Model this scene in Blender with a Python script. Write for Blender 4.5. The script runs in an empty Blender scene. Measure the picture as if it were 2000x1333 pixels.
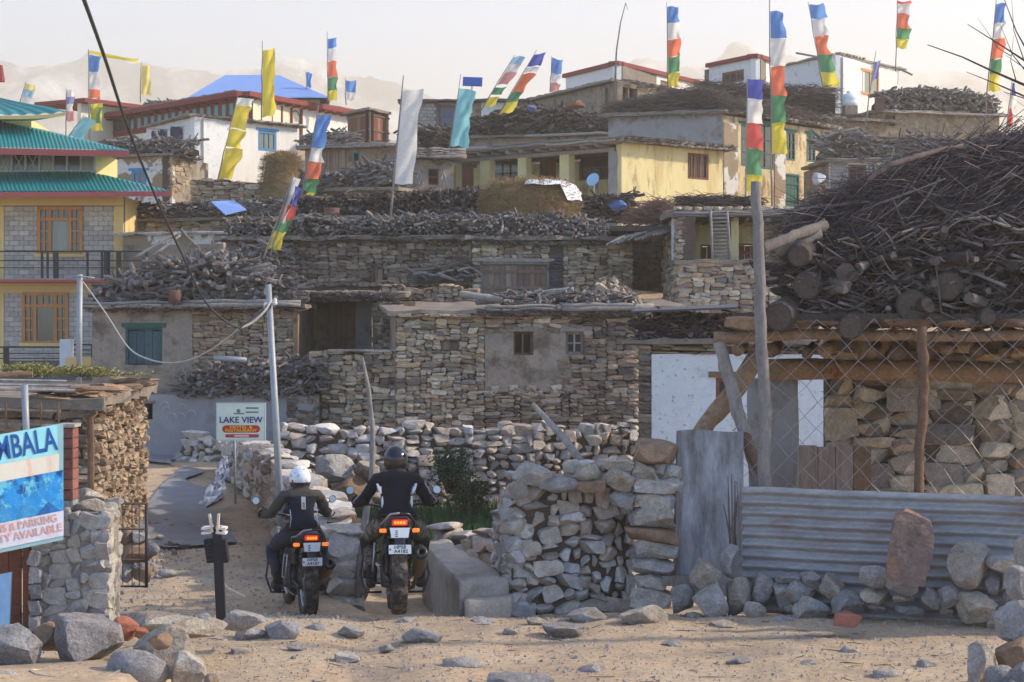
import bpy, bmesh, math, random
from mathutils import Vector, Matrix, Euler, noise
R = random.Random(7)
# ------------------------------------------------------------------ camera, sky, sun, exposure
F, HZ, CZ = 4000.0, 640.0, 2.8            # focal length in photo pixels, horizon row, eye height
sc = bpy.context.scene
cam_d = bpy.data.cameras.new('camera'); cam = bpy.data.objects.new('camera', cam_d)
sc.collection.objects.link(cam); sc.camera = cam
cam.location = (0, 0, CZ); cam.rotation_euler = (math.radians(90), 0, 0)
cam_d.sensor_width = 36; cam_d.lens = 36*F/2000; cam_d.shift_y = (HZ-666.5)/2000
cam_d.clip_end = 20000
SUN_AZ, SUN_EL = 84.0, 31.0               # degrees clockwise from +Y, above horizon
wd = bpy.data.worlds.new('World'); sc.world = wd; wd.use_nodes = True
wn = wd.node_tree.nodes; bg = wn['Background']
sky = wn.new('ShaderNodeTexSky'); sky.sky_type = 'NISHITA'; sky.sun_disc = False
sky.sun_elevation = math.radians(SUN_EL); sky.sun_rotation = math.radians(SUN_AZ)
sky.altitude = 3000; sky.air_density = 1.0; sky.dust_density = 0.6; sky.ozone_density = 3.0
wd.node_tree.links.new(sky.outputs[0], bg.inputs[0]); bg.inputs[1].default_value = 0.15
sl = bpy.data.lights.new('sun', 'SUN'); sun = bpy.data.objects.new('sun', sl); sc.collection.objects.link(sun)
sl.energy = 3.0; sl.angle = math.radians(2.0); sl.color = (1.0, 0.86, 0.66)
_a, _e = math.radians(SUN_AZ), math.radians(SUN_EL)
sdir = Vector((math.sin(_a)*math.cos(_e), math.cos(_a)*math.cos(_e), math.sin(_e)))
sun.rotation_euler = sdir.to_track_quat('Z', 'Y').to_euler(); sun.location = (30, 10, 40)
sc.view_settings.view_transform = 'Standard'; sc.view_settings.look = 'None'
sc.view_settings.exposure = 1.48; sc.view_settings.gamma = 1.0
sc.view_settings.use_curve_mapping = False
sc.cycles.max_bounces = 6; sc.cycles.transparent_max_bounces = 8; sc.cycles.volume_bounces = 1

# ------------------------------------------------------------------ helpers
COL = sc.collection
def c(r, g, b):
    f = lambda v: (v/255/12.92 if v/255 <= .04045 else ((v/255+.055)/1.055)**2.4)
    return (f(r), f(g), f(b), 1)
def desat(col, k=.14):
    l = .3*col[0]+.59*col[1]+.11*col[2]; t = (l*1.01, l*.985, l*1.03); return tuple(col[i]*(1-k)+t[i]*k for i in range(3))+(1,)
def P(x, y, d): return Vector(((x-1000)*d/F, d, CZ+(HZ-y)*d/F))
def PX(x, d): return (x-1000)*d/F
def PZ(y, d): return CZ+(HZ-y)*d/F
WM = {}
def reg(o, m): WM[o.name] = m; return o
def wmx(o): return WM.get(o.name, Matrix())
def put(name, me, parent=None, loc=(0,0,0), rot=(0,0,0), scale=(1,1,1), kind=None):
    """link a mesh; location is in world space, the parent keeps its place"""
    o = bpy.data.objects.new(name, me); COL.objects.link(o)
    o.location = loc; o.rotation_euler = rot; o.scale = scale
    if parent is not None:
        o.parent = parent; o.matrix_parent_inverse = wmx(parent).inverted()
    if kind: o['kind'] = kind
    WM[o.name] = Matrix.LocRotScale(Vector(loc), Euler(rot), Vector(scale))
    return o
def tag(o, label, cat, group=None):
    o['label'] = label; o['category'] = cat
    if group: o['group'] = group
    return o
def thing(name, label, cat, loc, group=None):
    o = bpy.data.objects.new(name, None); COL.objects.link(o); o.location = loc; o.empty_display_size = .2
    WM[o.name] = Matrix.Translation(Vector(loc))
    return tag(o, label, cat, group)
class MB:
    def __init__(s): s.v = []; s.f = []
    def add(s, vs, fs):
        b = len(s.v); s.v += [tuple(v) for v in vs]; s.f += [tuple(b+i for i in f) for f in fs]; return s
    def box(s, cen, size, rot=None):
        cen = Vector(cen); vs = []
        for k in range(8):
            q = Vector(((.5 if k & 1 else -.5)*size[0], (.5 if k & 2 else -.5)*size[1], (.5 if k & 4 else -.5)*size[2]))
            vs.append(cen+(rot @ q if rot is not None else q))
        return s.add(vs, [(0,2,3,1),(4,5,7,6),(0,1,5,4),(2,6,7,3),(0,4,6,2),(1,3,7,5)])
    def bbox(s, x0, x1, y0, y1, z0, z1): return s.box(((x0+x1)/2,(y0+y1)/2,(z0+z1)/2),(x1-x0,y1-y0,z1-z0))
    def wbox(s, W, u0, u1, z0, z1, o0, o1):
        vs = [W.p((u0,u1)[k & 1], (z0,z1)[k >> 2 & 1], (o1,o0)[k >> 1 & 1]) for k in range(8)]
        return s.add(vs, [(0,2,3,1),(4,5,7,6),(0,1,5,4),(2,6,7,3),(0,4,6,2),(1,3,7,5)])
    def tube(s, pts, rad, n=6, cap=True, flat=1.0):
        pts = [Vector(p) for p in pts]; m = len(pts)
        if not isinstance(rad, (list, tuple)): rad = [rad]*m
        rings = []; up = None
        for i, p in enumerate(pts):
            t = (pts[min(i+1,m-1)]-pts[max(i-1,0)])
            t = t.normalized() if t.length > 1e-9 else Vector((0,0,1))
            if up is None: up = Vector((0,0,1)) if abs(t.z) < .9 else Vector((1,0,0))
            a = t.cross(up)
            a = a.normalized() if a.length > 1e-6 else t.orthogonal().normalized()
            b = a.cross(t).normalized(); up = b
            rings.append([p+(a*math.cos(k*2*math.pi/n)+b*math.sin(k*2*math.pi/n)*flat)*rad[i] for k in range(n)])
        vs = [q for r in rings for q in r]; fs = []
        for i in range(m-1):
            for k in range(n):
                fs.append((i*n+k, i*n+(k+1) % n, (i+1)*n+(k+1) % n, (i+1)*n+k))
        if cap: fs += [tuple(reversed(range(n))), tuple((m-1)*n+k for k in range(n))]
        return s.add(vs, fs)
    def prism(s, pts, z0, z1):
        n = len(pts)
        a = sum(pts[i][0]*pts[(i+1) % n][1]-pts[(i+1) % n][0]*pts[i][1] for i in range(n))
        if a < 0: pts = pts[::-1]
        vs = [(p[0],p[1],z0) for p in pts]+[(p[0],p[1],z1) for p in pts]
        return s.add(vs, [tuple(reversed(range(n))), tuple(range(n,2*n))]+[(i,(i+1) % n,n+(i+1) % n,n+i) for i in range(n)])
    def lathe(s, prof, n=16, mtx=None):
        vs = []; m = len(prof)
        for r, z in prof:
            for k in range(n):
                q = Vector((r*math.cos(k*2*math.pi/n), r*math.sin(k*2*math.pi/n), z)); vs.append(mtx @ q if mtx is not None else q)
        fs = [(i*n+k, i*n+(k+1) % n, (i+1)*n+(k+1) % n, (i+1)*n+k) for i in range(m-1) for k in range(n)]
        return s.add(vs, fs)
    def mesh(s, name, mat, smooth=False):
        me = bpy.data.meshes.new(name); me.from_pydata(s.v, [], s.f)
        if mat: me.materials.append(mat)
        if smooth: me.polygons.foreach_set('use_smooth', [True]*len(me.polygons))
        return me
    def build(s, name, mat, parent=None, smooth=False, kind=None, origin=None):
        if not s.v: return None
        lo = [min(v[i] for v in s.v) for i in range(3)]; hi = [max(v[i] for v in s.v) for i in range(3)]
        o = Vector([(lo[i]+hi[i])/2 for i in range(3)]) if origin is None else Vector(origin)
        s.v = [(v[0]-o.x, v[1]-o.y, v[2]-o.z) for v in s.v]
        return put(name, s.mesh(name, mat, smooth), parent, o, kind=kind)
class W:
    """a vertical wall line seen from the camera, left end to right end: pixel column + distance"""
    def __init__(s, x0, d0, x1, d1):
        s.a = Vector((PX(x0,d0), d0)); s.b = Vector((PX(x1,d1), d1)); s.t = (s.b-s.a).normalized()
        s.n = Vector((s.t.y, -s.t.x)); s.L = (s.b-s.a).length
        s.ang = math.atan2(s.t.y, s.t.x)
    def uz(s, x, y):
        k = (x-1000)/F; d = s.a.dot(s.n)/(k*s.n.x+s.n.y)
        return (Vector((k*d, d))-s.a).dot(s.t), CZ+(HZ-y)*d/F
    def z(s, x, y): return s.uz(x, y)[1]
    def u(s, x): return s.uz(x, 0)[0]
    def p(s, u, z, o=0):
        q = s.a+s.t*u+s.n*o; return Vector((q.x, q.y, z))
    def rect(s, x0, y0, x1, y1):
        (ua, za), (ub, zb) = s.uz(x0, y1), s.uz(x1, y0)
        xm = (x0+x1)/2; return (ua, ub, s.z(xm, y1), s.z(xm, y0))
    def back(s, dep, in0=0, o=0):
        a = s.p(in0, 0, o); b = s.p(s.L-in0, 0, o); n = -s.n
        return [(a.x,a.y),(b.x,b.y),(b.x+n.x*dep,b.y+n.y*dep),(a.x+n.x*dep,a.y+n.y*dep)]
    def rot(s): return Matrix.Rotation(s.ang, 3, 'Z')

# ------------------------------------------------------------------ materials
MATS = {}
def M(name, cols, rough=.92, mott=.3, msc=5., bump=.3, bsc=30., metal=0., stain=None, stretch=(1,1,1), spec=.25, emit=None, jit=True):
    if name in MATS: return MATS[name]
    if name.startswith(('stone_','firewood','mud_','twigs','pile_','weathered','old_')): cols = [desat(q, .4 if name.startswith(('fire','twig','weath')) else (.32 if 'dry' in name else .2)) for q in cols]
    m = bpy.data.materials.new(name); m.use_nodes = True; MATS[name] = m
    nt = m.node_tree; N = nt.nodes; L = nt.links; b = N['Principled BSDF']
    b.inputs['Roughness'].default_value = rough; b.inputs['Metallic'].default_value = metal
    b.inputs['Specular IOR Level'].default_value = spec
    geo = N.new('ShaderNodeNewGeometry'); oi = N.new('ShaderNodeObjectInfo')
    ad = N.new('ShaderNodeMath'); ad.operation = 'ADD'; L.new(oi.outputs['Random'], ad.inputs[0]); L.new(geo.outputs['Random Per Island'], ad.inputs[1])
    fr = N.new('ShaderNodeMath'); fr.operation = 'FRACT'; L.new(ad.outputs[0], fr.inputs[0])
    vec = N.new('ShaderNodeVectorMath'); vec.operation = 'MULTIPLY'; vec.inputs[1].default_value = stretch
    off = N.new('ShaderNodeVectorMath'); off.operation = 'ADD'
    sc_ = N.new('ShaderNodeMath'); sc_.operation = 'MULTIPLY'; sc_.inputs[1].default_value = 37.0 if (jit and len(cols) > 1) else 0.0
    L.new(fr.outputs[0], sc_.inputs[0]); L.new(geo.outputs['Position'], off.inputs[0]); L.new(sc_.outputs[0], off.inputs[1])
    L.new(off.outputs[0], vec.inputs[0])
    if len(cols) > 1:
        rp = N.new('ShaderNodeValToRGB'); el = rp.color_ramp.elements
        while len(el) < len(cols): el.new(.5)
        for i, q in enumerate(cols): el[i].position = i/(len(cols)-1); el[i].color = q
        L.new(fr.outputs[0], rp.inputs[0]); base = rp.outputs[0]
    else:
        rg = N.new('ShaderNodeRGB'); rg.outputs[0].default_value = cols[0]; base = rg.outputs[0]
    def noise_(scale, det=5, rgh=.6):
        n = N.new('ShaderNodeTexNoise'); n.inputs['Scale'].default_value = scale; n.inputs['Detail'].default_value = det
        n.inputs['Roughness'].default_value = rgh; L.new(vec.outputs[0], n.inputs['Vector']); return n.outputs['Fac']
    if stain:
        for scol, ssc, lo, hi in (stain if isinstance(stain, list) else [stain]):
            mr = N.new('ShaderNodeMapRange'); mr.inputs[1].default_value = lo; mr.inputs[2].default_value = hi
            L.new(noise_(ssc, 6, .65), mr.inputs[0])
            mx = N.new('ShaderNodeMix'); mx.data_type = 'RGBA'; L.new(mr.outputs[0], mx.inputs[0])
            L.new(base, mx.inputs[6]); mx.inputs[7].default_value = scol; base = mx.outputs[2]
    if mott:
        mr = N.new('ShaderNodeMapRange'); mr.inputs[1].default_value = .25; mr.inputs[2].default_value = .75
        mr.inputs[3].default_value = 1-mott; mr.inputs[4].default_value = 1+mott
        L.new(noise_(msc, 7, .65), mr.inputs[0])
        mx = N.new('ShaderNodeVectorMath'); mx.operation = 'SCALE'; L.new(base, mx.inputs[0]); L.new(mr.outputs[0], mx.inputs['Scale']); base = mx.outputs[0]
    if mott >= .2:
        mr = N.new('ShaderNodeMapRange'); mr.inputs[1].default_value = .3; mr.inputs[2].default_value = .7
        mr.inputs[3].default_value = 1-mott*.75; mr.inputs[4].default_value = 1+mott*.75
        L.new(noise_(msc*5.3, 4, .7), mr.inputs[0])
        mx = N.new('ShaderNodeVectorMath'); mx.operation = 'SCALE'; L.new(base, mx.inputs[0]); L.new(mr.outputs[0], mx.inputs['Scale']); base = mx.outputs[0]
    L.new(base, b.inputs['Base Color'])
    if bump:
        bp = N.new('ShaderNodeBump'); bp.inputs['Strength'].default_value = bump; bp.inputs['Distance'].default_value = .9/bsc
        L.new(noise_(bsc, 6, .7), bp.inputs['Height']); L.new(bp.outputs[0], b.inputs['Normal'])
    if emit: 
        b.inputs['Emission Color'].default_value = emit[0]; b.inputs['Emission Strength'].default_value = emit[1]
    return m
tan, gry, brn = c(176,158,130), c(150,148,146), c(122,98,76)
ST_MID = M('stone_mid', [c(140,116,92), c(172,152,124), c(184,150,108), c(118,106,100), c(198,180,150), c(100,82,70), c(164,146,126), c(206,186,150), c(128,102,80)], mott=.36, msc=9, bump=.5, bsc=18)
ST_DARK = M('stone_dark_shade', [c(102,84,70), c(132,114,96), c(156,130,100), c(86,76,74), c(166,148,124), c(78,64,56), c(144,120,96)], mott=.4, msc=9, bump=.5, bsc=18)  # dark masonry, with shade put into the darker palette
ST_DRY = M('stone_dry', [c(186,170,148), c(160,154,150), c(200,178,148), c(146,134,122), c(210,200,184), c(170,144,118), c(178,176,176), c(200,172,138), c(130,118,108)], mott=.34, msc=12, bump=.5, bsc=30)
ST_WARM = M('stone_warm', [c(150,120,88), c(170,140,104), c(134,112,92), c(184,158,120), c(118,92,70), c(160,146,126)], mott=.3, msc=10, bump=.5, bsc=24)
ST_CEM = M('stone_cement', [c(150,140,128), c(168,160,148), c(132,124,116), c(176,162,138), c(140,136,134)], mott=.3, msc=14, bump=.5, bsc=40)
ROCK = M('rock_pale', [c(178,172,164), c(160,156,154), c(190,180,166), c(150,140,130), c(184,170,150)], mott=.34, msc=8, bump=1., bsc=15, stain=(c(150,122,92), 5., .54, .7))
ROCK2 = M('rock_grey', [c(148,144,142), c(164,158,152), c(134,130,130)], mott=.36, msc=10, bump=1., bsc=17, stain=(c(132,116,98), 4., .56, .72))
SLAB = M('slab_stone', [c(130,104,84), c(150,124,100)], mott=.3, msc=5, bump=.4, bsc=20, stain=(c(104,84,72), 4., .5, .7))
EARTH = M('mud_core', [c(84,70,58)], mott=.35, msc=6, bump=.5, bsc=15)
MUD = M('mud_plaster', [c(146,130,112)], mott=.22, msc=3, bump=.45, bsc=14, stain=(c(100,88,76), 2.2, .5, .66))
MUD2 = M('mud_plaster_grey', [c(142,138,136)], mott=.15, msc=2.5, bump=.3, bsc=10, stain=(c(112,100,90), 1.6, .54, .7))
MUDW = M('mud_plaster_brown', [c(138,118,94)], mott=.25, msc=4, bump=.5, bsc=12, stain=[(c(108,90,72), 3., .5, .62), (c(170,156,134), 2.2, .58, .7)])
WHITE = M('whitewash', [c(206,206,206)], mott=.1, msc=5, bump=.3, bsc=22, stain=[(c(150,142,132), 2.6, .6, .76), (c(120,108,96), 14., .6, .7)])
WHITE2 = M('whitewash_rusty', [c(212,208,202)], mott=.1, msc=3, bump=.25, bsc=16, stain=[(c(178,140,100), 2.2, .56, .8)], stretch=(1,1,.22))
PEEL = M('whitewash_peeling', [c(200,196,190)], mott=.12, msc=4, bump=.4, bsc=14, stain=[(c(140,122,100), 1.1, .47, .5)])
PEELY = M('plaster_peeling_buff', [c(196,176,138)], mott=.2, msc=3, bump=.4, bsc=14, stain=[(c(146,118,88), 2.4, .48, .58), (c(206,196,178), 1.8, .56, .64)], stretch=(1,1,.4))
YEL = M('yellow_plaster', [c(204,188,140)], mott=.1, msc=2, bump=.2, bsc=10, stain=[(c(176,150,98), 1.5, .5, .75), (c(124,104,76), 3.5, .54, .72)], stretch=(1,1,.25))
YELH = M('hotel_yellow_paint', [c(214,186,128)], mott=.08, msc=2, bump=.12, bsc=10)
BLOCK = M('hotel_stone_block', [c(172,164,156), c(186,178,170), c(160,154,148), c(196,186,174)], mott=.18, msc=12, bump=.4, bsc=30)
GROUT = M('grout', [c(108,102,98)], mott=.2, bump=.2)
MAROON = M('maroon_paint', [c(122,52,50)], mott=.15, msc=3, bump=.1, rough=.7)
REDP = M('red_fascia_paint', [c(158,78,76)], mott=.12, msc=3, bump=.05, rough=.6)
TEAL = M('teal_roof_sheet', [c(10,128,128)], rough=.45, mott=.12, msc=1.5, bump=.05, spec=.5)
BLUER = M('blue_roof_sheet', [c(116,148,206)], rough=.5, mott=.1, msc=1.5, bump=.05, spec=.4)
ORW = M('orange_varnished_wood', [c(190,130,76), c(178,118,68)], rough=.5, mott=.2, msc=8, bump=.1, stretch=(1,1,.2))
GLASS = M('dark_window_glass', [c(44,46,50)], rough=.12, mott=.2, msc=2, bump=0, spec=.6)
CURT = M('curtain_behind_glass', [c(120,124,112)], rough=.25, mott=.3, msc=6, bump=0, stretch=(3,3,.1), spec=.6)
DARK = M('interior_shade', [c(34,30,30)], mott=.3, bump=.2)  # near-black colour stands in for the shade inside openings
BLK = M('black_painted_metal', [c(30,28,30)], rough=.5, mott=.2, msc=10, bump=.05, spec=.4)
GALV = M('galvanised_metal', [c(146,146,148)], rough=.6, metal=.2, mott=.3, msc=6, bump=.15, bsc=30, spec=.4, stain=[(c(104,98,98), 5., .5, .7)], stretch=(1,1,.25))
GALVC = M('galvanised_corrugated', [c(148,144,142)], rough=.6, metal=.15, mott=.22, msc=4, bump=.08, bsc=30, spec=.4, stain=[(c(134,114,104), 2.2, .55, .75)], stretch=(.5,1,1.4))
POLEG = M('grey_painted_pole', [c(146,150,154)], rough=.5, mott=.12, msc=12, bump=.08, metal=.2)
WOODG = M('weathered_wood', [c(140,128,116), c(122,112,104), c(154,142,128), c(108,94,84)], mott=.3, msc=9, bump=.5, bsc=26, stretch=(1,1,.35))
WOODB = M('brown_wood', [c(118,92,72), c(102,78,62), c(130,104,82)], mott=.35, msc=8, bump=.45, bsc=22)
WOODO = M('peeled_log', [c(146,120,96), c(132,106,84)], mott=.3, msc=5, bump=.3, bsc=18, stain=(c(118,66,38), 4., .58, .66))
PLANK = M('old_plank', [c(122,100,84), c(140,120,104), c(104,84,72), c(132,100,78)], mott=.35, msc=8, bump=.4, bsc=24, stretch=(1,1,.12))
LOGM = M('firewood', [c(112,100,92), c(92,82,78), c(130,116,104), c(74,66,62), c(142,132,122), c(100,84,72), c(122,116,116)], mott=.4, msc=14, bump=.6, bsc=30)
LOGD = M('firewood_dark', [c(76,62,56), c(56,48,48), c(98,82,72), c(46,38,38), c(120,104,94), c(84,62,50), c(64,52,48)], mott=.4, msc=14, bump=.6, bsc=30)
TWIG = M('twigs', [c(104,88,78), c(84,70,64), c(126,110,98), c(68,56,52), c(112,92,82)], mott=.3, msc=12, bump=0)
TWIGD = M('twigs_purple_brown', [c(76,58,58), c(60,46,48), c(96,76,72), c(50,40,42), c(128,106,98)], mott=.3, msc=12, bump=0)
TWIGR = M('twigs_red', [c(134,84,66), c(116,70,58), c(150,104,82)], mott=.3, msc=12, bump=0)
HAY = M('hay', [c(134,108,74), c(152,126,90), c(114,90,62)], mott=.35, msc=10, bump=.8, bsc=30)
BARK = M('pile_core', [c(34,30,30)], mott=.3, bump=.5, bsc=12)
ROOFE = M('earth_roof', [c(128,118,108)], mott=.25, msc=3, bump=.5, bsc=14, stain=(c(116,102,90), 2., .5, .7))
BLUEP = M('blue_painted_wood', [c(66,122,166)], rough=.6, mott=.15, msc=8, bump=.1)
GREENP = M('green_painted_wood', [c(34,84,76)], rough=.6, mott=.2, msc=8, bump=.1)
TEALP = M('teal_painted_panel', [c(96,150,150)], rough=.6, mott=.15, msc=4, bump=.05)
BRPAINT = M('brown_painted_wood', [c(120,72,54), c(108,62,48)], rough=.7, mott=.2, msc=8, bump=.15)
BRICKM = M('red_brick', [c(140,90,76), c(124,78,68), c(152,102,86)], mott=.25, msc=14, bump=.3, bsc=40)
CONC = M('rough_concrete', [c(168,158,146)], mott=.2, msc=6, bump=.6, bsc=16, stain=(c(140,126,112), 3., .52, .7))
PLAST = M('plastic_sheet', [c(124,132,146)], rough=.4, mott=.15, msc=4, bump=.2, spec=.5)
FLAGC = {}
def fm(k):
    pal = dict(b=c(70,134,208), r=c(40,62,176), w=c(232,228,222), o=c(240,112,60), d=c(224,66,50), g=c(44,138,82), y=c(236,214,36), p=c(230,216,120), l=c(124,200,208), v=c(132,134,186), k=c(226,150,146), h=c(150,190,214))
    pal = {q: tuple(v[i]*.86+(.62,.6,.58)[i]*.14 for i in range(3))+(1,) for q, v in pal.items()}
    if k not in FLAGC:
        m = M('flag_cloth_'+k, [pal[k]], rough=.9, mott=.16, msc=5, bump=.3, bsc=9, stretch=(1,1,2.5), stain=(tuple(v*.6 for v in pal[k][:3])+(1,), 16., .57, .62))
        nt = m.node_tree; b = nt.nodes['Principled BSDF']; out = nt.nodes['Material Output']
        tr = nt.nodes.new('ShaderNodeBsdfTranslucent'); tr.inputs[0].default_value = pal[k]
        mx = nt.nodes.new('ShaderNodeMixShader'); mx.inputs[0].default_value = .58
        nt.links.new(b.outputs[0], mx.inputs[1]); nt.links.new(tr.outputs[0], mx.inputs[2]); nt.links.new(mx.outputs[0], out.inputs[0])
        FLAGC[k] = m
    return FLAGC[k]
def fcol(name, col, rough=.6, **k): return M(name, [col], rough=rough, mott=k.get('mott', .08), msc=8, bump=k.get('bump', .05), spec=k.get('spec', .3), metal=k.get('metal', 0), emit=k.get('emit'))

# ------------------------------------------------------------------ shared piece meshes
def stone_mesh(seed, mat):
    r = random.Random(seed); vs = []; idx = {}; fs = []
    p = r.uniform(2.8, 5.5)
    sk = [r.uniform(-.16, .16) for _ in range(6)]
    for i in range(3):
        for j in range(3):
            for k in range(3):
                if (i, j, k) == (1,1,1): continue
                q = Vector((i-1, j-1, k-1)); n = (abs(q.x)**p+abs(q.y)**p+abs(q.z)**p)**(1/p)
                m = q/n*.5*(1.0 if sum(abs(a) for a in q) < 3 else 1.04)
                m = Vector((m.x+sk[0]*m.z+sk[1]*m.x*m.z*2, m.y, m.z+sk[2]*m.x*.8+sk[3]*m.x*m.z*2))
                m += Vector((r.uniform(-.085,.085), r.uniform(-.12,.12), r.uniform(-.085,.085)))
                idx[(i,j,k)] = len(vs); vs.append(m)
    for ax in range(3):
        for sd in (0, 2):
            for a in range(2):
                for b in range(2):
                    cs = []
                    for da, db in ((0,0),(1,0),(1,1),(0,1)):
                        t = [0,0,0]; t[ax] = sd; t[(ax+1) % 3] = a+da; t[(ax+2) % 3] = b+db; cs.append(idx[tuple(t)])
                    fs.append(tuple(cs if sd == 2 else cs[::-1]))
    mb = MB(); mb.add(vs, fs); return mb.mesh('stone', mat)
def rock_mesh(seed, mat, sub=3, boxy=0., flat=False):
    r = random.Random(seed); bm = bmesh.new(); bmesh.ops.create_icosphere(bm, subdivisions=sub, radius=1)
    pl = []
    for i in range(r.randint(9, 14)):
        n = Vector((r.gauss(0,1), r.gauss(0,1), r.gauss(0,1))).normalized(); pl.append((n, r.uniform(.55,.85)))
    if boxy:
        for ax in range(3):
            for s in (-1, 1):
                n = Vector((0,0,0)); n[ax] = s; n += Vector((r.uniform(-.15,.15), r.uniform(-.15,.15), r.uniform(-.15,.15))); pl.append((n.normalized(), r.uniform(.5,.62)))
    o = Vector((r.uniform(0,99), r.uniform(0,99), r.uniform(0,99)))
    for v in bm.verts:
        for n, h in pl:
            k = v.co.dot(n)-h
            if k > 0: v.co -= n*k
        v.co += v.co.normalized()*(noise.fractal(v.co*1.7+o, 1., 2., 4)*.06+(noise.fractal(v.co*6+o, 1., 2., 3)*.022 if sub > 2 else 0))
    lo = [min(v.co[i] for v in bm.verts) for i in range(3)]; hi = [max(v.co[i] for v in bm.verts) for i in range(3)]
    for v in bm.verts: v.co = Vector([(v.co[i]-(lo[i]+hi[i])/2)/(hi[i]-lo[i]) for i in range(3)])
    me = bpy.data.meshes.new('rock'); bm.to_mesh(me); bm.free(); me.materials.append(mat)
    me.polygons.foreach_set('use_smooth', [True]*len(me.polygons)); me.set_sharp_from_angle(angle=math.radians(22))
    return me
_SM = {}
def stones(mat, near=False):
    k = (mat.name, near)
    if k not in _SM:
        _SM[k] = [rock_mesh(900+i, mat, 3, boxy=1. if i % 3 == 0 else 0., flat=True) for i in range(14)] if near else [stone_mesh(100+i, mat) for i in range(22)]
    return _SM[k]
def log_mesh(seed, mat, crook=.1, fork=False, n=6, rr=.09, seg=5):
    r = random.Random(seed); mb = MB()
    pts = []; q = Vector((0,0,0))
    for i in range(seg+1):
        pts.append(Vector((-.5+i/seg, q.y, q.z))); q += Vector((0, r.uniform(-crook,crook), r.uniform(-crook,crook)))
    rad = [rr*r.uniform(.75,1.15)*(1-.35*i/seg) for i in range(seg+1)]
    mb.tube(pts, rad, n)
    if fork:
        i = r.randint(1, seg-2); a = pts[i]; dr = Vector((r.uniform(.15,.4), r.uniform(-.4,.4), r.uniform(-.4,.4)))
        mb.tube([a, a+dr*.5+Vector((0,0,.03)), a+dr], [rad[i]*.8, rad[i]*.6, rad[i]*.35], 5)
    return mb.mesh('log', mat)
def rough_log(seed, mat, n=11, seg=7):
    r = random.Random(seed); mb = MB(); o = Vector((seed*3.1,seed,0)); q = Vector((0,0,0)); pts = []; cr = r.choice((.015,.03,.07))
    for i in range(seg+1): pts.append(Vector((-.5+i/seg,q.y,q.z))); q += Vector((0,r.uniform(-cr,cr),r.uniform(-cr,cr)))
    rr = r.uniform(.055,.12); mb.tube(pts,[rr*(.8 if i in (0,seg) else 1)*(1-.25*i/seg) for i in range(seg+1)],n)
    for i, v in enumerate(mb.v):
        v = Vector(v); ax = Vector((v.x,*[sum(p[k] for p in pts)/len(pts) for k in (1,2)])); k = noise.fractal(Vector((v.x*5,v.y*22,v.z*22))+o,1,2,3)*.28; mb.v[i] = tuple(v+(v-ax)*k)
    return mb.mesh('log', mat)
_LM = {}
def logs(mat, crook=.1):
    k = (mat.name, crook)
    if k not in _LM and crook == .06: _LM[k] = [rough_log(500+i, mat) for i in range(18)]
    if k not in _LM: _LM[k] = [log_mesh(300+i, mat, crook, fork=i % 3 == 0, n=8, rr=R.uniform(.07,.13), seg=4) for i in range(16)]
    return _LM[k]

# ------------------------------------------------------------------ builders
def pack(L, top, wr, hr, r):
    segs = [[0., L, 0.]]; out = []; guard = 0
    while segs and guard < 6000:
        guard += 1
        i = min(range(len(segs)), key=lambda k: segs[k][2]); x0, x1, y = segs[i]
        if y > 1e8: break
        H = top((x0+x1)/2); wd_ = x1-x0
        if y >= H-hr[0]*.45: segs[i][2] = 1e9; continue
        nb = [segs[k][2] for k in (i-1, i+1) if 0 <= k < len(segs) and segs[k][2] < 1e8]
        if wd_ < wr[0]*.6:
            h = max(hr[0]*.4, (min(nb) if nb else y+hr[0])-y); w = wd_
        else:
            h = r.uniform(*hr); w = r.uniform(*wr)*(.75+.5*h/hr[1])
            if wd_-w < wr[0]*.7: w = wd_ if wd_ < 1.5*wr[1] else wd_/2
            for q in nb:
                if 0 < abs(q-(y+h)) < hr[0]*.35: h = max(hr[0]*.5, q-y)
        if y+h > H-hr[0]*.3: h = max(H-y, hr[0]*.4)
        out.append((x0, y, w, h))
        new = [[x0, x0+w, y+h]]+([[x0+w, x1, y]] if x1-x0-w > 1e-4 else [])
        segs[i:i+1] = new
        j = 0
        while j < len(segs)-1:
            if abs(segs[j][2]-segs[j+1][2]) < 1e-4: segs[j][1] = segs[j+1][1]; del segs[j+1]
            else: j += 1
    return out
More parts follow.
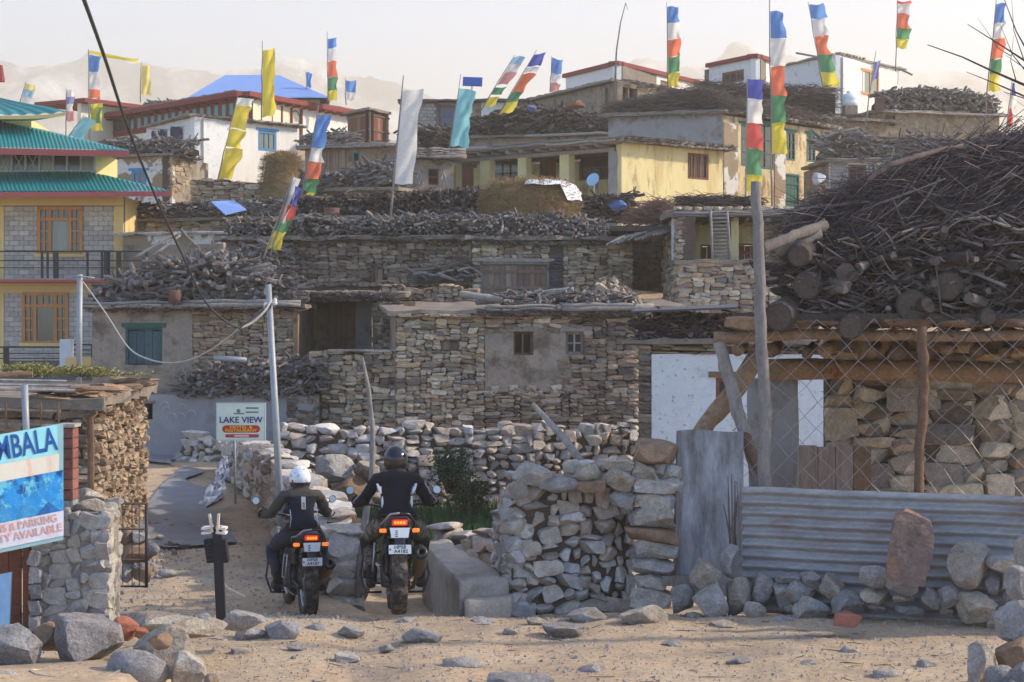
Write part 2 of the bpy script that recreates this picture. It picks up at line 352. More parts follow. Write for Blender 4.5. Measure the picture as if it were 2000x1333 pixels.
def stone_face(parent, Wl, u0, u1, z0, z1, wr, hr, mat, holes=(), near=False, top=None, dep=.2, proud=.06, maxn=300, seed=1, roll=.06, zvis=None):
    """lay stones on the wall line Wl between u0..u1, z0..z1; holes in (u0,u1,z0,z1)"""
    r = random.Random(seed); ms = stones(mat, near); items = []
    tp = (lambda u: z1-z0) if top is None else (lambda u: top(u+u0)-z0)
    for x, y, w, h in pack(u1-u0, tp, wr, hr, r):
        a0, a1, b0, b1 = u0+x, u0+x+w, z0+y, z0+y+h; ok = True
        for H0, H1, V0, V1 in holes:
            if a0 < H1 and a1 > H0 and b0 < V1 and b1 > V0:
                opts = [(a0, min(a1,H0), b0, b1), (max(a0,H1), a1, b0, b1), (a0, a1, b0, min(b1,V0)), (a0, a1, max(b0,V1), b1)]
                opts = [q for q in opts if q[1]-q[0] > wr[0]*.3 and q[3]-q[2] > hr[0]*.3]
                if not opts: ok = False; break
                a0, a1, b0, b1 = max(opts, key=lambda q: (q[1]-q[0])*(q[3]-q[2]))
        if ok: items.append((a0, a1, b0, b1))
    items.sort(key=lambda q: -(q[1]-q[0])*(q[3]-q[2]))
    rest = MB(); k0 = 1.24 if near else 1.09
    for i, (a0, a1, b0, b1) in enumerate(items):
        o = r.uniform(-.5, 1)*proud; cen = Wl.p((a0+a1)/2, (b0+b1)/2, o-dep/2+.02)
        me = r.choice(ms); rot = Euler((r.uniform(-.12,.12), r.uniform(-roll,roll)*1.6, Wl.ang+r.uniform(-.1,.1)+(math.pi if r.random() < .5 else 0)))
        s = ((a1-a0)*k0, dep*r.uniform(.9,1.15), (b1-b0)*k0)
        if i < maxn: put('stone', me, parent, cen, rot, s)
        else:
            mt = Matrix.LocRotScale(cen, rot, Vector(s)); rest.add([mt @ v.co for v in me.vertices], [tuple(p.vertices) for p in me.polygons])
    if rest.v: rest.build('small_stones', mat, parent, kind='stuff')
def panel(parent, Wl, u0, u1, z0, z1, holes, mat, th=.25, name='wall', o=0., nsub=.5):
    us = sorted(set([u0,u1]+[min(max(q,u0),u1) for h in holes for q in h[:2]])); zs = sorted(set([z0,z1]+[min(max(q,z0),z1) for h in holes for q in h[2:]]))
    fill = lambda i, j: 0 <= i < len(us)-1 and 0 <= j < len(zs)-1 and not any(h[0] < (us[i]+us[i+1])/2 < h[1] and h[2] < (zs[j]+zs[j+1])/2 < h[3] for h in holes)
    mb = MB()
    for i in range(len(us)-1):
        for j in range(len(zs)-1):
            if not fill(i, j): continue
            a, b, e, g = us[i], us[i+1], zs[j], zs[j+1]
            q = lambda u, z, oo: Wl.p(u, z, oo)
            mb.add([q(a,e,o), q(b,e,o), q(b,g,o), q(a,g,o)], [(0,1,2,3)])
            mb.add([q(a,e,o-th), q(b,e,o-th), q(b,g,o-th), q(a,g,o-th)], [(3,2,1,0)])
            if not fill(i-1,j): mb.add([q(a,e,o), q(a,g,o), q(a,g,o-th), q(a,e,o-th)], [(0,1,2,3)])
            if not fill(i+1,j): mb.add([q(b,e,o), q(b,e,o-th), q(b,g,o-th), q(b,g,o)], [(0,1,2,3)])
            if not fill(i,j-1): mb.add([q(a,e,o), q(a,e,o-th), q(b,e,o-th), q(b,e,o)], [(0,1,2,3)])
            if not fill(i,j+1): mb.add([q(a,g,o), q(b,g,o), q(b,g,o-th), q(a,g,o-th)], [(0,1,2,3)])
    return mb.build(name, mat, parent)
def mass(parent, Wl, z0, z1, dep, mat, in0=.03, o=-.27, name='rear_wall'):
    return MB().prism(Wl.back(dep, in0, o), z0, z1).build(name, mat, parent)
def window(parent, Wl, rc, nx, ny, fmat, gmat, fw=.07, bar=.035, o=-.1, sill=None, name='window', lintel=None):
    u0, u1, z0, z1 = rc; mb = MB()
    mb.wbox(Wl,u0,u0+fw,z0,z1,o-.06,o); mb.wbox(Wl,u1-fw,u1,z0,z1,o-.06,o)
    mb.wbox(Wl,u0+fw,u1-fw,z0,z0+fw,o-.06,o); mb.wbox(Wl,u0+fw,u1-fw,z1-fw,z1,o-.06,o)
    win = mb.build(name, fmat, parent)
    iu, iz = u1-u0-2*fw, z1-z0-2*fw
    for i in range(1, nx): MB().wbox(Wl, u0+fw+iu*i/nx-bar/2, u0+fw+iu*i/nx+bar/2, z0+fw, z1-fw, o-.05, o-.008).build('mullion', fmat, win)
    for j in range(1, ny):
        for i in range(nx):
            MB().wbox(Wl, u0+fw+iu*i/nx+bar/2*(i>0), u0+fw+iu*(i+1)/nx-bar/2*(i<nx-1), z0+fw+iz*j/ny-bar/2, z0+fw+iz*j/ny+bar/2, o-.048, o-.012).build('glazing_bar', fmat, win)
    for i in range(nx):
        for j in range(ny):
            MB().wbox(Wl, u0+fw+iu*i/nx, u0+fw+iu*(i+1)/nx, z0+fw+iz*j/ny, z0+fw+iz*(j+1)/ny, o-.058, o-.04).build('pane', gmat, win)
    if sill: MB().wbox(Wl, u0-.06, u1+.06, z0-.07, z0-.003, -.05, .06).build('sill', sill, win)
    if lintel: MB().wbox(Wl, u0-.12, u1+.12, z1+.003, z1+.1, -.1, .03).build('lintel', lintel, win)
    return win
def door(parent, Wl, rc, n, mat, fmat, fw=.07, o=-.1, ledges=2, name='door'):
    u0, u1, z0, z1 = rc; mb = MB()
    mb.wbox(Wl,u0,u0+fw,z0,z1,o-.08,o+.03); mb.wbox(Wl,u1-fw,u1,z0,z1,o-.08,o+.03); mb.wbox(Wl,u0+fw,u1-fw,z1-fw,z1,o-.08,o+.03)
    dr = mb.build(name, fmat, parent); iu = u1-u0-2*fw
    for i in range(n):
        MB().wbox(Wl, u0+fw+iu*i/n+.004, u0+fw+iu*(i+1)/n-.004, z0+R.uniform(0,.03), z1-fw-R.uniform(.004,.03), o-.06, o-.02+R.uniform(-.006,.006)).build('plank', mat, dr)
    for j in range(ledges):
        zz = z0+(z1-z0)*(.28+.45*j/max(1,ledges-1)) if ledges > 1 else (z0+z1)/2
        MB().wbox(Wl, u0+fw, u1-fw, zz-.035, zz+.035, o-.015, o+.015).build('ledge', mat, dr)
    return dr
def roof(parent, poly, z, th, mat, jag=.08, step=.3, name='roof', seed=3):
    r = random.Random(seed); pts = []; n = len(poly)
    for i in range(n):
        a, b = Vector(poly[i]), Vector(poly[(i+1) % n]); k = max(1, int((b-a).length/step))
        for j in range(k):
            q = a.lerp(b, j/k); pts.append((q.x+r.uniform(-jag,jag), q.y+r.uniform(-jag,jag)))
    mb = MB(); mb.prism(pts, z, z+th)
    m = len(pts)
    for i in range(m): 
        x, y, zz = mb.v[i]; mb.v[i] = (x+r.uniform(-.03,.03), y+r.uniform(-.03,.03), zz+r.uniform(-.03,.03))
        x, y, zz = mb.v[m+i]; mb.v[m+i] = (x, y, zz+r.uniform(-.025,.03))
    return mb.build(name, mat, parent)
def wroof(parent, Wl, z, th, dep, mat=None, over=.25, side=.2, jag=.07, **k):
    a = Wl.p(-side, 0, over); b = Wl.p(Wl.L+side, 0, over); nn = -Wl.n
    return roof(parent, [(a.x,a.y),(b.x,b.y),(b.x+nn.x*dep,b.y+nn.y*dep),(a.x+nn.x*dep,a.y+nn.y*dep)], z, th, mat or ROOFE, jag=jag, **k)
def eave_twigs(parent, Wl, u0, u1, z, o, n, L=.35, mat=None, zr=.08, seed=5, rad=.012):
    r = random.Random(seed); mb = MB()
    for i in range(n):
        u = r.uniform(u0, u1); zz = z+r.uniform(-zr, zr); a = r.gauss(0, .6)
        q = Wl.p(u, zz, o+r.uniform(-.03,.07)); dr = (Vector((Wl.n.x,Wl.n.y,0))*math.cos(a)+Vector((Wl.t.x,Wl.t.y,0))*math.sin(a)+Vector((0,0,r.uniform(-.25,.1))))
        ln = L*r.uniform(.5,1.2); mb.tube([q-dr*ln*.8, q-dr*ln*.3+Vector((0,0,r.uniform(-.02,.02))), q+dr*ln*.2], [rad*r.uniform(.6,1.4)]*3, 3, cap=False)
    return mb.build('eave_twigs', mat or TWIG, parent, kind='stuff')
def eave_poles(parent, Wl, u0, u1, z, o, n=3, rad=.05, mat=None, seg=2, seed=8, name='eave_pole'):
    r = random.Random(seed)
    for i in range(n):
        for j in range(seg):
            a = u0+(u1-u0)*j/seg-(.12 if j else 0); b = u0+(u1-u0)*(j+1)/seg+.1; pts = []
            zz = z+i*rad*1.5; oo = o-i*rad*.5
            for k in range(7): pts.append(Wl.p(a+(b-a)*k/6, zz+r.uniform(-.025,.025)+(.02 if j % 2 else 0), oo+r.uniform(-.03,.03)))
            rr = rad*r.uniform(.7,1.15); MB().tube(pts, [rr*r.uniform(.85,1.1) for _ in pts], 7).build(name, mat or WOODG, parent, smooth=True)
def rafter_ends(parent, Wl, u0, u1, z, n, rad=.05, out=.3, dep=.8, mat=None, seed=4):
    r = random.Random(seed)
    for i in range(n):
        u = u0+(u1-u0)*(i+.5)/n+r.uniform(-.05,.05); rr = rad*r.uniform(.8,1.2)
        MB().tube([Wl.p(u,z,out+r.uniform(-.08,.05)), Wl.p(u+r.uniform(-.03,.03),z+.01,-dep)], rr, 7).build('rafter', mat or WOODG, parent, smooth=True)
def woodpile(name, label, Wl, u0, u1, z, h, n, L=(.3,.6), thick=(.6,1.1), mat=None, dep=.8, along=.45, prof=None, seed=1, crook=.1, cat='woodpile', o=.0, core=True, scat=.5):
    """logs heaped along the wall line; prof(t) scales the height"""
    r = random.Random(seed); mat = mat or LOGM; pr = prof or (lambda t: .82+.18*math.sin(t*9+seed)*math.sin(t*23+seed*2))
    T = thing(name, label, cat, Wl.p((u0+u1)/2, z, o-dep/2))
    if core:
        mb = MB(); K = max(6, int((u1-u0)/.3)); rows = []
        for i in range(K+1):
            t = i/K; hh = h*pr(t)*(.86 if 0 < i < K else .45)+r.uniform(-.03,.03)
            u = u0+.04+(u1-u0-.08)*t
            rows.append([Wl.p(u,z-.02,o-.08), Wl.p(u,z+hh*.55,o-.1), Wl.p(u,z+hh*.9,o-.2), Wl.p(u,z+hh,o-dep*.5), Wl.p(u,z+hh*.8,o-dep+.05), Wl.p(u,z-.02,o-dep)])
        vs = [q for rw in rows for q in rw]; fs = [(i*6+k, (i+1)*6+k, (i+1)*6+(k+1) % 6, i*6+(k+1) % 6) for i in range(K) for k in range(6)]
        fs += [(0,1,2,3,4,5), tuple(K*6+k for k in (5,4,3,2,1,0))]
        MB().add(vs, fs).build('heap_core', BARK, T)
    ms = logs(mat, crook)+(logs(mat,.18)+logs(mat,.12) if crook == .06 else []); rest = MB()
    for i in range(int(n*1.5)):
        t = r.random(); u = u0+(u1-u0)*t; hh = h*pr(t); v = r.random()
        onf = r.random() < .72
        if onf: zz = z+hh*v*.97; oo = o-.06-.16*v*v+r.uniform(-.06,.05)
        else: zz = z+hh*r.uniform(.86,1.04); oo = o-r.uniform(.1,dep)
        ln = r.uniform(*L)*1.15; th = ln*r.uniform(*thick)*.68
        if r.random() < along: yaw = Wl.ang+r.gauss(0,.3); pit = r.gauss(0,.16)
        else: yaw = Wl.ang+math.pi/2+r.gauss(0,.55); pit = r.gauss(0,.22)
        if r.random() < scat*.35: pit = r.uniform(-.9,.9)
        me = r.choice(ms); rot = Euler((r.uniform(0,6.28), pit, yaw)); loc = Wl.p(u, zz, oo)
        if i < 300: put('log', me, T, loc, rot, (ln, th, th))
        else:
            mt = Matrix.LocRotScale(loc, rot, Vector((ln,th,th))); rest.add([mt @ q.co for q in me.vertices], [tuple(p.vertices) for p in me.polygons])
    if rest.v: rest.build('small_wood', mat, T, kind='stuff')
    return T
def brush(parent, Wl, u0, u1, zf, hf, n, L, rad, mat, dep=.8, o=0., yaw=.5, name='twigs', seed=2, pitch=.25, flow=None, sides=3):
    r = random.Random(seed); mb = MB()
    for i in range(n):
        t = r.random(); u = u0+(u1-u0)*t; v = r.random()**.8; zz = zf(t)+hf(t)*v; oo = o-r.uniform(0,dep)*(.2+.8*v)
        a = (flow(t,v) if flow else 0)+r.gauss(0,pitch); b = r.gauss(0,yaw); ln = L*r.uniform(.4,1.2)
        dr = Vector((Wl.t.x,Wl.t.y,0))*math.cos(a)*math.cos(b)+Vector((Wl.n.x,Wl.n.y,0))*math.sin(b)*math.cos(a)+Vector((0,0,math.sin(a)))
        if r.random() < .5 and not flow: dr = -dr
        q = Wl.p(u,zz,oo); bend = Vector((r.gauss(0,.06),r.gauss(0,.06),r.gauss(0,.06)))*ln
        rr = rad*r.uniform(.5,1.4); mb.tube([q-dr*ln*.5, q-dr*ln*.15+bend, q+dr*ln*.2+bend*.8, q+dr*ln*.5], [rr, rr*.9, rr*.7, rr*.3], sides, cap=False)
    return mb.build(name, mat, parent, kind='stuff')
def glyphs(name, s, size, mat, parent, mtx, ext=.002, sx=1., align='CENTER', shear=0):
    cu = bpy.data.curves.new('t', 'FONT'); cu.body = s; cu.size = size; cu.extrude = ext; cu.align_x = align; cu.align_y = 'CENTER'; cu.resolution_u = 3; cu.offset = size*.015
    to = bpy.data.objects.new('t', cu); COL.objects.link(to); bpy.context.view_layer.update()
    me = bpy.data.meshes.new_from_object(to.evaluated_get(bpy.context.evaluated_depsgraph_get()))
    bpy.data.objects.remove(to); me.name = 'lettering'; me.materials.clear(); me.materials.append(mat)
    me.transform(Matrix.Diagonal((sx,1,1,1))); 
    l, q, s_ = mtx.decompose()
    return put(name, me, parent, l, q.to_euler(), (1,1,1))
ORD = ['first','second','third','fourth','fifth','sixth','seventh','eighth','ninth','tenth','eleventh','twelfth','thirteenth','fourteenth','fifteenth','sixteenth','seventeenth','eighteenth','nineteenth','twentieth']
# ------------------------------------------------------------------ setting: ground, road, field, mountains
def lerp_tab(tab, x):
    if x <= tab[0][0]: return tab[0][1]
    for (a, va), (b, vb) in zip(tab, tab[1:]):
        if x <= b: 
            t = (x-a)/(b-a); t = t*t*(3-2*t); return va+(vb-va)*t
    return tab[-1][1]
ZT = [(0,1.25),(15.2,.04),(16.5,0),(19.6,0),(22.3,-.33),(27,-.36),(38,-.06),(44,0),(46.5,.4),(50,2.3),(54,3.7),(60,5.0),(66,5.6),(72,6.3),(80,7.2),(88,9.0),(96,11.2),(104,12.0),(140,11),(260,0),(700,-20)]
def sst(a, b, x): t = min(1, max(0, (x-a)/(b-a))); return t*t*(3-2*t)
def road_edge(d): return -2.3-(d-24)*.221
def ground_z(x, y):
    z = lerp_tab(ZT, y)
    if 22.6 < y < 40.5:
        w = sst(road_edge(y)+.25, road_edge(y)+.6, x)*sst(22.7,23.8,y)*(1-sst(39,40.3,y)); z += (-.56-z)*w
    if y < 15.5:
        z += .53*(1-sst(-2.4,-1.98,x))*(1-sst(13.7,15.2,y))+.26*sst(2.85,3.3,x)*(1-sst(13.7,14.9,y))
    if y > 45:
        w = (1-sst(300,400,1000+x/y*F))*(1-sst(66,74,y)); z += (min(z,1.2)-z)*w
    if y < 60:
        f = 1-sst(30,60,y)
        z += f*(noise.noise(Vector((x*.9,y*.9,1)))*.045+noise.noise(Vector((x*2.7,y*2.7,5)))*.022+(noise.noise(Vector((x*8,y*8,9)))*.010 if y < 26 else 0))
        rut = math.exp(-((x+1.35+.05*(y-20))/.35)**2)+math.exp(-((x-.2)/.4)**2)*.6
        if 12 < y < 30: z -= .055*rut
    if y > 140: z += noise.fractal(Vector((x*.006,y*.006,3)),1,2,4)*6*sst(140,300,y)
    return z
def spaced(segs):
    out = []
    for a, b, st in segs:
        n = max(1, round((b-a)/st)); out += [a+(b-a)*i/n for i in range(n)]
    return out+[segs[-1][1]]
ys = spaced([(-60,0,10),(0,12,1.),(12,15,.2),(15,24,.09),(24,38,.22),(38,52,.6),(52,110,2),(110,300,15),(300,2900,150)])
xs = spaced([(-2600,-200,240),(-200,-30,15),(-30,-10,1.),(-10,-4.5,.3),(-4.5,4.5,.085),(4.5,8,.3),(8,30,1.2),(30,200,15),(200,2600,240)])
mb = MB(); nx = len(xs)
mb.v = [(x, y, ground_z(x, y)) for y in ys for x in xs]
mb.f = [(j*nx+i, j*nx+i+1, (j+1)*nx+i+1, (j+1)*nx+i) for j in range(len(ys)-1) for i in range(nx-1)]
DIRT = M('dirt_track', [c(182,158,130)], mott=.22, msc=2.2, bump=.7, bsc=26, stain=[(c(132,120,108), 1.1, .5, .68), (c(182,164,140), .7, .5, .7), (c(108,94,82), 9., .58, .7)])
g = mb.build('ground', DIRT, smooth=True, kind='structure', origin=(0,0,0))
# asphalt lane climbing to the left, laid on the ground
ASPH = M('worn_asphalt', [c(130,128,130)], mott=.14, msc=2.5, bump=.35, bsc=40, stain=[(c(150,144,138), 1.3, .58, .76)])
mb = MB(); rows = [29.2+i*.5 for i in range(36)]; K = 14
for d in rows:
    le = -5.62-(d-28)*.075; re = road_edge(d)-.45+ (.25*math.sin(d*1.3) if d > 33 else 0)
    if d > 41.5: le -= (d-41.5)*.9
    for i in range(K+1):
        x = le+(re-le)*i/K; y = d+(.18*math.sin(x*3) if d < 29.5 else 0); mb.v.append((x, y, ground_z(x,y)+.05))
mb.f = [(j*(K+1)+i, j*(K+1)+i+1, (j+1)*(K+1)+i+1, (j+1)*(K+1)+i) for j in range(len(rows)-1) for i in range(K)]
mb.build('road', ASPH, smooth=True, kind='structure')
# mountains, a real relief far behind the village
MTN = M('mountain_rock_and_snow', [c(104,120,140)], mott=.25, msc=.012, bump=.6, bsc=.03, stain=[(c(226,230,236), .012, .44, .56)])
def mountain(name, ridge, d0, d1, seed):
    mb = MB(); nX, nY = 260, 60; xa, xb = -500, 2500
    for j in range(nY+1):
        t = j/nY; d = d0+(d1-d0)*t
        for i in range(nX+1):
            px = xa+(xb-xa)*i/nX; X = PX(px, (d0+d1)/2)
            py = lerp_tab(ridge, px); H = (HZ-py)*((d0*.35+d1*.65))/F
            prof = 1-abs(t-.62)/.62 if t < .62 else 1-(t-.62)/.38*.7
            n = 1-abs(noise.noise(Vector((X*.007+seed, d*.007, seed))))*1.5
            n2 = noise.fractal(Vector((X*.014,d*.014,seed)),.8,2.2,7); n3 = 1-abs(noise.fractal(Vector((X*.01+4,d*.01,seed)),.9,2.1,6))*2
            mb.v.append((X, d, H*prof*(.96+.015*n+.035*n2+.035*n3)-6))
    mb.f = [(j*(nX+1)+i, j*(nX+1)+i+1, (j+1)*(nX+1)+i+1, (j+1)*(nX+1)+i) for j in range(nY) for i in range(nX)]
    return mb.build(name, MTN, smooth=True, kind='structure')
mountain('mountain', [(-500,150),(0,104),(100,76),(250,106),(450,118),(600,100),(750,146),(900,196),(1050,194),(1150,160),(1280,92),(1380,102),(1470,62),(1560,88),(1690,72),(1800,106),(2000,112),(2500,100)], 1700, 2400, 3.3)
# thin valley haze round the whole scene
mb = MB().bbox(-2650,2650,-100,2950,-75,340); o = mb.build('haze', None, kind='stuff')
hz = bpy.data.materials.new('haze_air'); hz.use_nodes = True; nt = hz.node_tree; nt.nodes.clear()
ho_ = nt.nodes.new('ShaderNodeOutputMaterial'); pv = nt.nodes.new('ShaderNodeVolumePrincipled'); pv.inputs['Color'].default_value = (1,.89,.71,1)
pv.inputs['Density'].default_value = .0009; pv.inputs['Anisotropy'].default_value = .4; nt.links.new(pv.outputs[0], ho_.inputs['Volume']); o.data.materials.append(hz)
# loose gravel too small to pick apart
def scatter(name, mat, n, fn, size, seed, parent=None):
    r = random.Random(seed); mb = MB(); shp = [[(r.uniform(.6,1.)*math.cos(k*1.05), r.uniform(.6,1.)*math.sin(k*1.05)) for k in range(6)] for _ in range(8)]
    for i in range(n):
        x, y = fn(r); s = r.uniform(*size)*(1 if r.random() < .9 else 1.8); z = ground_z(x,y); h = s*r.uniform(.35,.9); a = r.uniform(0,6.28); ca, sa = math.cos(a), math.sin(a)
        sh = r.choice(shp); st = r.uniform(.6,1.)
        vs = [(x+(px*ca-py*st*sa)*s, y+(px*sa+py*st*ca)*s, z-.01) for px, py in sh]+[(x+(px*ca-py*st*sa)*s*.6+r.uniform(-.1,.1)*s, y+(px*sa+py*st*ca)*s*.6, z+h*r.uniform(.8,1.1)) for px, py in sh]
        mb.add(vs, [(6,7,8,9,10,11)]+[(k,(k+1) % 6,6+(k+1) % 6,6+k) for k in range(6)])
    o = mb.build(name, mat, parent, kind='stuff'); return o
def near_xy(r):
    y = 15.0+6.0*r.random(); return r.uniform(-5.2,5.2)*y/20, y
GRV = M('gravel', [c(176,162,142), c(150,142,136), c(190,172,146), c(134,122,110), c(164,160,158)], mott=.2, msc=20, bump=.3, bsc=60)
tag(scatter('gravel', GRV, 11000, near_xy, (.004,.017), 11), 'fine pale gravel strewn over the dirt track', 'gravel')
def verge_xy(r):
    y = r.uniform(20.5,32); return -5.35-(y-22)*.03+abs(r.gauss(0,.5))*(.7), y
GRV2 = M('grey_rubble', [c(140,138,140), c(120,118,120), c(158,154,150), c(108,102,98)], mott=.25, msc=16, bump=.3, bsc=50)
tag(scatter('rubble_gravel', GRV2, 2600, verge_xy, (.015,.06), 12), 'grey crushed rubble along the left verge by the gate', 'gravel')
def mid_xy(r):
    y = r.uniform(19.5,31); return r.uniform(road_edge(y)-3.0, road_edge(y)-.1), y
tag(scatter('track_gravel', GRV, 2600, mid_xy, (.006,.03), 13), 'loose gravel on the dipping track beyond the riders', 'gravel')
def litter():
    r = random.Random(31); mb = MB()
    for i in range(170):
        x, y = near_xy(r); z = ground_z(x,y)+.006; a = r.uniform(0,6.28); l = r.uniform(.02,.11); q = Vector((x,y,z)); d_ = Vector((math.cos(a),math.sin(a),0))*l
        mb.tube([q-d_, q+Vector((0,0,.004)), q+d_+Vector((0,0,r.uniform(0,.015)))], [.003,.004,.002], 4)
    return mb.build('twig_litter', TWIG, kind='stuff')
tag(litter(), 'bits of twig and straw littering the dirt track', 'litter')
# grass in the sunken field
GRASS = M('field_grass', [c(38,72,44), c(50,88,50), c(32,60,42), c(76,94,56)], mott=.2, bump=0)
r = random.Random(5); mb = MB()
for i in range(11000):
    y = r.uniform(27.6,37.6); x = r.uniform(road_edge(y)+1.1, 1.2); z = ground_z(x,y); h = r.uniform(.1,.3); a = r.uniform(0,6.28); w = .016
    ln = Vector((r.gauss(0,.06), r.gauss(0,.06), h)); s = Vector((math.cos(a)*w, math.sin(a)*w, 0)); q = Vector((x,y,z-.01))
    mb.add([q-s, q+s, q+ln*.6+s*.7, q+ln], [(0,1,2,3)])
tag(mb.build('grass', GRASS, kind='stuff'), 'strip of green grass in the sunken field behind the riders', 'grass')
# ------------------------------------------------------------------ near and middle ground
def stonewall(name, label, Wl, z0, z1, wr, hr, mat, th=.4, near=True, top=None, seed=1, cat='stone wall', maxn=300, group=None, roll=.08, proud=.05, u0=0., u1=None, ei=0.):
    u1 = Wl.L if u1 is None else u1
    T = thing(name, label, cat, Wl.p((u0+u1)/2, z0, -th/2), group)
    tp = top or (lambda u: z1); K = max(4, int((u1-u0)/.25)); mb = MB(); vs = []
    for i in range(K+1):
        u = u0+.05+(u1-u0-.1-ei)*i/K; h = tp(u)-hr[0]*.9
        vs += [Wl.p(u,z0,-.06), Wl.p(u,h,-.07), Wl.p(u,h,-th+.05), Wl.p(u,z0,-th+.05)]
    fs = [(i*4+k, i*4+4+k, i*4+4+(k+1) % 4, i*4+(k+1) % 4) for i in range(K) for k in range(4)]+[(0,1,2,3), (K*4+3,K*4+2,K*4+1,K*4)]
    core = mb.add(vs, fs).build('wall_core', EARTH, T)
    stone_face(T, Wl, u0, u1, z0, z1, wr, hr, mat, near=near, top=top, dep=th*.9 if near else .25, seed=seed, maxn=maxn, roll=roll, proud=proud)
    return T
_RK = {}
def rocks(mat, boxy=0.):
    k = (mat.name, boxy)
    if k not in _RK: _RK[k] = [rock_mesh(40+i, mat, 4 if mat in (ROCK, ROCK2) else 3, boxy) for i in range(9)]
    return _RK[k]
_rs = random.Random(21)
def rock(x0, y0, x1, y1, d, label=None, mat=None, boxy=0., parent=None, name='rock', group=None, dep=.85, i=None, cat='rock', tilt=.3, grow=1.06):
    ms = rocks(mat or ROCK, boxy); me = ms[_rs.randrange(len(ms)) if i is None else i]
    cen = P((x0+x1)/2, (y0+y1)/2, d); w = (x1-x0)*d/F*grow; h = (y1-y0)*d/F*grow
    o = put(name, me, parent, cen, (_rs.uniform(-.12,.12), _rs.uniform(-tilt,tilt)*.4, _rs.choice((0,math.pi))+_rs.uniform(-.25,.25)), (w, max(w,h)*dep, h))
    if label: tag(o, label, cat, group)
    return o

# walls along the lane and round the field
WL = W(430,41,648,23.6)
tpr = lambda u: .48+.36*math.sin(min(1,u/WL.L)*math.pi)+.06*math.sin(u*5)
T = stonewall('roadside_wall', 'dry stone wall of grey boulders along the right side of the lane', WL, -.55, .8, (.2,.45), (.14,.3), ST_DRY, th=.55, top=tpr, seed=31, ei=.9)
for b in [(612,1042,682,1100),(672,1048,722,1112),(600,1088,652,1128),(650,1094,704,1134),(640,1120,702,1166),(598,1122,644,1174),(680,1126,722,1176),(566,1046,618,1096),(610,1028,662,1062),(706,1096,748,1150)]:
    rock(*b, 24.0, parent=T, name='stone', mat=ROCK)
WB = W(340,43.2,560,41.4)
stonewall('lane_corner_wall', 'low dry stone wall facing the lane bend, below the mud plastered house', WB, -.35, .55, (.18,.42), (.1,.22), ST_DRY, th=.5, top=lambda u: .5+.1*math.sin(u*4)-(.35 if u < .25 else 0), seed=32)
WR_ = W(545,37,1252,38.4)
T = stonewall('retaining_wall', 'long pale rubble retaining wall behind the two riders', WR_, -.75, 1.0, (.13,.3), (.1,.2), ST_DRY, th=.5, top=lambda u: .97+.06*math.sin(u*3.1)+.05*math.sin(u*7.7), seed=33, maxn=300)
for b in [(620,888,690,950),(640,930,722,1000),(690,900,742,935),(560,930,616,985),(742,955,800,1010)]: rock(*b, 36.6, parent=T, name='stone', mat=SLAB if b[0] == 640 else ROCK, boxy=.0)
WS = W(838,27.2,1004,25.6)
stonewall('low_field_wall', 'short low stone wall between the parapet and the green field', WS, -.75, .2, (.2,.4), (.14,.26), ST_DRY, th=.45, top=lambda u: .16+.06*math.sin(u*6), seed=34)
# big near wall by the shed
WC = W(992,20.75,1240,20.95); WD = W(1232,20.8,1334,20.75)
zt0 = WC.z(1000,925)
tpc = lambda u: WC.z(1000+u*190, 930)+.1*u+.05*math.sin(u*9)
T = stonewall('dry_stone_wall', 'chest high dry stone wall of tan stones beside the upright metal sheet', WC, -.12, 1.35, (.1,.24), (.08,.17), ST_WARM if False else ST_DRY, th=.5, top=tpc, seed=35, roll=.2, proud=.05)
for k, b in enumerate([(1232,1150,1312,1188),(1240,1120,1300,1152),(1232,1088,1318,1122),(1238,1055,1322,1092),(1222,1028,1330,1058),(1230,990,1320,1030),(1240,958,1326,992),(1228,930,1330,962),(1270,905,1332,936)]):
    rock(*b, 20.7, parent=T, name='stone', mat=[ROCK,ST_DRY,ROCK][k % 3] if k != 4 else SLAB, boxy=1.)
for b, m in [((1000,905,1082,950),ROCK),((1050,930,1130,962),ROCK2),((1120,905,1172,940),ROCK),((1125,938,1185,962),SLAB),((1176,912,1245,960),ROCK),((1230,898,1290,966),ROCK),((1284,902,1330,946),ROCK2),((1238,862,1322,906),SLAB),((990,938,1032,975),ROCK),((1180,892,1240,922),ROCK),((1190,958,1240,996),ROCK2),((1285,930,1332,966),ROCK)]:
    rock(*b, 20.65, parent=T, name='stone', mat=m, boxy=1. if m is SLAB else 0.)
WE = W(990,20.75,1003,22.6); stone_face(T, W(968,23.0,992,20.75), 0, 2.2, -.2, 1.2, (.15,.3), (.1,.2), ST_DRY, near=True, dep=.3, seed=36, top=lambda u: .55+.3*u)
# concrete parapet
def rough_block(name, label, cat, cs, mat, amp=.02, cuts=10, parent=None):
    bm = bmesh.new(); vs = [bm.verts.new(q) for q in cs]
    for f in [(0,2,3,1),(4,5,7,6),(0,1,5,4),(2,6,7,3),(0,4,6,2),(1,3,7,5)]: bm.faces.new([vs[i] for i in f])
    bmesh.ops.recalc_face_normals(bm, faces=bm.faces); bmesh.ops.subdivide_edges(bm, edges=bm.edges, cuts=cuts, use_grid_fill=True)
    bm.normal_update(); cen = sum((v.co for v in bm.verts), Vector())/len(bm.verts)
    for v in bm.verts: v.co += v.normal*(noise.fractal(v.co*5,1,2,4)*amp+noise.noise(v.co*1.7)*amp)
    for v in bm.verts: v.co -= cen
    me = bpy.data.meshes.new(name); bm.to_mesh(me); bm.free(); me.materials.append(mat); me.polygons.foreach_set('use_smooth', [True]*len(me.polygons))
    o = put(name, me, parent, cen)
    if label: tag(o, label, cat)
    return o
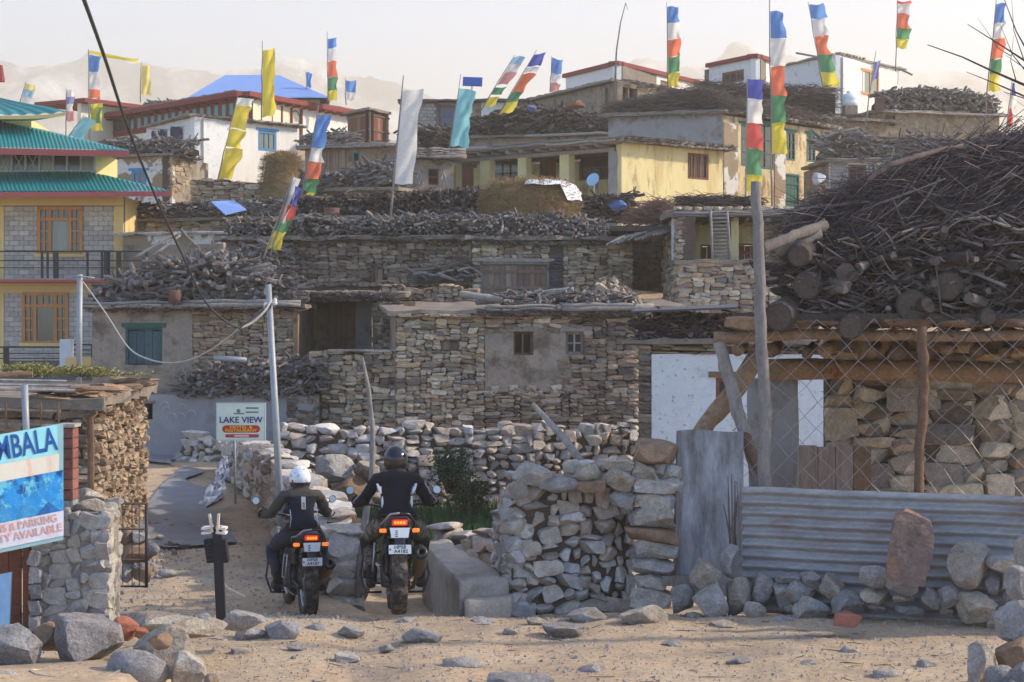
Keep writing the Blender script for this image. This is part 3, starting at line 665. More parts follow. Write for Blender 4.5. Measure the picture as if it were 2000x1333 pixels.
def hexa(pts_bottom, z0s, z1s):
    a, b, e, f = pts_bottom
    return [Vector((a[0],a[1],z0s)), Vector((b[0],b[1],z0s)), Vector((e[0],e[1],z0s)), Vector((f[0],f[1],z0s)),
            Vector((a[0],a[1],z1s[0])), Vector((b[0],b[1],z1s[0])), Vector((e[0],e[1],z1s[1])), Vector((f[0],f[1],z1s[1]))]
rough_block('bridge_parapet', 'low rough concrete parapet running back beside the right motorcycle', 'parapet', hexa([(PX(898,20.3),20.3),(PX(990,20.7),20.7),(PX(826,25.4),25.4),(PX(872,25.6),25.6)], -.75, (.27,.14)), CONC, .035, 14)
rough_block('parapet_block', 'squared concrete block at the end of the parapet below the dry stone wall', 'block', hexa([(PX(910,20.0),20.0),(PX(996,20.15),20.15),(PX(906,20.28),20.28),(PX(1000,20.5),20.5)], -.3, (.12,.12)), CONC, .025, 8)

# ---- left stone hut with slab roof
T = thing('stone_hut', 'low stone hut with slab roof beside the lane, sunlit end wall', 'house', (-7,29,-.4))
H1f = W(-60,27,188,27); H1s = W(188,27,281,33); zr = 1.74
f1 = MB().wbox(H1f,0,H1f.L-.1,-.5,zr,-.3,-.1).build('front_wall', EARTH, T)
s1 = MB().wbox(H1s,.02,H1s.L,-.6,zr,-.4,-.1).build('end_wall', EARTH, T)
MB().prism([(q.x,q.y) for q in (H1f.p(.2,0,-.31),H1f.p(H1f.L-.3,0,-.31),H1s.p(H1s.L-.1,0,-.45),H1f.p(.2,0,-6))], -.6, zr-.02).build('rear_wall', MUD, T)
hole = H1f.rect(176,815,192,1000)
stone_face(f1, H1f, 0, H1f.L, -.5, zr, (.18,.5), (.05,.12), ST_DARK, dep=.2, seed=41, holes=[(hole[0],hole[1]-.0,-1,hole[3])])  # the front wall's shade is put into its dark stones
stone_face(s1, H1s, 0, H1s.L, -.6, zr, (.1,.3), (.05,.11), ST_WARM, dep=.22, seed=42, proud=.1, roll=.15)
MB().wbox(H1f, *H1f.rect(112,798,178,816), -.05, .06).build('lintel', WOODG, T)
MB().tube([P(176,812,26.85),P(178,890,26.85),P(177,1000,26.85)], .045, 8).build('door_post', WOODB, T)
RF = [H1f.p(-.2,0,.3), H1f.p(H1f.L+.12,0,.3), H1s.p(H1s.L+.2,0,.2), H1f.p(-.2,0,-6.4)]
roof(T, [(q.x,q.y) for q in RF], zr, .13, ROOFE, jag=.06, seed=9)
r = random.Random(8)
for k in range(34):
    if k < 20: q = H1f.p(1.0+(H1f.L-1.0)*r.random(), zr+.135+.05*(k % 3), .32-r.random()*.7)
    else: q = H1s.p(H1s.L*r.random(), zr+.135+.05*(k % 3), .14-r.random()*.5)
    s = stones(SLAB if k % 3 else ST_WARM, True)[k % 14]
    put('roof_slab', s, T, q, (r.uniform(-.12,.12), r.uniform(-.1,.1), r.uniform(0,3)), (r.uniform(.3,.7), r.uniform(.25,.45), r.uniform(.05,.1)))
for k in range(3):
    y0 = 742+k*9; MB().tube([P(-40,y0,26.6-.2*k), P(130+8*k,y0+3,26.9-.2*k)], .02, 6).build('roof_pole', GALV, T)
MB().tube([P(48,752,26.3),P(54,920,26.3)], .045, 8).build('downpipe', POLEG, T, smooth=True)
for k in range(4): MB().tube([P(12+34*k,786,26.4),P(13+34*k,840,26.4)], .012, 5).build('rail_bar', WOODB, T)
for yy in (800,828): MB().tube([P(-20,yy,26.42),P(118,yy+4,26.42)], .02, 6).build('rail', WOODG, T)
o = put('roof_log', log_mesh(5, WOODB, .02, n=10), None, P(32,737,27.4), (0,.03,.05), (.42,.85,.85)); tag(o, 'short cut log lying on the slab roof of the stone hut', 'log')
def foliage(name, label, cen, rad, n, mat, stem=None, leaf=.05, seed=1, cat='bush', group=None, trunk=None):
    r = random.Random(seed); T = thing(name, label, cat, (cen[0],cen[1],cen[2]-rad[2]), group); mb = MB(); st = MB()
    K = max(5, int(n/90)); cl = []
    for k in range(K):
        q = Vector((r.gauss(0,.42), r.gauss(0,.42), r.uniform(-.75,.8))); q = Vector((q.x*rad[0], q.y*rad[1], q.z*rad[2])); cl.append(Vector(cen)+q)
        b = Vector((cen[0]+q.x*.2, cen[1]+q.y*.2, cen[2]-rad[2]*1.05)); st.tube([b, b.lerp(cl[-1],.5)+Vector((r.gauss(0,.02),r.gauss(0,.02),0)), cl[-1]], [.014,.01,.004], 4)
    for i in range(n):
        q = r.choice(cl)+Vector((r.gauss(0,.3)*rad[0], r.gauss(0,.3)*rad[1], r.gauss(0,.25)*rad[2]))
        a = Vector((r.gauss(0,1),r.gauss(0,1),r.gauss(0,1))).normalized(); b = a.orthogonal().normalized(); e = a.cross(b); s = leaf*r.uniform(.5,1.3)
        mb.add([q, q+b*s*.5+e*s*.25, q+b*s, q+b*s*.5-e*s*.25], [(0,1,2,3)])
    mb.build('foliage', mat, T, kind='stuff'); st.build('stems', TWIG, T, kind='stuff'); return T
LEAF = M('shrub_leaf', [c(38,62,40), c(52,80,48), c(30,50,36), c(64,86,50)], mott=.2, bump=0)
LEAFY = M('dry_shrub_leaf', [c(122,128,70), c(150,134,78), c(92,112,60), c(164,142,90)], mott=.2, bump=0)
foliage('field_bush', 'round dark green bush against the retaining wall, right of the dark helmet', P(876,922,35.8), (.34,.3,.36), 2600, LEAF, leaf=.06, seed=3)
foliage('field_bush', 'lower dark green bush in the grass by the retaining wall', P(922,975,35.4), (.28,.28,.3), 2200, LEAF, leaf=.06, seed=4)
foliage('roof_shrub', 'yellow green scrub growing on the hut roof at the far left', P(50,724,31), (.55,.3,.09), 1500, LEAFY, leaf=.05, seed=5)
foliage('roof_shrub', 'dry scrub on the hut roof under the white meter box', P(165,726,31), (.6,.3,.07), 1500, LEAFY, leaf=.05, seed=6)
MIXS = M('pile_stone', [c(150,140,128),c(120,110,104),c(166,150,128)], mott=.25, msc=14, bump=.4)
# ---- left gate pillar, sign, brick pier, door, iron gate
T = thing('gate_wall', 'mortared rubble wall end behind the painted sign', 'wall', (PX(145,19),19.3,0))
Wg = W(60,19.0,212,19.0); Wg2 = W(212,19.0,232,20.3)
MB().wbox(Wg,.02,Wg.L-.08,-.2,1.08,-.9,-.015).build('mortar', M('mortar', [c(132,124,116)], mott=.25, msc=8, bump=.6, bsc=30), T)
stone_face(T, Wg, 0, Wg.L, -.2, 1.1, (.09,.2), (.07,.16), ST_CEM, near=True, dep=.12, proud=.012, seed=51, roll=.3, top=lambda u: 1.1+.04*math.sin(u*9))
stone_face(T, Wg2, 0, Wg2.L, -.2, 1.1, (.14,.3), (.08,.2), ST_CEM, near=True, dep=.16, proud=.03, seed=52, roll=.3)
for k, b in enumerate([(138,975,205,1005),(196,990,232,1020),(150,955,200,985)]): rock(*b, 19.2+.25*k, parent=T, name='stone', mat=ROCK)
for k in range(5): rock(58, 1076+32*k, 82, 1108+32*k, 18.95, parent=T, name='stone', mat=ROCK2, boxy=1.)
T = thing('brick_pier', 'red brick pier at the right edge of the painted sign', 'pillar', (PX(130,19.1),19.2,.6))
MB().bbox(PX(119,19.1),PX(140,19.1),19.12,19.3,.6,1.86).build('pier_core', GROUT, T)
for k in range(13):
    MB().bbox(PX(116,19.1),PX(143,19.1),19.08,19.33,.62+k*.096,.62+k*.096+.085).build('brick', BRICKM if k > 5 else ST_CEM, T)
MB().bbox(PX(115,19.1)-.01,PX(143,19.1)+.02,19.06,19.35,1.868,1.9).build('cap', CONC, T)
T = thing('painted_door', 'rust brown wooden door below the painted sign', 'door', (PX(30,19.2),19.2,0))
MB().bbox(PX(46,19.05),PX(59,19.05),19.02,19.12,-.03,1.1).build('door_frame', BRPAINT, T)
for k in range(3): MB().bbox(PX(-30+24*k,19.1),PX(-7.5+24*k,19.1),19.1,19.14,.0,1.1).build('plank', BRPAINT, T)
for zz in (.12,.8): MB().bbox(PX(-30,19.1),PX(41,19.1),19.075,19.097,zz,zz+.09).build('rail', BRPAINT, T)
# painted sign
SB = W(-75,18.3,124,18.75)
T = thing('painted_sign', 'weathered blue painted hoarding lettered MBALA beside the rubble wall', 'sign', SB.p(.5,.7,-.03))
zb_l, zt_l, zb_r, zt_r = SB.z(0,1090), SB.z(0,846), SB.z(124,1052), SB.z(112,826)
sl_ = (zt_r-zt_l)/(SB.u(112)-SB.u(0))
def sz(y, x=60):  # follow the slope of the board
    u, z = SB.uz(x, y); return z-sl_*(u-SB.u(60))
def sign_band(name, x0, x1, y0, y1, mat, o, parent=T, yref=60):
    u0, u1 = SB.u(x0), SB.u(x1); um = SB.u(60); za, zb = SB.z(60,y1), SB.z(60,y0); q = lambda u, z, oo: SB.p(u, z+sl_*(u-um), oo)
    vs = [q((u0,u1)[k & 1], (za,zb)[k >> 2 & 1], (o,o-.006)[k >> 1 & 1]) for k in range(8)]
    return MB().add(vs, [(0,2,3,1),(4,5,7,6),(0,1,5,4),(2,6,7,3),(0,4,6,2),(1,3,7,5)]).build(name, mat, parent)
SKYB = M('sign_sky_paint', [c(150,214,220)], rough=.5, mott=.15, msc=9, bump=.1, stain=[(c(176,220,206), 5., .5, .66)])
LAKEB = M('sign_lake_paint', [c(44,140,204)], rough=.5, mott=.3, msc=14, bump=.1, stain=[(c(110,190,206), 9., .5, .6), (c(24,70,140), 6., .54, .62)])
CREAM = M('sign_cream_paint', [c(222,212,194)], rough=.6, mott=.08, msc=9, bump=.1, stain=[(c(226,170,140), 8., .52, .7)], stretch=(1,1,.25))
PINK = M('sign_pale_paint', [c(206,206,214)], rough=.6, mott=.1, msc=9, bump=.1, stain=[(c(214,170,166), 8., .52, .68)])
INKB = fcol('sign_ink_blue', c(30,84,150)); INKR = fcol('sign_ink_red', c(212,164,152)); INKV = fcol('sign_ink_violet', c(72,70,150))
sign_band('board', -75, 124, 838, 1068, fcol('sign_back', c(140,176,180)), -.003)
sign_band('name_band', -75, 112, 839, 896, SKYB, .004); sign_band('cream_band', -75, 115, 896.3, 930, CREAM, .004)
pic = sign_band('picture_panel', -75, 123, 930.3, 1010, LAKEB, .004); sign_band('notice_band', -75, 124, 1010.3, 1060, PINK, .004)
TUFT = None
rot_s = Matrix.Rotation(SB.ang,4,'Z') @ Matrix.Rotation(math.pi/2,4,'X') @ Matrix.Rotation(math.atan(sl_),4,'Z')
def sign_text(s, x, y, hpx, mat, sx=1., al='RIGHT', o=.008):
    u, _ = SB.uz(x, y); um = SB.u(60); z = SB.z(60,y)+sl_*(u-um); q = SB.p(u, z, o)
    return glyphs('lettering', s, hpx*18.6/F/.72, mat, T, Matrix.Translation(q) @ rot_s, .0015, sx, al)
sign_text('MBALA', 110, 868, 46, INKB, .6)
sign_text('OMS & PARKING', 112, 1022, 15, INKR, .9); sign_text('ITY AVAILABLE', 121, 1042, 15, INKR, .95)
for k, (ax, ay, bx, by, hh) in enumerate([(30,1008,78,1008,34),(70,1009,118,1009,22),(-30,1008,28,1008,44)]):
    pa, pb, pt = [SB.p(SB.u(x), SB.z(60,y)+sl_*(SB.u(x)-SB.u(60)), .0075) for x, y in ((ax,ay),(bx,by),((ax+bx)/2,ay-hh))]
    MB().add([pa,pb,pt], [(0,1,2)]).build('painted_peak', fcol('sign_peak%d' % k, c(34,104,168) if k % 2 else c(60,140,190), mott=.35), pic)
# iron gate
T = thing('iron_gate', 'open rusty iron gate frame with thin bars by the lane', 'gate', (PX(260,22.4),22.4,0))
def bar(x0,y0,x1,y1,d,rad,name,mat,parent,n=6,d1=None): return MB().tube([P(x0,y0,d),P(x1,y1,d if d1 is None else d1)], rad, n).build(name, mat, parent, smooth=True)
IRON = M('rusty_iron', [c(66,58,58)], rough=.7, mott=.3, msc=20, bump=.2, metal=.2)
bar(286,984,286,1148,22.4,.018,'stile',IRON,T); bar(136,983,287,984,21.8,.016,'rail',IRON,T,d1=22.4)
for yy in (1034,1094,1146): bar(140,yy-2,286,yy,21.8,.012,'rail',IRON,T,d1=22.4)
for xx in (240,258,272): bar(xx,986,xx,1145,22.35,.005,'gate_bar',IRON,T)
for k, b in enumerate([(232,1030,262,1064),(255,1040,292,1066),(232,1060,300,1100),(234,1096,262,1138),(258,1106,300,1140),(285,1060,312,1085)]):
    rock(*b, 23.2, 'rubble stone heaped behind the iron gate, %s from the top' % ORD[k], mat=ROCK2 if k % 2 else SLAB)
for k, b in enumerate([(300,1046,330,1064),(328,1056,360,1070),(310,1112,345,1128),(350,1060,372,1072)]):
    rock(*b, 11200*1.1/((b[3])-640)*1.02, 'grey stone lying on the lane verge right of the iron gate, %s from left' % ORD[k], mat=ROCK2)
# barrier post
T = thing('barrier_post', 'dark boom barrier post wrapped in tape at the track edge', 'post', P(430,1212,18.9))
MB().box(P(428,1120,18.9)+Vector((0,0,0)), (.085,.06,.86), Matrix.Rotation(-.045,3,'Y')).build('upright', BLK, T)
for s in (-1,1): MB().box(P(419+s*7,1022,18.86), (.02,.05,.17), Matrix.Rotation(s*.12-.05,3,'Y')).build('fork_prong', fcol('raw_wood_pale', c(210,190,164)), T)
BND = M('ribbed_rubber', [c(44,42,44)], rough=.8, mott=.2, msc=30, bump=.6, bsc=50)
for s in (-1,1):
    mb = MB(); x0 = 421+s*13
    for k in range(7): mb.box(P(x0+k*.9,1056+k*6.6,18.93), (.075,.14,.027), Matrix.Rotation(-.05,3,'Y'))
    mb.build('counterweight', BND, T)
    for k in range(2): MB().box(P(419+s*14,1031+k*9,18.93), (.09,.16,.022), Matrix.Rotation(s*.1,3,'Y')).build('white_band', fcol('white_tape', c(214,204,196)), T)
# street pole, lake view sign, stakes, cables
T = thing('utility_pole', 'grey steel utility pole rising behind the rider in the white helmet', 'pole', P(549,1030,27))
MB().tube([P(550,1052,27),P(540,840,27),P(524,556,27)], [.05,.045,.04], 12).build('shaft', POLEG, T, smooth=True)
MB().box(P(526,592,26.95),(.16,.05,.03),Matrix.Rotation(.5,3,'Y')).build('cross_arm', POLEG, T)
for k in range(2): MB().lathe([(0,-.04),(.028,-.04),(.032,-.01),(.02,0),(.03,.02),(.018,.045),(0,.05)],10,Matrix.Translation(P(519+18*k,598-8*k,26.93))).build('insulator', fcol('porcelain', c(214,210,204), .3), T, smooth=True)
LS = W(424,30.2,517,30.2)
T = thing('lake_view_sign', 'small white board lettered LAKE VIEW hotel and restaurant on a post', 'sign', P(462,960,30.25))
bar(457,800,460,985,30.28,.018,'post',POLEG,T)
a = LS.rect(424,789,517,859); bd = MB().wbox(LS,*a,-.02,0).build('board', fcol('sign_board_pale', c(220,226,206), mott=.06), T)
for q in ((a[0]-.015,a[0],a[2]-.015,a[3]+.015),(a[1],a[1]+.015,a[2]-.015,a[3]+.015),(a[0],a[1],a[2]-.015,a[2]),(a[0],a[1],a[3],a[3]+.015)): MB().wbox(LS,*q,-.025,.006).build('frame_strip', fcol('sign_frame', c(190,204,196)), bd)
def capsule(x0,y0,x1,y1,mat,o=.003):
    u0,u1,z0,z1 = LS.rect(x0,y0,x1,y1); rr = (z1-z0)/2; pts = []
    for s, uc in ((1,u1-rr),(-1,u0+rr)):
        for k in range(9): an = -math.pi/2+math.pi*k/8; pts.append(LS.p(uc+s*math.cos(an)*rr, (z0+z1)/2+s*math.sin(an)*rr, o))
    return MB().add(pts, [tuple(range(len(pts)))]).build('red_banner', mat, T)
REDS = fcol('sign_red', c(206,58,48)); capsule(434,831,508,845.5,REDS); capsule(440,848.5,506,855,fcol('sign_dull_red', c(190,72,70)))
rt = Matrix.Rotation(math.pi/2,4,'X')
def ltext(s, x, y, hpx, mat, sx): 
    u, z = LS.uz(x,y); return glyphs('lettering', s, hpx*30.2/F/.72, mat, T, Matrix.Translation(LS.p(u,z,.006)) @ rt, .0012, sx)
NAVY = fcol('sign_navy', c(26,34,110)); YLT = fcol('sign_yellow', c(240,206,70)); GRYT = fcol('sign_grey', c(120,126,124))
ltext('LAKE VIEW', 470.5, 821, 12, NAVY, 1.02); ltext('HOTEL &', 471, 835, 5.2, YLT, 1.5); ltext('RESTAURANT', 471, 841.5, 5.2, YLT, 1.4); MB().wbox(LS,*LS.rect(458,850.3,486,853.3),.0035,.006).build('fine_print', fcol('sign_white', c(230,200,196)), T)
u, z = LS.uz(466,803); MB().lathe([(0,.004),(.03,.004)],14,Matrix.Translation(LS.p(u,z,.001)) @ rt).build('emblem', GRYT, T)
MB().wbox(LS,*LS.rect(456,807,477,809.5),.001,.004).build('emblem', GRYT, T)
for yy in (796,804): MB().wbox(LS,*LS.rect(480,yy,505,yy+3),.001,.004).build('fine_print', GRYT, T)
o = MB().tube([P(700,1168,23.6),P(706,1060,23.7),P(727,930,23.8),P(728,840,23.9),P(720,760,23.9),P(708,699,23.9)], [.045,.042,.036,.03,.024,.014], 8).build('wooden_stake', WOODG, smooth=True); tag(o, 'tall crooked pale wooden stake beside the right rider', 'stake')
o = MB().tube([P(1150,925,23.2),P(1105,860,23.6),P(1041,790,24)], [.05,.045,.025], 8).build('leaning_branch', WOODG, smooth=True); tag(o, 'peeled branch leaning against the dry stone wall', 'branch')
def cable(name, label, pts, rad, mat):
    q = []; n = len(pts)
    for i in range(n-1):
        p0, p1, p2, p3 = [Vector(pts[max(0,min(n-1,i+k))]) for k in (-1,0,1,2)]
        for s in range(8):
            t = s/8; q.append(.5*((2*p1)+(p2-p0)*t+(2*p0-5*p1+4*p2-p3)*t*t+(3*p1-p0-3*p2+p3)*t**3))
    q.append(Vector(pts[-1])); o = MB().tube(q, rad, 6).build(name, mat, smooth=True); return tag(o, label, 'cable')
CBL = fcol('black_cable', c(58,58,64), .6); CBW = fcol('grey_cable', c(170,164,158), .6)
cable('power_cable', 'thick black power cable sagging from the top left to the pole', [P(130,-90,9.5),P(164,0,11.5),P(205,115,14),P(250,250,17.5),P(308,395,21),P(352,490,23.5),P(398,585,25.5),P(440,628,26.3),P(468,641,26.6)], .013, CBL)
cable('service_cable', 'twisted grey wire bundle from the insulator to the cable joint', [P(528,590,26.9),P(515,610,26.8),P(490,632,26.7),P(468,641,26.6)], .017, CBW)
cable('service_cable', 'thin wire from the cable joint up to the pole top', [P(468,642,26.58),P(500,615,26.7),P(522,596,26.85)], .009, CBL)
cable('slack_wire', 'slack white wire looping across the mud house to the left pole', [P(466,643,26.6),P(430,672,28),P(380,700,30),P(335,709,31.5),P(290,702,33),P(250,678,34),P(205,610,34.6),P(160,548,35)], .012, CBW)
T = thing('left_pole', 'slim blue grey pole in front of the yellow hotel', 'pole', P(155,730,35.5))
bar(156,536,154,760,35.5,.05,'shaft',POLEG,T,10); bar(130,538,185,543,35.45,.012,'cross_arm',POLEG,T)
# crumpled plastic sheet on the wall end
r = random.Random(3); mb = MB(); K = 16
for j in range(K+1):
    for i in range(9):
        t = j/K; x = 438-34*t*t+(i-4)*(1.6+3.2*t)+4*math.sin(i*2+j); y = 892+92*t; d = 33.4-3.0*t
        mb.v.append(P(x,y,d)+Vector((0,noise.noise(Vector((i*.7,j*.5,2)))*.12,noise.noise(Vector((i*.9,j*.9,7)))*.05)))
mb.f = [(j*9+i,j*9+i+1,(j+1)*9+i+1,(j+1)*9+i) for j in range(K) for i in range(8)]
o = mb.build('plastic_sheet', PLAST, smooth=True); tag(o, 'crumpled translucent plastic sheet trailing off the lane wall', 'plastic sheet')
o = MB().tube([P(438,1140,20.8),P(446,1150,20.75),P(478,1166,20.6)], .012, 6).build('pale_stick', fcol('raw_wood_pale', c(210,190,164)), smooth=True); tag(o, 'thin bent pale stick lying on the track behind the barrier post', 'stick')
# ------------------------------------------------------------------ the open shed on the right with firewood on its roof
SHED = thing('firewood_shed', 'open timber shed with stone back wall, wire front and firewood roof', 'shed', (5.5,22.5,0))
Wf = W(1395,20.95,2120,20.95); Wk = W(1618,24.6,2150,24.6)
def tubex(pts, rad, mat, name, parent, n=10, knots=0, seed=1):
    """a slightly crooked log through the given points"""
    r = random.Random(seed); q = []; rr = []
    m = len(pts); rad = rad if isinstance(rad, (list,tuple)) else [rad]*m
    for i in range(m-1):
        for s in range(6):
            t = s/6; q.append(pts[i].lerp(pts[i+1],t)+Vector((r.gauss(0,.006),r.gauss(0,.006),r.gauss(0,.006)))); rr.append((rad[i]+(rad[i+1]-rad[i])*t)*r.uniform(.93,1.08))
    q.append(pts[-1]); rr.append(rad[-1]); return MB().tube(q, rr, n).build(name, mat, parent, smooth=True)
bw = MB().wbox(Wk,0,Wk.L,-.2,2.72,-.4,-.1).build('back_wall', EARTH, SHED)
stone_face(bw, Wk, 0, Wk.L, -.2, 2.72, (.28,.62), (.13,.34), ST_MID, near=True, dep=.3, seed=61, roll=.03, proud=.08)
tubex([P(1392,660,20.95),P(1600,652,20.95),P(1800,656,20.95),P(2120,655,20.95)], [.062,.06,.055,.06], WOODO, 'eave_beam', SHED, seed=2)
tubex([P(1490,722,22.8),P(1800,722,22.8),P(2120,735,22.8)], [.12,.11,.12], WOODO, 'main_beam', SHED, 14, seed=3)
for k, px in enumerate([1440,1505,1575,1612,1700,1752,1850,1905,1960,2030,2080]):
    tubex([P(px,684+4*(k % 3),21.15),P(px+15,676,25)], .075*(1 if k % 2 else .8), WOODB if k % 3 else WOODO, 'rafter', SHED, seed=70+k)
# earth and brush layer of the roof
rl = MB().prism([(PX(1420,21.2),20.75),(PX(2150,21),20.75),(PX(2150,25.4),25.6),(PX(1470,25.4),25.6)], PZ(655,21)+.12, PZ(655,21)+.22).build('roof_layer', EARTH, SHED)
for k, (x0,x1) in enumerate([(1418,1492),(1500,1590),(1592,1700),(1705,1820),(1822,1930),(1935,2050)]):
    put('roof_plank', stones(SLAB if k == 0 else WOODB, True)[k], SHED, P((x0+x1)/2,632,20.85), (0,.02,0), ((x1-x0)*21/F,.5,.14 if k == 0 else .09))
tubex([P(1478,356,20.45),P(1484,600,20.45),P(1494,800,20.45),P(1492,955,20.45),P(1498,1160,20.4)], [.05,.058,.062,.066,.066], WOODG, 'tall_post', SHED, 12, seed=5)
tubex([P(1800,638,20.5),P(1804,760,20.5),P(1796,900,20.5),P(1793,1140,20.3)], [.05,.055,.05,.055], WOODB, 'short_post', SHED, 12, seed=6)
tubex([P(1404,668,20.95),P(1424,740,20.95),P(1446,820,20.92),P(1466,880,20.9),P(1482,960,20.8)], [.06,.07,.066,.062,.06], WOODG, 'forked_brace', SHED, 12, seed=7)
tubex([P(1478,700,21.3),P(1428,770,21.25),P(1366,848,21.1),P(1340,900,21.0)], [.1,.1,.085,.07], WOODO, 'angled_brace', SHED, 12, seed=8)
tubex([P(1452,850,20.9),P(1476,900,20.8),P(1502,950,20.7)], [.07,.06,.05], WOODB, 'stub_brace', SHED, 10, seed=9)
tubex([P(1486,488,20.5),P(1540,465,20.7),P(1610,440,21.2)], [.055,.055,.06], WOODG, 'prop_pole', SHED, 10, seed=10)
tubex([P(1520,490,20.9),P(1600,455,21.1)], [.06,.07], WOODG, 'prop_pole', SHED, 10, seed=11)
rough_block('plaster_column', None, None, hexa([(PX(1462,23.3),23.3),(PX(1556,23.3),23.3),(PX(1470,23.9),23.9),(PX(1558,23.9),23.9)], -.2, (PZ(742,23.3),PZ(742,23.3))), MUD2, .03, 8, SHED)
T = thing('timber_boards', 'dark upright boards standing inside the firewood shed', 'boards', P(1630,980,22.6))
for k in range(4):
    x0 = 1560+k*36; MB().bbox(PX(x0,22.6),PX(x0+34,22.6),22.55+.02*k,22.6+.02*k,-.05,PZ(870+3*(k % 2),22.6)).build('board', PLANK if k < 3 else WOODB, T)
# wire netting
T = thing('chain_link_fence', 'chain link netting hung across the shed front', 'fence', P(1730,960,20.7))
WIRE = M('netting_wire', [c(150,142,138)], rough=.5, mott=.2, msc=20, bump=0, metal=.2)
def knot(i, j):
    return P(1436+27*i+4*math.sin(i*.9+j*.7), 622+27*j+3*math.sin(i*1.3+j), 20.66+.03*math.sin(i+j*1.7))
for k in range(25):
    MB().tube([knot(k+((j+k) % 2), j)+Vector((0,.006*((j+k) % 2),0)) for j in range(15)], .0045, 4, cap=False).build('wire', WIRE, T)
# metal sheets
Wc = W(1450,20.25,2110,18.85); mb = MB(); zt, zb = Wc.z(1450,951), -.02; NU, NZ = 70, 96
for j in range(NZ+1):
    z = zb+(zt-zb)*j/NZ
    for i in range(NU+1):
        u = Wc.L*i/NU; mb.v.append(Wc.p(u, z+.014*noise.noise(Vector((u*1.5,0,3))), .022*math.sin(z*2*math.pi/.105)+.03*noise.noise(Vector((u*1.1,z*2,4)))+.012*noise.noise(Vector((u*5,z*6,1)))))
mb.f = [(j*(NU+1)+i,j*(NU+1)+i+1,(j+1)*(NU+1)+i+1,(j+1)*(NU+1)+i) for j in range(NZ) for i in range(NU)]
o = mb.build('corrugated_sheet', GALVC, smooth=True); tag(o, 'long corrugated galvanised sheet laid on edge along the shed front', 'metal sheet')
Wp = W(1324,20.7,1452,20.6); mb = MB(); NU, NZ = 24, 12
for j in range(NZ+1):
    for i in range(NU+1):
        u = Wp.L*i/NU; z = .1+(Wp.z(1390,842)-.1)*j/NZ; mb.v.append(Wp.p(u, z+.01*math.sin(u*9), .008*math.sin(u*26)+.012*math.sin(z*3+u*4)-.05*j/NZ))
mb.f = [(j*(NU+1)+i,j*(NU+1)+i+1,(j+1)*(NU+1)+i+1,(j+1)*(NU+1)+i) for j in range(NZ) for i in range(NU)]
T = thing('upright_metal_sheet', 'upright flat grey metal sheet closing the gap left of the shed', 'metal sheet', P(1393,1130,20.7))
mb.build('sheet', GALV, T, smooth=True); bar(1326,842,1318,1150,20.62,.025,'edge_batten',WOODG,T,8)
MB().box(P(1340,1134,20.6),(.5,.12,.1)).build('footing_plank', WOODG, T)
T = thing('dry_weed', 'bunch of dry woody stems between the two metal sheets', 'plant', P(1430,1120,20.3)); r = random.Random(4)
for k in range(9):
    x = 1436+r.uniform(-8,8); MB().tube([P(x,1110,20.25),P(x+r.uniform(-8,6),1040,20.25),P(x+r.uniform(-26,14),960+r.uniform(-40,30),20.25)], [.012,.009,.004], 5).build('stem', TWIG, T)
# firewood on the shed roof: large logs, then brushwood
Wr = W(1500,20.95,2130,20.95)
z0r = PZ(632,20.9)
woodpile('shed_log_pile', 'heavy dark logs stacked on the shed roof under brushwood', Wr, .62, Wr.L, z0r, .92, 420, L=(.35,1.0), thick=(.45,1.0), mat=LOGD, dep=3.4, along=.66, scat=.5, prof=lambda t: .55+.55*min(1,t*2.2), seed=62, crook=.06, o=-.1)
T = bpy.data.objects['shed_log_pile']
BIG = M('old_log_big', [c(70,62,58), c(84,74,68)], mott=.4, msc=8, bump=.7, bsc=16)
for k, (x0,y0,x1,y1,rr,d0) in enumerate([(1520,620,1580,585,.16,20.6),(1575,560,1625,520,.15,20.8),(1660,640,1700,600,.13,20.55),(1780,600,1800,570,.17,20.7),(1850,560,1870,540,.16,20.75),(1560,500,1600,475,.12,20.7),(1930,620,1880,606,.09,20.6)]):
    a, b = P(x0,y0,d0), P(x1,y1,d0+1.4); o = MB().tube([a,a.lerp(b,.03),a.lerp(b,.5),b],[rr*.9,rr,rr*1.02,rr*.92],14).build('log',BIG,T,smooth=False)
    MB().lathe([(0,0),(rr*.5,.002),(rr*.8,0)],14,Matrix.Translation(a-(b-a).normalized()*.003) @ (b-a).to_track_quat('Z','Y').to_matrix().to_4x4()).build('cut_end', M('sawn_end', [c(84,74,66)], mott=.4, msc=30, bump=.3), o)
brush(T, Wr, .4, Wr.L, lambda t: z0r, lambda t: .6+.5*min(1,t*2.2), 900, .7, .014, M('firewood_sticks', [c(84,68,62), c(58,48,48), c(112,94,84), c(140,122,108), c(70,54,50)], mott=.35, msc=14, bump=.3), dep=.35, o=.06, pitch=.45, yaw=.6, name='loose_sticks', sides=5)
T = thing('brushwood_heap', 'huge heap of purple brown brushwood sweeping over the shed roof', 'brushwood', P(1850,420,22.5))
Wb = W(1590,21.2,2160,21.0)
zlo = lambda t: PZ(516-10*t,21.3); ztop = lambda t: PZ(428-168*min(1,max(0,t)*1.5)**.7,21.5)
mb = MB(); rows = []
for i in range(17):
    t = i/16; u = Wb.L*t; a, b = zlo(t)-.1, ztop(t)-.14
    rows += [Wb.p(u,a,-.12),Wb.p(u,a+(b-a)*.6,-.3),Wb.p(u,b,-.9),Wb.p(u,b+.05,-2.2),Wb.p(u,a,-3.2)]
mb.add(rows,[(i*5+k,(i+1)*5+k,(i+1)*5+(k+1) % 5,i*5+(k+1) % 5) for i in range(16) for k in range(5)]+[(0,1,2,3,4)]).build('heap_core', M('brush_core', [c(40,32,34)], mott=.4, msc=20, bump=.8, bsc=30), T)
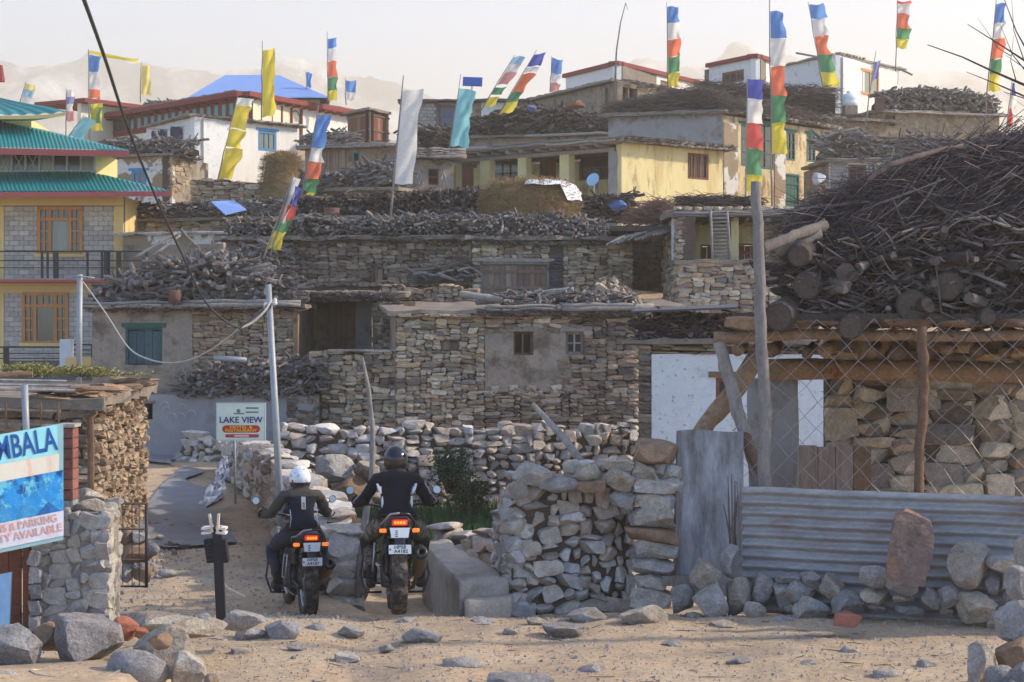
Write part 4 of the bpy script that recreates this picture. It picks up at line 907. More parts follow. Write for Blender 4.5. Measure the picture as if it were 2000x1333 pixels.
def brush_heap(n, L, rad, seed, mat, name):
    r = random.Random(seed); mb = MB()
    for i in range(n):
        t = r.random()**.9*1.02-.03; v = r.random(); a, b = zlo(max(0,t)), ztop(max(0,t)); zz = a+(b-a)*v; oo = -.05-.75*v**1.6-(r.random()*1.5 if v > .9 else 0)+r.uniform(-.08,.08)
        sl = .33+.12*(1-v)+r.gauss(0,.3); an = r.gauss(.25,.5); ln = L*r.uniform(.45,1.2)
        dr = Vector((-math.cos(sl)*math.cos(an),-math.sin(an)*.8,-math.sin(sl)+.1)); q = Wb.p(Wb.L*t,zz,oo); bd = Vector((r.gauss(0,.04),r.gauss(0,.03),r.gauss(.02,.04)))*ln
        rr = rad*r.uniform(.5,1.4); mb.tube([q-dr*ln*.5,q-dr*ln*.15+bd,q+dr*ln*.2+bd*1.2,q+dr*ln*.5],[rr,rr*.85,rr*.6,rr*.25],3,cap=False)
        if i % 3 == 0: f_ = q+bd*.6; e_ = f_+dr*ln*.3+Vector((r.gauss(0,.12),r.gauss(0,.08),r.gauss(.04,.12)))*ln; mb.tube([f_,f_.lerp(e_,.5)+bd*.3,e_],[rr*.6,rr*.4,rr*.15],3,cap=False)
    return mb.build(name, mat, T, kind='stuff')
brush_heap(11000, 1.1, .0048, 5, TWIGD, 'brushwood')
brush_heap(650, 1.5, .008, 6, M('twigs_pale', [c(120,98,88),c(146,122,106),c(98,80,76)], mott=.3, msc=12, bump=0), 'pale_branches')
tubex([P(1695,352,21.1),P(1740,322,21.15),P(1800,304,21.3),P(1880,284,21.6)],[.022,.032,.03,.018],M('bare_branch', [c(104,88,82)], mott=.3, bump=.3),'bare_branch',T,8,seed=3)
o = MB().tube([P(1828,520,20.75),P(1838,610,20.7),P(1868,625,20.7)],.012,6).build('hanging_rope', fcol('rope', c(92,84,80)), smooth=True); tag(o, 'thin bent branch hanging down over the shed logs', 'branch')
# rocks heaped along the foot of the sheet
zx = lambda q: (1300+q[0]*.3623, 850+q[1]*.3623, 1300+q[2]*.3623, 850+q[3]*.3623)
RK = [(35,805,160,960),(130,665,300,850),(150,800,335,990),(297,597,405,768),(335,768,468,980),(425,895,540,1000),(460,742,588,905),(580,790,700,930),(650,785,808,910),(730,735,840,840),(830,745,960,890),(690,878,885,1005),(900,840,1090,970),(1047,700,1212,830),(1050,830,1210,915),(1185,767,1355,862),(1225,860,1340,905),(1380,820,1490,935),(1480,805,1640,930),(1480,915,1560,980),(1520,578,1750,828),(1575,850,1780,1020),(1730,640,1895,750),(1720,745,1815,860),(1815,690,1890,830),(1730,965,1810,1055),(1820,800,1880,900),(590,750,720,800),(570,975,690,1020),(1240,915,1380,975),(640,890,720,960),(1090,900,1200,950)]
RK.sort(key=lambda q: q[0]+q[2])
wo = ['pale','grey','tan']
for k, q in enumerate(RK):
    b = zx(q); px = (b[0]+b[2])/2
    ds = Wc.p(max(0,Wc.u(px)),0).y if px > 1450 else 20.2
    w_ = (b[2]-b[0]); d = min(ds-.12-.42*w_*ds/F, 11200/(b[3]-640)+.1)
    size = 'large' if w_*(b[3]-b[1]) > 4200 else ('small' if w_*(b[3]-b[1]) < 1700 else 'medium')
    n_, where = (k+1, 'left') if k < 16 else (len(RK)-k, 'right')
    rock(*b, d, '%s pale rock at the foot of the corrugated sheet, %s from the %s end' % (size, ORD[n_-1], where), mat=ROCK if k % 3 else ROCK2, group='rocks along the sheet')
b = zx((905,960,1050,1030)); rock(*b, 18.6, 'broken red brick under a rock in front of the corrugated sheet', mat=BRICKM, boxy=1., name='broken_brick', cat='brick')
b = zx((1190,408,1450,812)); d = 18.95; cs = [(1190,812),(1190,700),(1212,560),(1240,440),(1290,408),(1360,430),(1430,470),(1450,560),(1430,700),(1390,812)]
pts = [(1300+a*.3623, 850+e*.3623) for a, e in cs]; f_ = [P(x,y,d-.05+(y-1140)*-.0009) for x, y in pts]; bk = [q+Vector((.02,.11,.01)) for q in f_]; n = len(pts)
bm = bmesh.new(); v1 = [bm.verts.new(q) for q in f_]; v2 = [bm.verts.new(q) for q in bk]
bm.faces.new(v1); bm.faces.new(v2[::-1])
for i in range(n): bm.faces.new([v1[i],v2[i],v2[(i+1) % n],v1[(i+1) % n]])
bmesh.ops.recalc_face_normals(bm, faces=bm.faces); bmesh.ops.triangulate(bm, faces=bm.faces[:]); bmesh.ops.subdivide_edges(bm, edges=bm.edges[:], cuts=4, use_grid_fill=True); bm.normal_update()
cen = P(1778,1070,d)
for v in bm.verts: v.co += v.normal*noise.fractal(v.co*6,1,2,4)*.018; 
for v in bm.verts: v.co -= cen
me = bpy.data.meshes.new('leaning_slab'); bm.to_mesh(me); bm.free(); me.materials.append(M('red_slab_stone', [c(122,102,92)], mott=.3, msc=6, bump=.6, bsc=20, stain=[(c(146,106,82), 3., .54, .66),(c(98,84,80), 5., .54, .64)]))
o = put('leaning_slab', me, None, cen); tag(o, 'reddish brown stone slab leaning on the corrugated sheet', 'stone slab')
o = MB().tube([P(1572,1243,18.6),P(1600,1247,18.5),P(1632,1240,18.5)],[.012,.02,.008],5).build('charred_stick', LOGD); tag(o, 'dark charred stick on the ground in front of the rocks', 'stick')
# foreground rocks at the right edge
for k, (b, m, d, s) in enumerate([((1984,1040,2030,1130),ROCK,14.2,'tall upright rock at the right edge, topmost of the near pile'),((1968,1108,2030,1176),ROCK2,14.0,'grey rock wedged under the tall rock at the right edge'),((1944,1172,2040,1262),ROCK,13.8,'large white rock in the middle of the near right pile'),((1936,1244,2030,1316),SLAB,13.7,'brown stained rock under the large white rock at right'),((1893,1258,1945,1345),ROCK,13.6,'pale rock at the lower left of the near right pile'),((1922,1298,1985,1360),ROCK2,13.3,'dark grey rock cut by the bottom edge at right'),((1972,1296,2040,1370),ROCK2,13.2,'rock in the bottom right corner')]):
    rock(*b, d, s, mat=m, group='near rocks at right')
r = random.Random(6)
for k in range(7): rock(1950+k*22-10*(k % 2),1330+10*(k % 3),2030+k*22,1420,13.0+.1*k, 'buried rock below the frame under the near right pile, %s from left' % ORD[k], mat=ROCK2, group='near rocks at right')
# foreground rocks at the left edge, on a low heap
for b, m, d, s in [((108,1200,238,1308),ROCK2,13.4,'block shaped grey rock behind the crushed tin'),((-20,1222,80,1320),ROCK2,13.2,'dark grey pointed rock at the bottom left edge'),((262,1222,378,1325),ROCK,13.3,'big pale grey rock right of the crushed tin'),((292,1236,336,1268),SLAB,12.95,'flat brown stone resting on the big pale rock'),((215,1270,330,1350),ROCK2,12.9,'blue grey rock in front of the big pale rock at bottom left'),((330,1275,402,1350),ROCK,12.9,'stained white rock at the bottom edge beside the track'),((60,1215,120,1270),SLAB,13.6,'red brown flat stone left of the block shaped rock'),((-30,1310,64,1370),ROCK,12.6,'pale rock cut by the bottom left corner'),((400,1316,430,1345),ROCK,12.9,'small white stone at the bottom edge left of the track')]:
    rock(*b, d, s, mat=m, group='near rocks at left', tilt=.15)
BRK = M('broken_brick_paint', [c(150,94,72)], mott=.3, msc=9, bump=.4)
rock(216,1205,268,1252,13.7,'orange red broken tile between the near rocks', mat=BRK, name='broken_tile', cat='tile'); rock(262,1228,292,1248,13.65,'small orange tile shard beside the block shaped rock', mat=BRK, name='tile_shard', cat='tile')
for b, s in [((236,1196,400,1242),'long flat pale slab lying at the edge of the track by the gate wall'),((300,1206,440,1252),'sunlit flat slab beside the barrier post'),((432,1192,520,1232),'grey wedge shaped stone right of the barrier post foot'),((384,1198,412,1218),'small blue grey stone left of the barrier post')]:
    rock(*b, 16.9 if b[0] < 400 else 17.6, s, mat=ROCK if b[0] < 400 else ROCK2, boxy=0., tilt=.05)
# crushed tin with a yellow label
T = thing('crushed_tin', 'crushed tin can with a yellow label among the near rocks', 'tin', P(150,1340,12.7))
def tin(r0, z0, z1, mat, name, cz=0):
    mb = MB(); n = 28; vs = []
    for j in range(7):
        z = z0+(z1-z0)*j/6
        for k in range(n):
            a = k*2*math.pi/n; rr = r0*(1+.05*math.sin(a*3+z*30)+.03*math.sin(a*7)); q = P(148,1366,12.7); vs.append(q+Vector((math.cos(a)*rr*1.05,math.sin(a)*rr*.75,z+.012*math.sin(a*2+1))))
    return mb.add(vs,[(j*n+k,j*n+(k+1) % n,(j+1)*n+(k+1) % n,(j+1)*n+k) for j in range(6) for k in range(n)]).build(name,mat,T,smooth=True)
tin(.262,-.15,.17,M('bare_tin', [c(176,170,160)], rough=.35, metal=.6, mott=.25, msc=9, bump=.1, stain=(c(150,110,80),6.,.55,.7)),'can'); tin(.268,-.15,.11,M('tin_yellow_label', [c(176,146,44)], rough=.5, mott=.2, msc=9, bump=.08, stain=(c(150,120,60),7.,.6,.7)),'label_band')
# blue painted panel at the left edge
T = thing('blue_board', 'blue and white painted board cut by the left edge', 'sign', P(0,1250,14))
MB().add([P(-40,1130,14),P(22,1118,13.9),P(18,1236,13.9),P(-40,1262,14)],[(0,1,2,3)]).build('board', M('board_pale_blue', [c(150,186,214)], rough=.5, mott=.15, msc=10, bump=.05, stain=(c(206,196,160),6.,.5,.65)), T)
MB().add([q+Vector((0,.03,0)) for q in (P(-40,1130,14),P(22,1118,13.9),P(18,1236,13.9),P(-40,1262,14))],[(3,2,1,0)]).build('board_back', GALV, T)
bar(-20,1140,-20,1330,14.05,.03,'post',POLEG,T)
# half buried stones in the track: found by their place along the bottom
TR = [(330,1215,420,1240,0),(460,1222,520,1248,0),(518,1212,590,1248,1),(596,1216,640,1232,0),(660,1222,712,1238,0),(775,1206,815,1216,0),(786,1228,864,1252,1),(650,1276,704,1292,1),(864,1282,944,1304,1),(920,1206,965,1220,0),(1108,1188,1186,1212,1),(1030,1206,1066,1222,0),(1208,1182,1302,1220,1),(1060,1216,1140,1240,1),(1125,1296,1186,1314,1),(1110,1280,1142,1292,0),(955,1316,1080,1345,1),(1390,1212,1440,1228,0),(1340,1196,1372,1210,0),(980,1226,1012,1238,0),(1560,1290,1600,1304,0),(1180,1258,1204,1270,0),(740,1258,770,1268,0),(560,1258,600,1272,0),(450,1268,490,1282,0),(1290,1250,1330,1262,0),(1420,1282,1470,1298,0),(1640,1262,1676,1276,0),(1790,1290,1830,1306,0),(1700,1306,1760,1324,0)]
TR.sort(key=lambda q: q[0])
for k, (x0,y0,x1,y1,big) in enumerate(TR):
    n_, wh = (k+1,'left') if k < 15 else (len(TR)-k,'right')
    d = 11200/(y1-4-640); z = ground_z(PX((x0+x1)/2,d),d)
    o = rock(x0,y0,x1,y1+8,d,'%s stone half buried in the dirt track, %s from the %s' % ('flat grey' if big else 'small', ORD[n_-1], wh), mat=ROCK if k % 3 == 0 else ROCK2, group='stones in the track', tilt=.1)
# bare branches reaching in at the right
T = thing('bare_tree', 'bare dark branches of a leafless tree at the upper right', 'tree', (6.9,19,0))
BR = M('bare_bark', [c(74,62,60)], mott=.3, msc=12, bump=.3)
tr = MB().tube([Vector((6.9,19,-.3)),Vector((6.8,19,1.6)),Vector((6.5,19,3.4)),P(2240,250,19),P(2150,190,19),P(2060,170,19)],[.14,.12,.1,.075,.05,.035],10).build('trunk', BR, T, smooth=True)
for k, (pts, r0) in enumerate([([(2062,176),(2000,166),(1940,140),(1880,112),(1812,88)],.018),([(2000,188),(1950,166),(1888,141)],.01),([(2056,168),(2000,118),(1960,92),(1890,48)],.013),([(2062,172),(2012,110),(1985,62),(1958,-10)],.012),([(2012,150),(1978,108),(1954,50)],.007),([(1985,160),(1974,120),(1980,70)],.006),([(2000,118),(1980,60),(1976,0)],.006),([(2030,150),(1996,130),(1964,108)],.007),([(1975,110),(1950,95),(1910,36)],.005),([(2060,190),(2000,192),(1960,180)],.01)]):
    m = len(pts); MB().tube([P(x,y,19+.25*math.sin(k*2+i)) for i, (x,y) in enumerate(pts)],[r0*(1-.75*i/(m-1)) for i in range(m)],6).build('branch', BR, T, smooth=True)
# ------------------------------------------------------------------ the village
def house(name, label, x, y, d, cat='house'): return thing(name, label, cat, P(x, y, d))
def swall(T, Wl, z0, z1, holes, wr, hr, mat, seed, u0=0., u1=None, name='wall', core=None, maxn=300, zv=None, th=.3, proud=.05, top=None):
    u1 = Wl.L if u1 is None else u1
    w = panel(T, Wl, u0, u1, z0, z1, holes, core or EARTH, th=th, o=-.09, name=name)
    stone_face(w, Wl, u0, u1, z0 if zv is None else zv, z1, wr, hr, mat, holes=holes, seed=seed, dep=.2, proud=proud, maxn=maxn, top=top)
    return w
def slope_roof(T, Wl, z, th, dep, rise, over=.25, side=.2, mat=None, jag=.06, seed=4, name='roof'):
    r = random.Random(seed); n = max(4,int(Wl.L/.3)); m = 5; mb = MB(); top = []; bot = []
    for j in range(m+1):
        for i in range(n+1):
            u = -side+(Wl.L+2*side)*i/n; o = over-(dep+over)*j/m; e = r.uniform(-jag,jag) if j in (0,m) or i in (0,n) else 0
            zz = z+rise*j/m+r.uniform(-.025,.025); top.append(Wl.p(u,zz+th,o+e)); bot.append(Wl.p(u,zz+r.uniform(-.03,.01),o+e*.8))
    k = n+1; N = len(top); fs = []
    for j in range(m):
        for i in range(n):
            a = j*k+i; fs += [(a,a+1,a+k+1,a+k), (N+a+k,N+a+k+1,N+a+1,N+a)]
    for i in range(n): fs += [(i+1,i,N+i,N+i+1), (m*k+i,m*k+i+1,N+m*k+i+1,N+m*k+i)]
    for j in range(m): fs += [(j*k,(j+1)*k,N+(j+1)*k,N+j*k), ((j+1)*k+n,j*k+n,N+j*k+n,N+(j+1)*k+n)]
    return mb.add(top+bot, fs).build(name, mat or ROOFE, T)
SM, SS = (.13,.34), (.06,.14)
# ---- mid stone house with two little windows (facing the riders)
T = house('stone_house', 'stone house with two small windows and a mud plastered patch', 1010, 845, 42)
A = W(775,42,1248,42.6); zt = A.z(1000,614); us = A.u(946); up = A.u(1112)
w1, w2, w3 = A.rect(1003,648,1042,694), A.rect(1105,648,1141,693), A.rect(862,664,897,686)
swall(T, A, -.2, zt, [w3], (.11,.3), (.055,.125), ST_MID, 101, 0, us, proud=.07, zv=A.z(860,850))
pz0, pz1 = A.z(1030,766), A.z(1030,640)
pl = panel(T, A, us+.01, up, pz0, pz1, [w1, (w2[0],w2[1],w2[2],w2[3])], MUD, o=-.015, name='plastered_wall')
swall(T, A, pz1, zt, [], (.15,.4), (.07,.12), ST_MID, 102, us+.01, up, name='wall')
swall(T, A, -.2, pz0, [], (.14,.4), (.05,.1), ST_DARK, 103, us+.01, up, zv=A.z(1030,850))
swall(T, A, -.2, zt, [w2], (.13,.36), (.06,.12), ST_DARK, 104, up+.005, A.L, zv=A.z(1030,850))
mass(T, A, -.2, zt-.02, 4.5, MUD, o=-.41)
window(T, A, w1, 2, 1, WOODB, DARK, fw=.05, o=-.14, lintel=WOODG); window(T, A, w2, 2, 2, WOODG, GLASS, fw=.06, o=-.08, lintel=WOODG)
door(T, A, w3, 2, PLANK, WOODB, fw=.03, o=-.07, ledges=0, name='hatch')
slope_roof(T, A, zt, .08, 4.5, .22, over=.22, mat=ROOFE)
rr_ = random.Random(44)
for k in range(64):
    t = rr_.random(); u, z = [(us+.05+(up-us)*t,pz0+rr_.uniform(-.05,.1)),(us+.05+(up-us)*t,pz1+rr_.uniform(-.1,.04)),(up+rr_.uniform(-.16,.03),pz0+(pz1-pz0)*t)][k % 3]
    if not any(h[0]-.12 < u < h[1]+.12 and h[2]-.08 < z < h[3]+.1 for h in (w1,w2)): put('stone', rr_.choice(stones(ST_DARK if k % 3 else ST_MID)), pl, A.p(u,z,-.05), (0,rr_.uniform(-.2,.2),A.ang), (rr_.uniform(.1,.28),.16,rr_.uniform(.05,.12)))
eave_twigs(T, A, us*.9, A.L+.1, zt+.03, .25, 420, L=.3, mat=TWIG); eave_poles(T, A, us, A.L+.15, zt+.1, .3, n=2, rad=.045)
for k in range(9): put('eave_slab', stones(ST_MID,True)[k], T, A.p(.1+us*k/9+.08, zt-.03, .1), (0,0,R.uniform(-.2,.2)), (.3,.35,.07))
woodpile('roof_firewood', 'grey crooked firewood on the roof of the two window stone house', A, A.u(985), A.L-.1, zt+.14, .32, 130, L=(.25,.55), mat=LOGM, dep=1.2, seed=11, crook=.14, o=.1)
T = house('rubble_heap', 'round heap of brush and rubble on the right roof end of the two window house', 1185, 600, 43.2, 'rubble heap')
rr_ = random.Random(9)
for k in range(90):
    a = rr_.uniform(0,6.28); q = rr_.random()**.6; x = 1188+62*q*math.cos(a); y = 592-48*(1-q*q)*rr_.uniform(.3,1); put('stone', stones(ST_MID if k % 3 else ST_WARM,True)[k % 14], T, P(x,y,43.2+.5*q*math.sin(a)), (a,q,a*2), (rr_.uniform(.1,.26),rr_.uniform(.1,.2),rr_.uniform(.06,.14)))
B_ = W(1128,43.4,1246,43.4); brush(T, B_, 0, B_.L, lambda t: B_.z(1188,598), lambda t: .55*math.sin(math.pi*max(.05,min(.95,t))), 260, .45, .008, TWIG, dep=.7, name='brush')
for k, (x0,y0,x1,y1) in enumerate([(898,574,1000,592),(930,590,1010,588),(1010,584,1120,566)]):
    o = tubex([P(x0,y0,43.3+.3*k),P((x0+x1)/2,(y0+y1)/2-2,43.2+.3*k),P(x1,y1,43.1+.3*k)], [.07,.075,.06], WOODG, 'roof_log', None, 8, seed=k); tag(o, ['long weathered beam lying across the flat roof, left of the brush','thin pole lying on the roof edge below the long beam','dark pole resting on the roof firewood below the timber barn door'][k], 'log')
# ---- mud house on the left with the green shutter
T = house('mud_house', 'mud plastered house with a blue green shutter beside the lane', 390, 890, 44.8)
A = W(180,44.8,582,44.6); zt = A.z(300,603); us = A.u(376); sh = A.rect(245,640,317,713)
panel(T, A, 0, us, -.4, zt, [sh], MUD, o=0, name='plastered_wall')
swall(T, A, A.z(450,730), zt, [], (.12,.32), (.05,.11), ST_WARM, 111, us+.005, A.L-.12)
mass(T, A, -.4, zt-.02, 5, MUD, o=-.4)
MB().wbox(A, A.L-.115, A.L, A.z(570,705), zt, -.3, .02).build('corner_post', WOODO, T)
dr = door(T, A, sh, 4, M('teal_shutter', [c(62,86,92), c(54,78,84)], rough=.7, mott=.2, msc=8, bump=.1), GREENP, fw=.05, o=-.05, ledges=0, name='shutter')
MB().wbox(A, sh[0]-.08, sh[1]+.08, sh[3]+.003, sh[3]+.1, -.1, .04).build('lintel', GREENP, T)
wroof(T, A, zt, .1, 5, over=.3); eave_poles(T, A, -.15, A.L, zt+.06, .32, n=2, rad=.045); eave_twigs(T, A, -.1, A.L+.1, zt, .28, 300, L=.3)
A2 = W(272,44.1,622,43.4); z2 = A2.z(450,772)
lo = panel(T, A2, 0, A2.L, -.5, z2, [A2.rect(283,788,298,820)], MUD2, th=.6, o=0, name='lower_wall')
MB().wbox(A2, *A2.rect(280,783,302,788), -.02, .06).build('hatch_lintel', WOODG, T)
MB().wbox(A2, *A2.rect(283,788,298,820), -.3, -.25).build('opening_shade', DARK, T)  # dark box in place of the shade inside the hatch
WP = fcol('chalk_white', c(168,168,172)); cx = 340
for k, (x,y) in enumerate([(322,796),(356,800),(336,818),(354,818),(326,806),(374,812)]):
    pts = []
    for i in range(7): an = math.pi*i/6; pts.append(A2.p(*A2.uz(x+9*math.cos(an), y-11*math.sin(an)), .006))
    MB().tube(pts, [.008,.014,.02,.016,.012,.01,.006], 4).build('chalk_mark', WP, lo)
swall(T, A2, A2.z(560,845), A2.z(560,772)+.02, [], (.14,.34), (.07,.13), ST_DARK, 112, A2.u(560), A2.L)
woodpile('ledge_firewood', 'gnarled grey firewood on the ledge above the chalk marked wall', A2, A2.u(352), A2.L, z2-.02, .72, 300, L=(.3,.65), mat=LOGM, dep=.7, seed=12, crook=.16, prof=lambda t: (.5+1.1*t if t < .45 else 1.0), o=.08)
o = MB().tube([A2.p(*A2.uz(420,699),.05),A2.p(*A2.uz(482,704),.05)],.06,10).build('grey_pipe',POLEG,smooth=True); tag(o,'short grey pipe lying on top of the ledge firewood','pipe')
woodpile('roof_firewood', 'heap of twisted firewood on the roof of the green shutter house', A, .1, A.L-.1, zt+.12, .98, 300, L=(.35,.8), thick=(.7,1.2), mat=LOGM, dep=1.6, seed=13, crook=.13, prof=lambda t: .25+.75*math.sin(math.pi*min(1,t*.92+.02)), along=.6)
o = MB().lathe([(0,0),(.13,0),(.14,.3),(.12,.3),(.11,.05)],14,Matrix.Translation(P(341,594,44.3))).build('rusty_pot',M('rust', [c(98,72,64)],mott=.3,bump=.3),smooth=True); tag(o,'rust brown pot at the eave of the green shutter house','pot')
# ---- open shelter with plank door, between mud house and stone house
T = house('open_shelter', 'open fronted shelter with plank door and thick earth roof', 660, 690, 45)
A = W(578,45.4,776,45.4); Bk = W(578,47.2,776,47.2); zt = A.z(660,582); zb = A.z(660,700)
panel(T, Bk, 0, Bk.L, zb-.3, zt, [], MUDW, o=0, name='back_wall')
door(T, Bk, Bk.rect(636,588,694,690), 5, PLANK, WOODB, o=.1, ledges=2)
MB().wbox(Bk, *Bk.rect(696,585,728,690), .02, .3).build('grey_pier', MUD2, T)
door(T, Bk, Bk.rect(584,632,606,690), 2, fcol('teal_blue_board', c(70,110,122)), WOODB, fw=.04, o=.08, ledges=1, name='cupboard_door')
MB().wbox(A, -.02, .12, zb-.3, zt, -.1, .05).build('post', WOODO, T)
MB().wbox(A, 0, A.L*.96, zb-.4, zb, -1.8, .1).build('floor', EARTH, T)
slope_roof(T, A, zt, .1, 3.2, .12, over=.35, mat=ROOFE); eave_twigs(T, A, 0, A.L, zt+.02, .38, 420, L=.5, zr=.1, rad=.01); rafter_ends(T, A, .1, A.L-.2, zt-.05, 6, .05, .25, 1.8)
A3 = W(728,45.2,783,44.4); swall(T, A3, zb-1, zt-.1, [], (.13,.3), (.06,.13), ST_DARK, 121)
A4 = W(600,43.8,782,43.1); st = stonewall('terrace_wall', 'tan stone terrace wall below the open shelter', A4, -.3, A4.z(690,690), (.14,.34), (.07,.15), ST_MID, th=.5, near=False, seed=122, top=lambda u: A4.z(690,690)+.05*math.sin(u*4))
for k in range(8): put('cap_slab', stones(ST_DRY,True)[k], st, A4.p(A4.L*(.3+.7*k/8), A4.z(690,690)+.05, -.1), (0,0,R.uniform(-.3,.3)), (.36,.4,.06))
o = MB().bbox(PX(645,45),PX(668,45),44.8,45.1,A.z(655,690),A.z(655,682)).build('teal_tub', fcol('teal_plastic', c(60,120,120), .4)); tag(o,'small teal tub on the terrace wall before the plank door','tub')
Wq = W(745,47.8,935,47.4); stonewall('rubble_terrace', 'pale rubble wall above the flat earth roof', Wq, 2.2, Wq.z(840,560), (.12,.3), (.08,.17), ST_WARM, th=.4, near=False, seed=123, top=lambda u: Wq.z(840,560)+.06*math.sin(u*5))
# ---- long dark stone house behind
T = house('long_stone_house', 'long dark rubble walled house with firewood along its roof', 680, 555, 52)
A = W(440,52,925,51); zt = A.z(680,470)
swall(T, A, 2.5, zt, [A.rect(725,522,748,548)], (.14,.36), (.07,.15), ST_DARK, 131, zv=A.z(680,560)); door(T, A, A.rect(725,522,748,548), 2, PLANK, WOODB, fw=.03, o=-.04, ledges=0, name='hatch')
mass(T, A, 2.5, zt-.02, 4, MUD, o=-.41); wroof(T, A, zt, .1, 4, over=.22); eave_twigs(T, A, 0, A.L, zt+.02, .2, 300)
woodpile('roof_firewood', 'dark tangled firewood along the roof of the long rubble walled house', A, 0, A.L, zt+.1, .55, 420, L=(.3,.6), mat=LOGM, dep=.9, seed=14, crook=.18, along=.35)
B_ = W(815,50.2,922,50); T2 = thing('brush_bundle', 'bundle of thin brushwood stacked against the long rubble walled house', 'brushwood', P(868,550,50.2)); brush(T2, B_, 0, B_.L, lambda t: B_.z(868,552), lambda t: .15+.5*t, 420, .8, .009, TWIG, dep=.5, pitch=.2, name='twigs')
for k in range(14): put('log', logs(LOGM,.16)[k], T2, B_.p(B_.L*(k+.5)/14, B_.z(868,552)+.1+.3*R.random(), .1), (k,R.uniform(-.3,.3),R.uniform(-.4,.4)), (.6,.5,.5))
# ---- timber barn
T = house('timber_door_barn', 'stone barn with a wide weathered plank door and hay on top', 1075, 580, 50)
A = W(924,50,1236,50.6); zt = A.z(1060,470); dd = A.rect(938,512,1073,582)
swall(T, A, 2.6, zt, [dd, A.rect(1072,478,1100,582)], (.12,.32), (.06,.13), ST_MID, 141, zv=A.z(1060,600))
mass(T, A, 2.6, zt-.02, 4.5, MUD, o=-.41)
door(T, A, dd, 11, PLANK, WOODG, fw=.06, o=-.05, ledges=2)
MB().wbox(A, *A.rect(926,505,1082,512), -.05, .06).build('lintel', WOODG, T)
sp = MB().wbox(A, *A.rect(1073,478,1099,582), -.25, .0).build('slate_pier', EARTH, T); q = A.rect(1073,478,1099,582)
stone_face(sp, A, q[0], q[1], q[2], q[3], (.2,.34), (.03,.06), M('blue_slate', [c(84,86,94),c(98,98,104),c(72,72,80)],mott=.2,msc=10,bump=.3), dep=.2, proud=.06, seed=142, roll=.02)
wroof(T, A, zt, .1, 4.5, over=.25); eave_twigs(T, A, 0, A.L, zt, .22, 300, zr=.12); eave_poles(T, A, 0, A.L*.8, zt-.08, .1, n=2, rad=.05)
woodpile('roof_firewood', 'gnarled roots and firewood on the timber door barn below the haystack', A, 0, A.L*.82, zt+.12, .5, 300, L=(.3,.6), mat=LOGM, dep=.9, seed=15, crook=.2, along=.3)
# haystack with tarp
def heap(name, mat, cen, rx, ry, h, parent=None, seed=1, amp=.12, power=2.6):
    mb = MB(); n, m = 28, 10; vs = []
    for j in range(m+1):
        t = j/m; zz = h*math.sin(t*math.pi/2); k = (1-(t)**power)**(1/power)
        for i in range(n):
            a = i*2*math.pi/n; f = 1+amp*noise.fractal(Vector((math.cos(a)*1.5+seed,math.sin(a)*1.5,t*2)),1,2,3); vs.append((cen.x+math.cos(a)*rx*k*f, cen.y+math.sin(a)*ry*k*f, cen.z+zz*(1+.05*math.sin(a*3+seed))))
    return mb.add(vs,[(j*n+i,j*n+(i+1) % n,(j+1)*n+(i+1) % n,(j+1)*n+i) for j in range(m) for i in range(n)]+[tuple(m*n+i for i in range(n))]).build(name,mat,parent,smooth=True)
def hayfuzz(parent, cen, rx, ry, h, n, seed, mat=None):
    r = random.Random(seed); mb = MB()
    for i in range(n):
        a = r.uniform(math.pi,2*math.pi) if r.random() < .8 else r.uniform(0,6.28); t = r.random(); k = (1-t**2.6)**(1/2.6); q = Vector((cen.x+math.cos(a)*rx*k,cen.y+math.sin(a)*ry*k,cen.z+h*math.sin(t*math.pi/2)))
        dr = Vector((r.gauss(0,1),r.gauss(0,.5),r.gauss(0,.7))).normalized()*.2; mb.tube([q-dr,q+Vector((r.gauss(0,.03),-.05,.02)),q+dr],.006,3,cap=False)
    mb.build('straw', mat or HAY, parent, kind='stuff')
T = house('haystack', 'flat topped brown haystack with a white tarp on the timber door barn', 1035, 432, 52, 'haystack'); cen = P(1035,424,52.2)
heap('hay', HAY, cen, 1.22, 1.0, .86, T, 3); hayfuzz(T, cen, 1.2, 1.0, .86, 1500, 4)
mb = MB(); K = 12
for j in range(K+1):
    for i in range(15):
        t = 1.0-.72*(j/K)**1.1; a = -1.75+2.6*i/14; k = (1-min(.999,t)**2.6)**(1/2.6)
        if j > 7 and i < 5: t = max(t, .62)
        f = 1.05+.03*math.sin(i*1.9+j)+.02*math.sin(j*2.3); mb.v.append((cen.x+.06+math.cos(a)*1.22*max(k,.02)*f, cen.y+math.sin(a)*1.0*max(k,.02)*f, cen.z+.86*math.sin(t*math.pi/2)*1.07+.02*math.sin(i*2)))
mb.f = [(j*15+i,j*15+i+1,(j+1)*15+i+1,(j+1)*15+i) for j in range(K) for i in range(14)]
mb.build('tarp', fcol('white_tarp', c(204,206,210), .6, mott=.1), T, smooth=True)
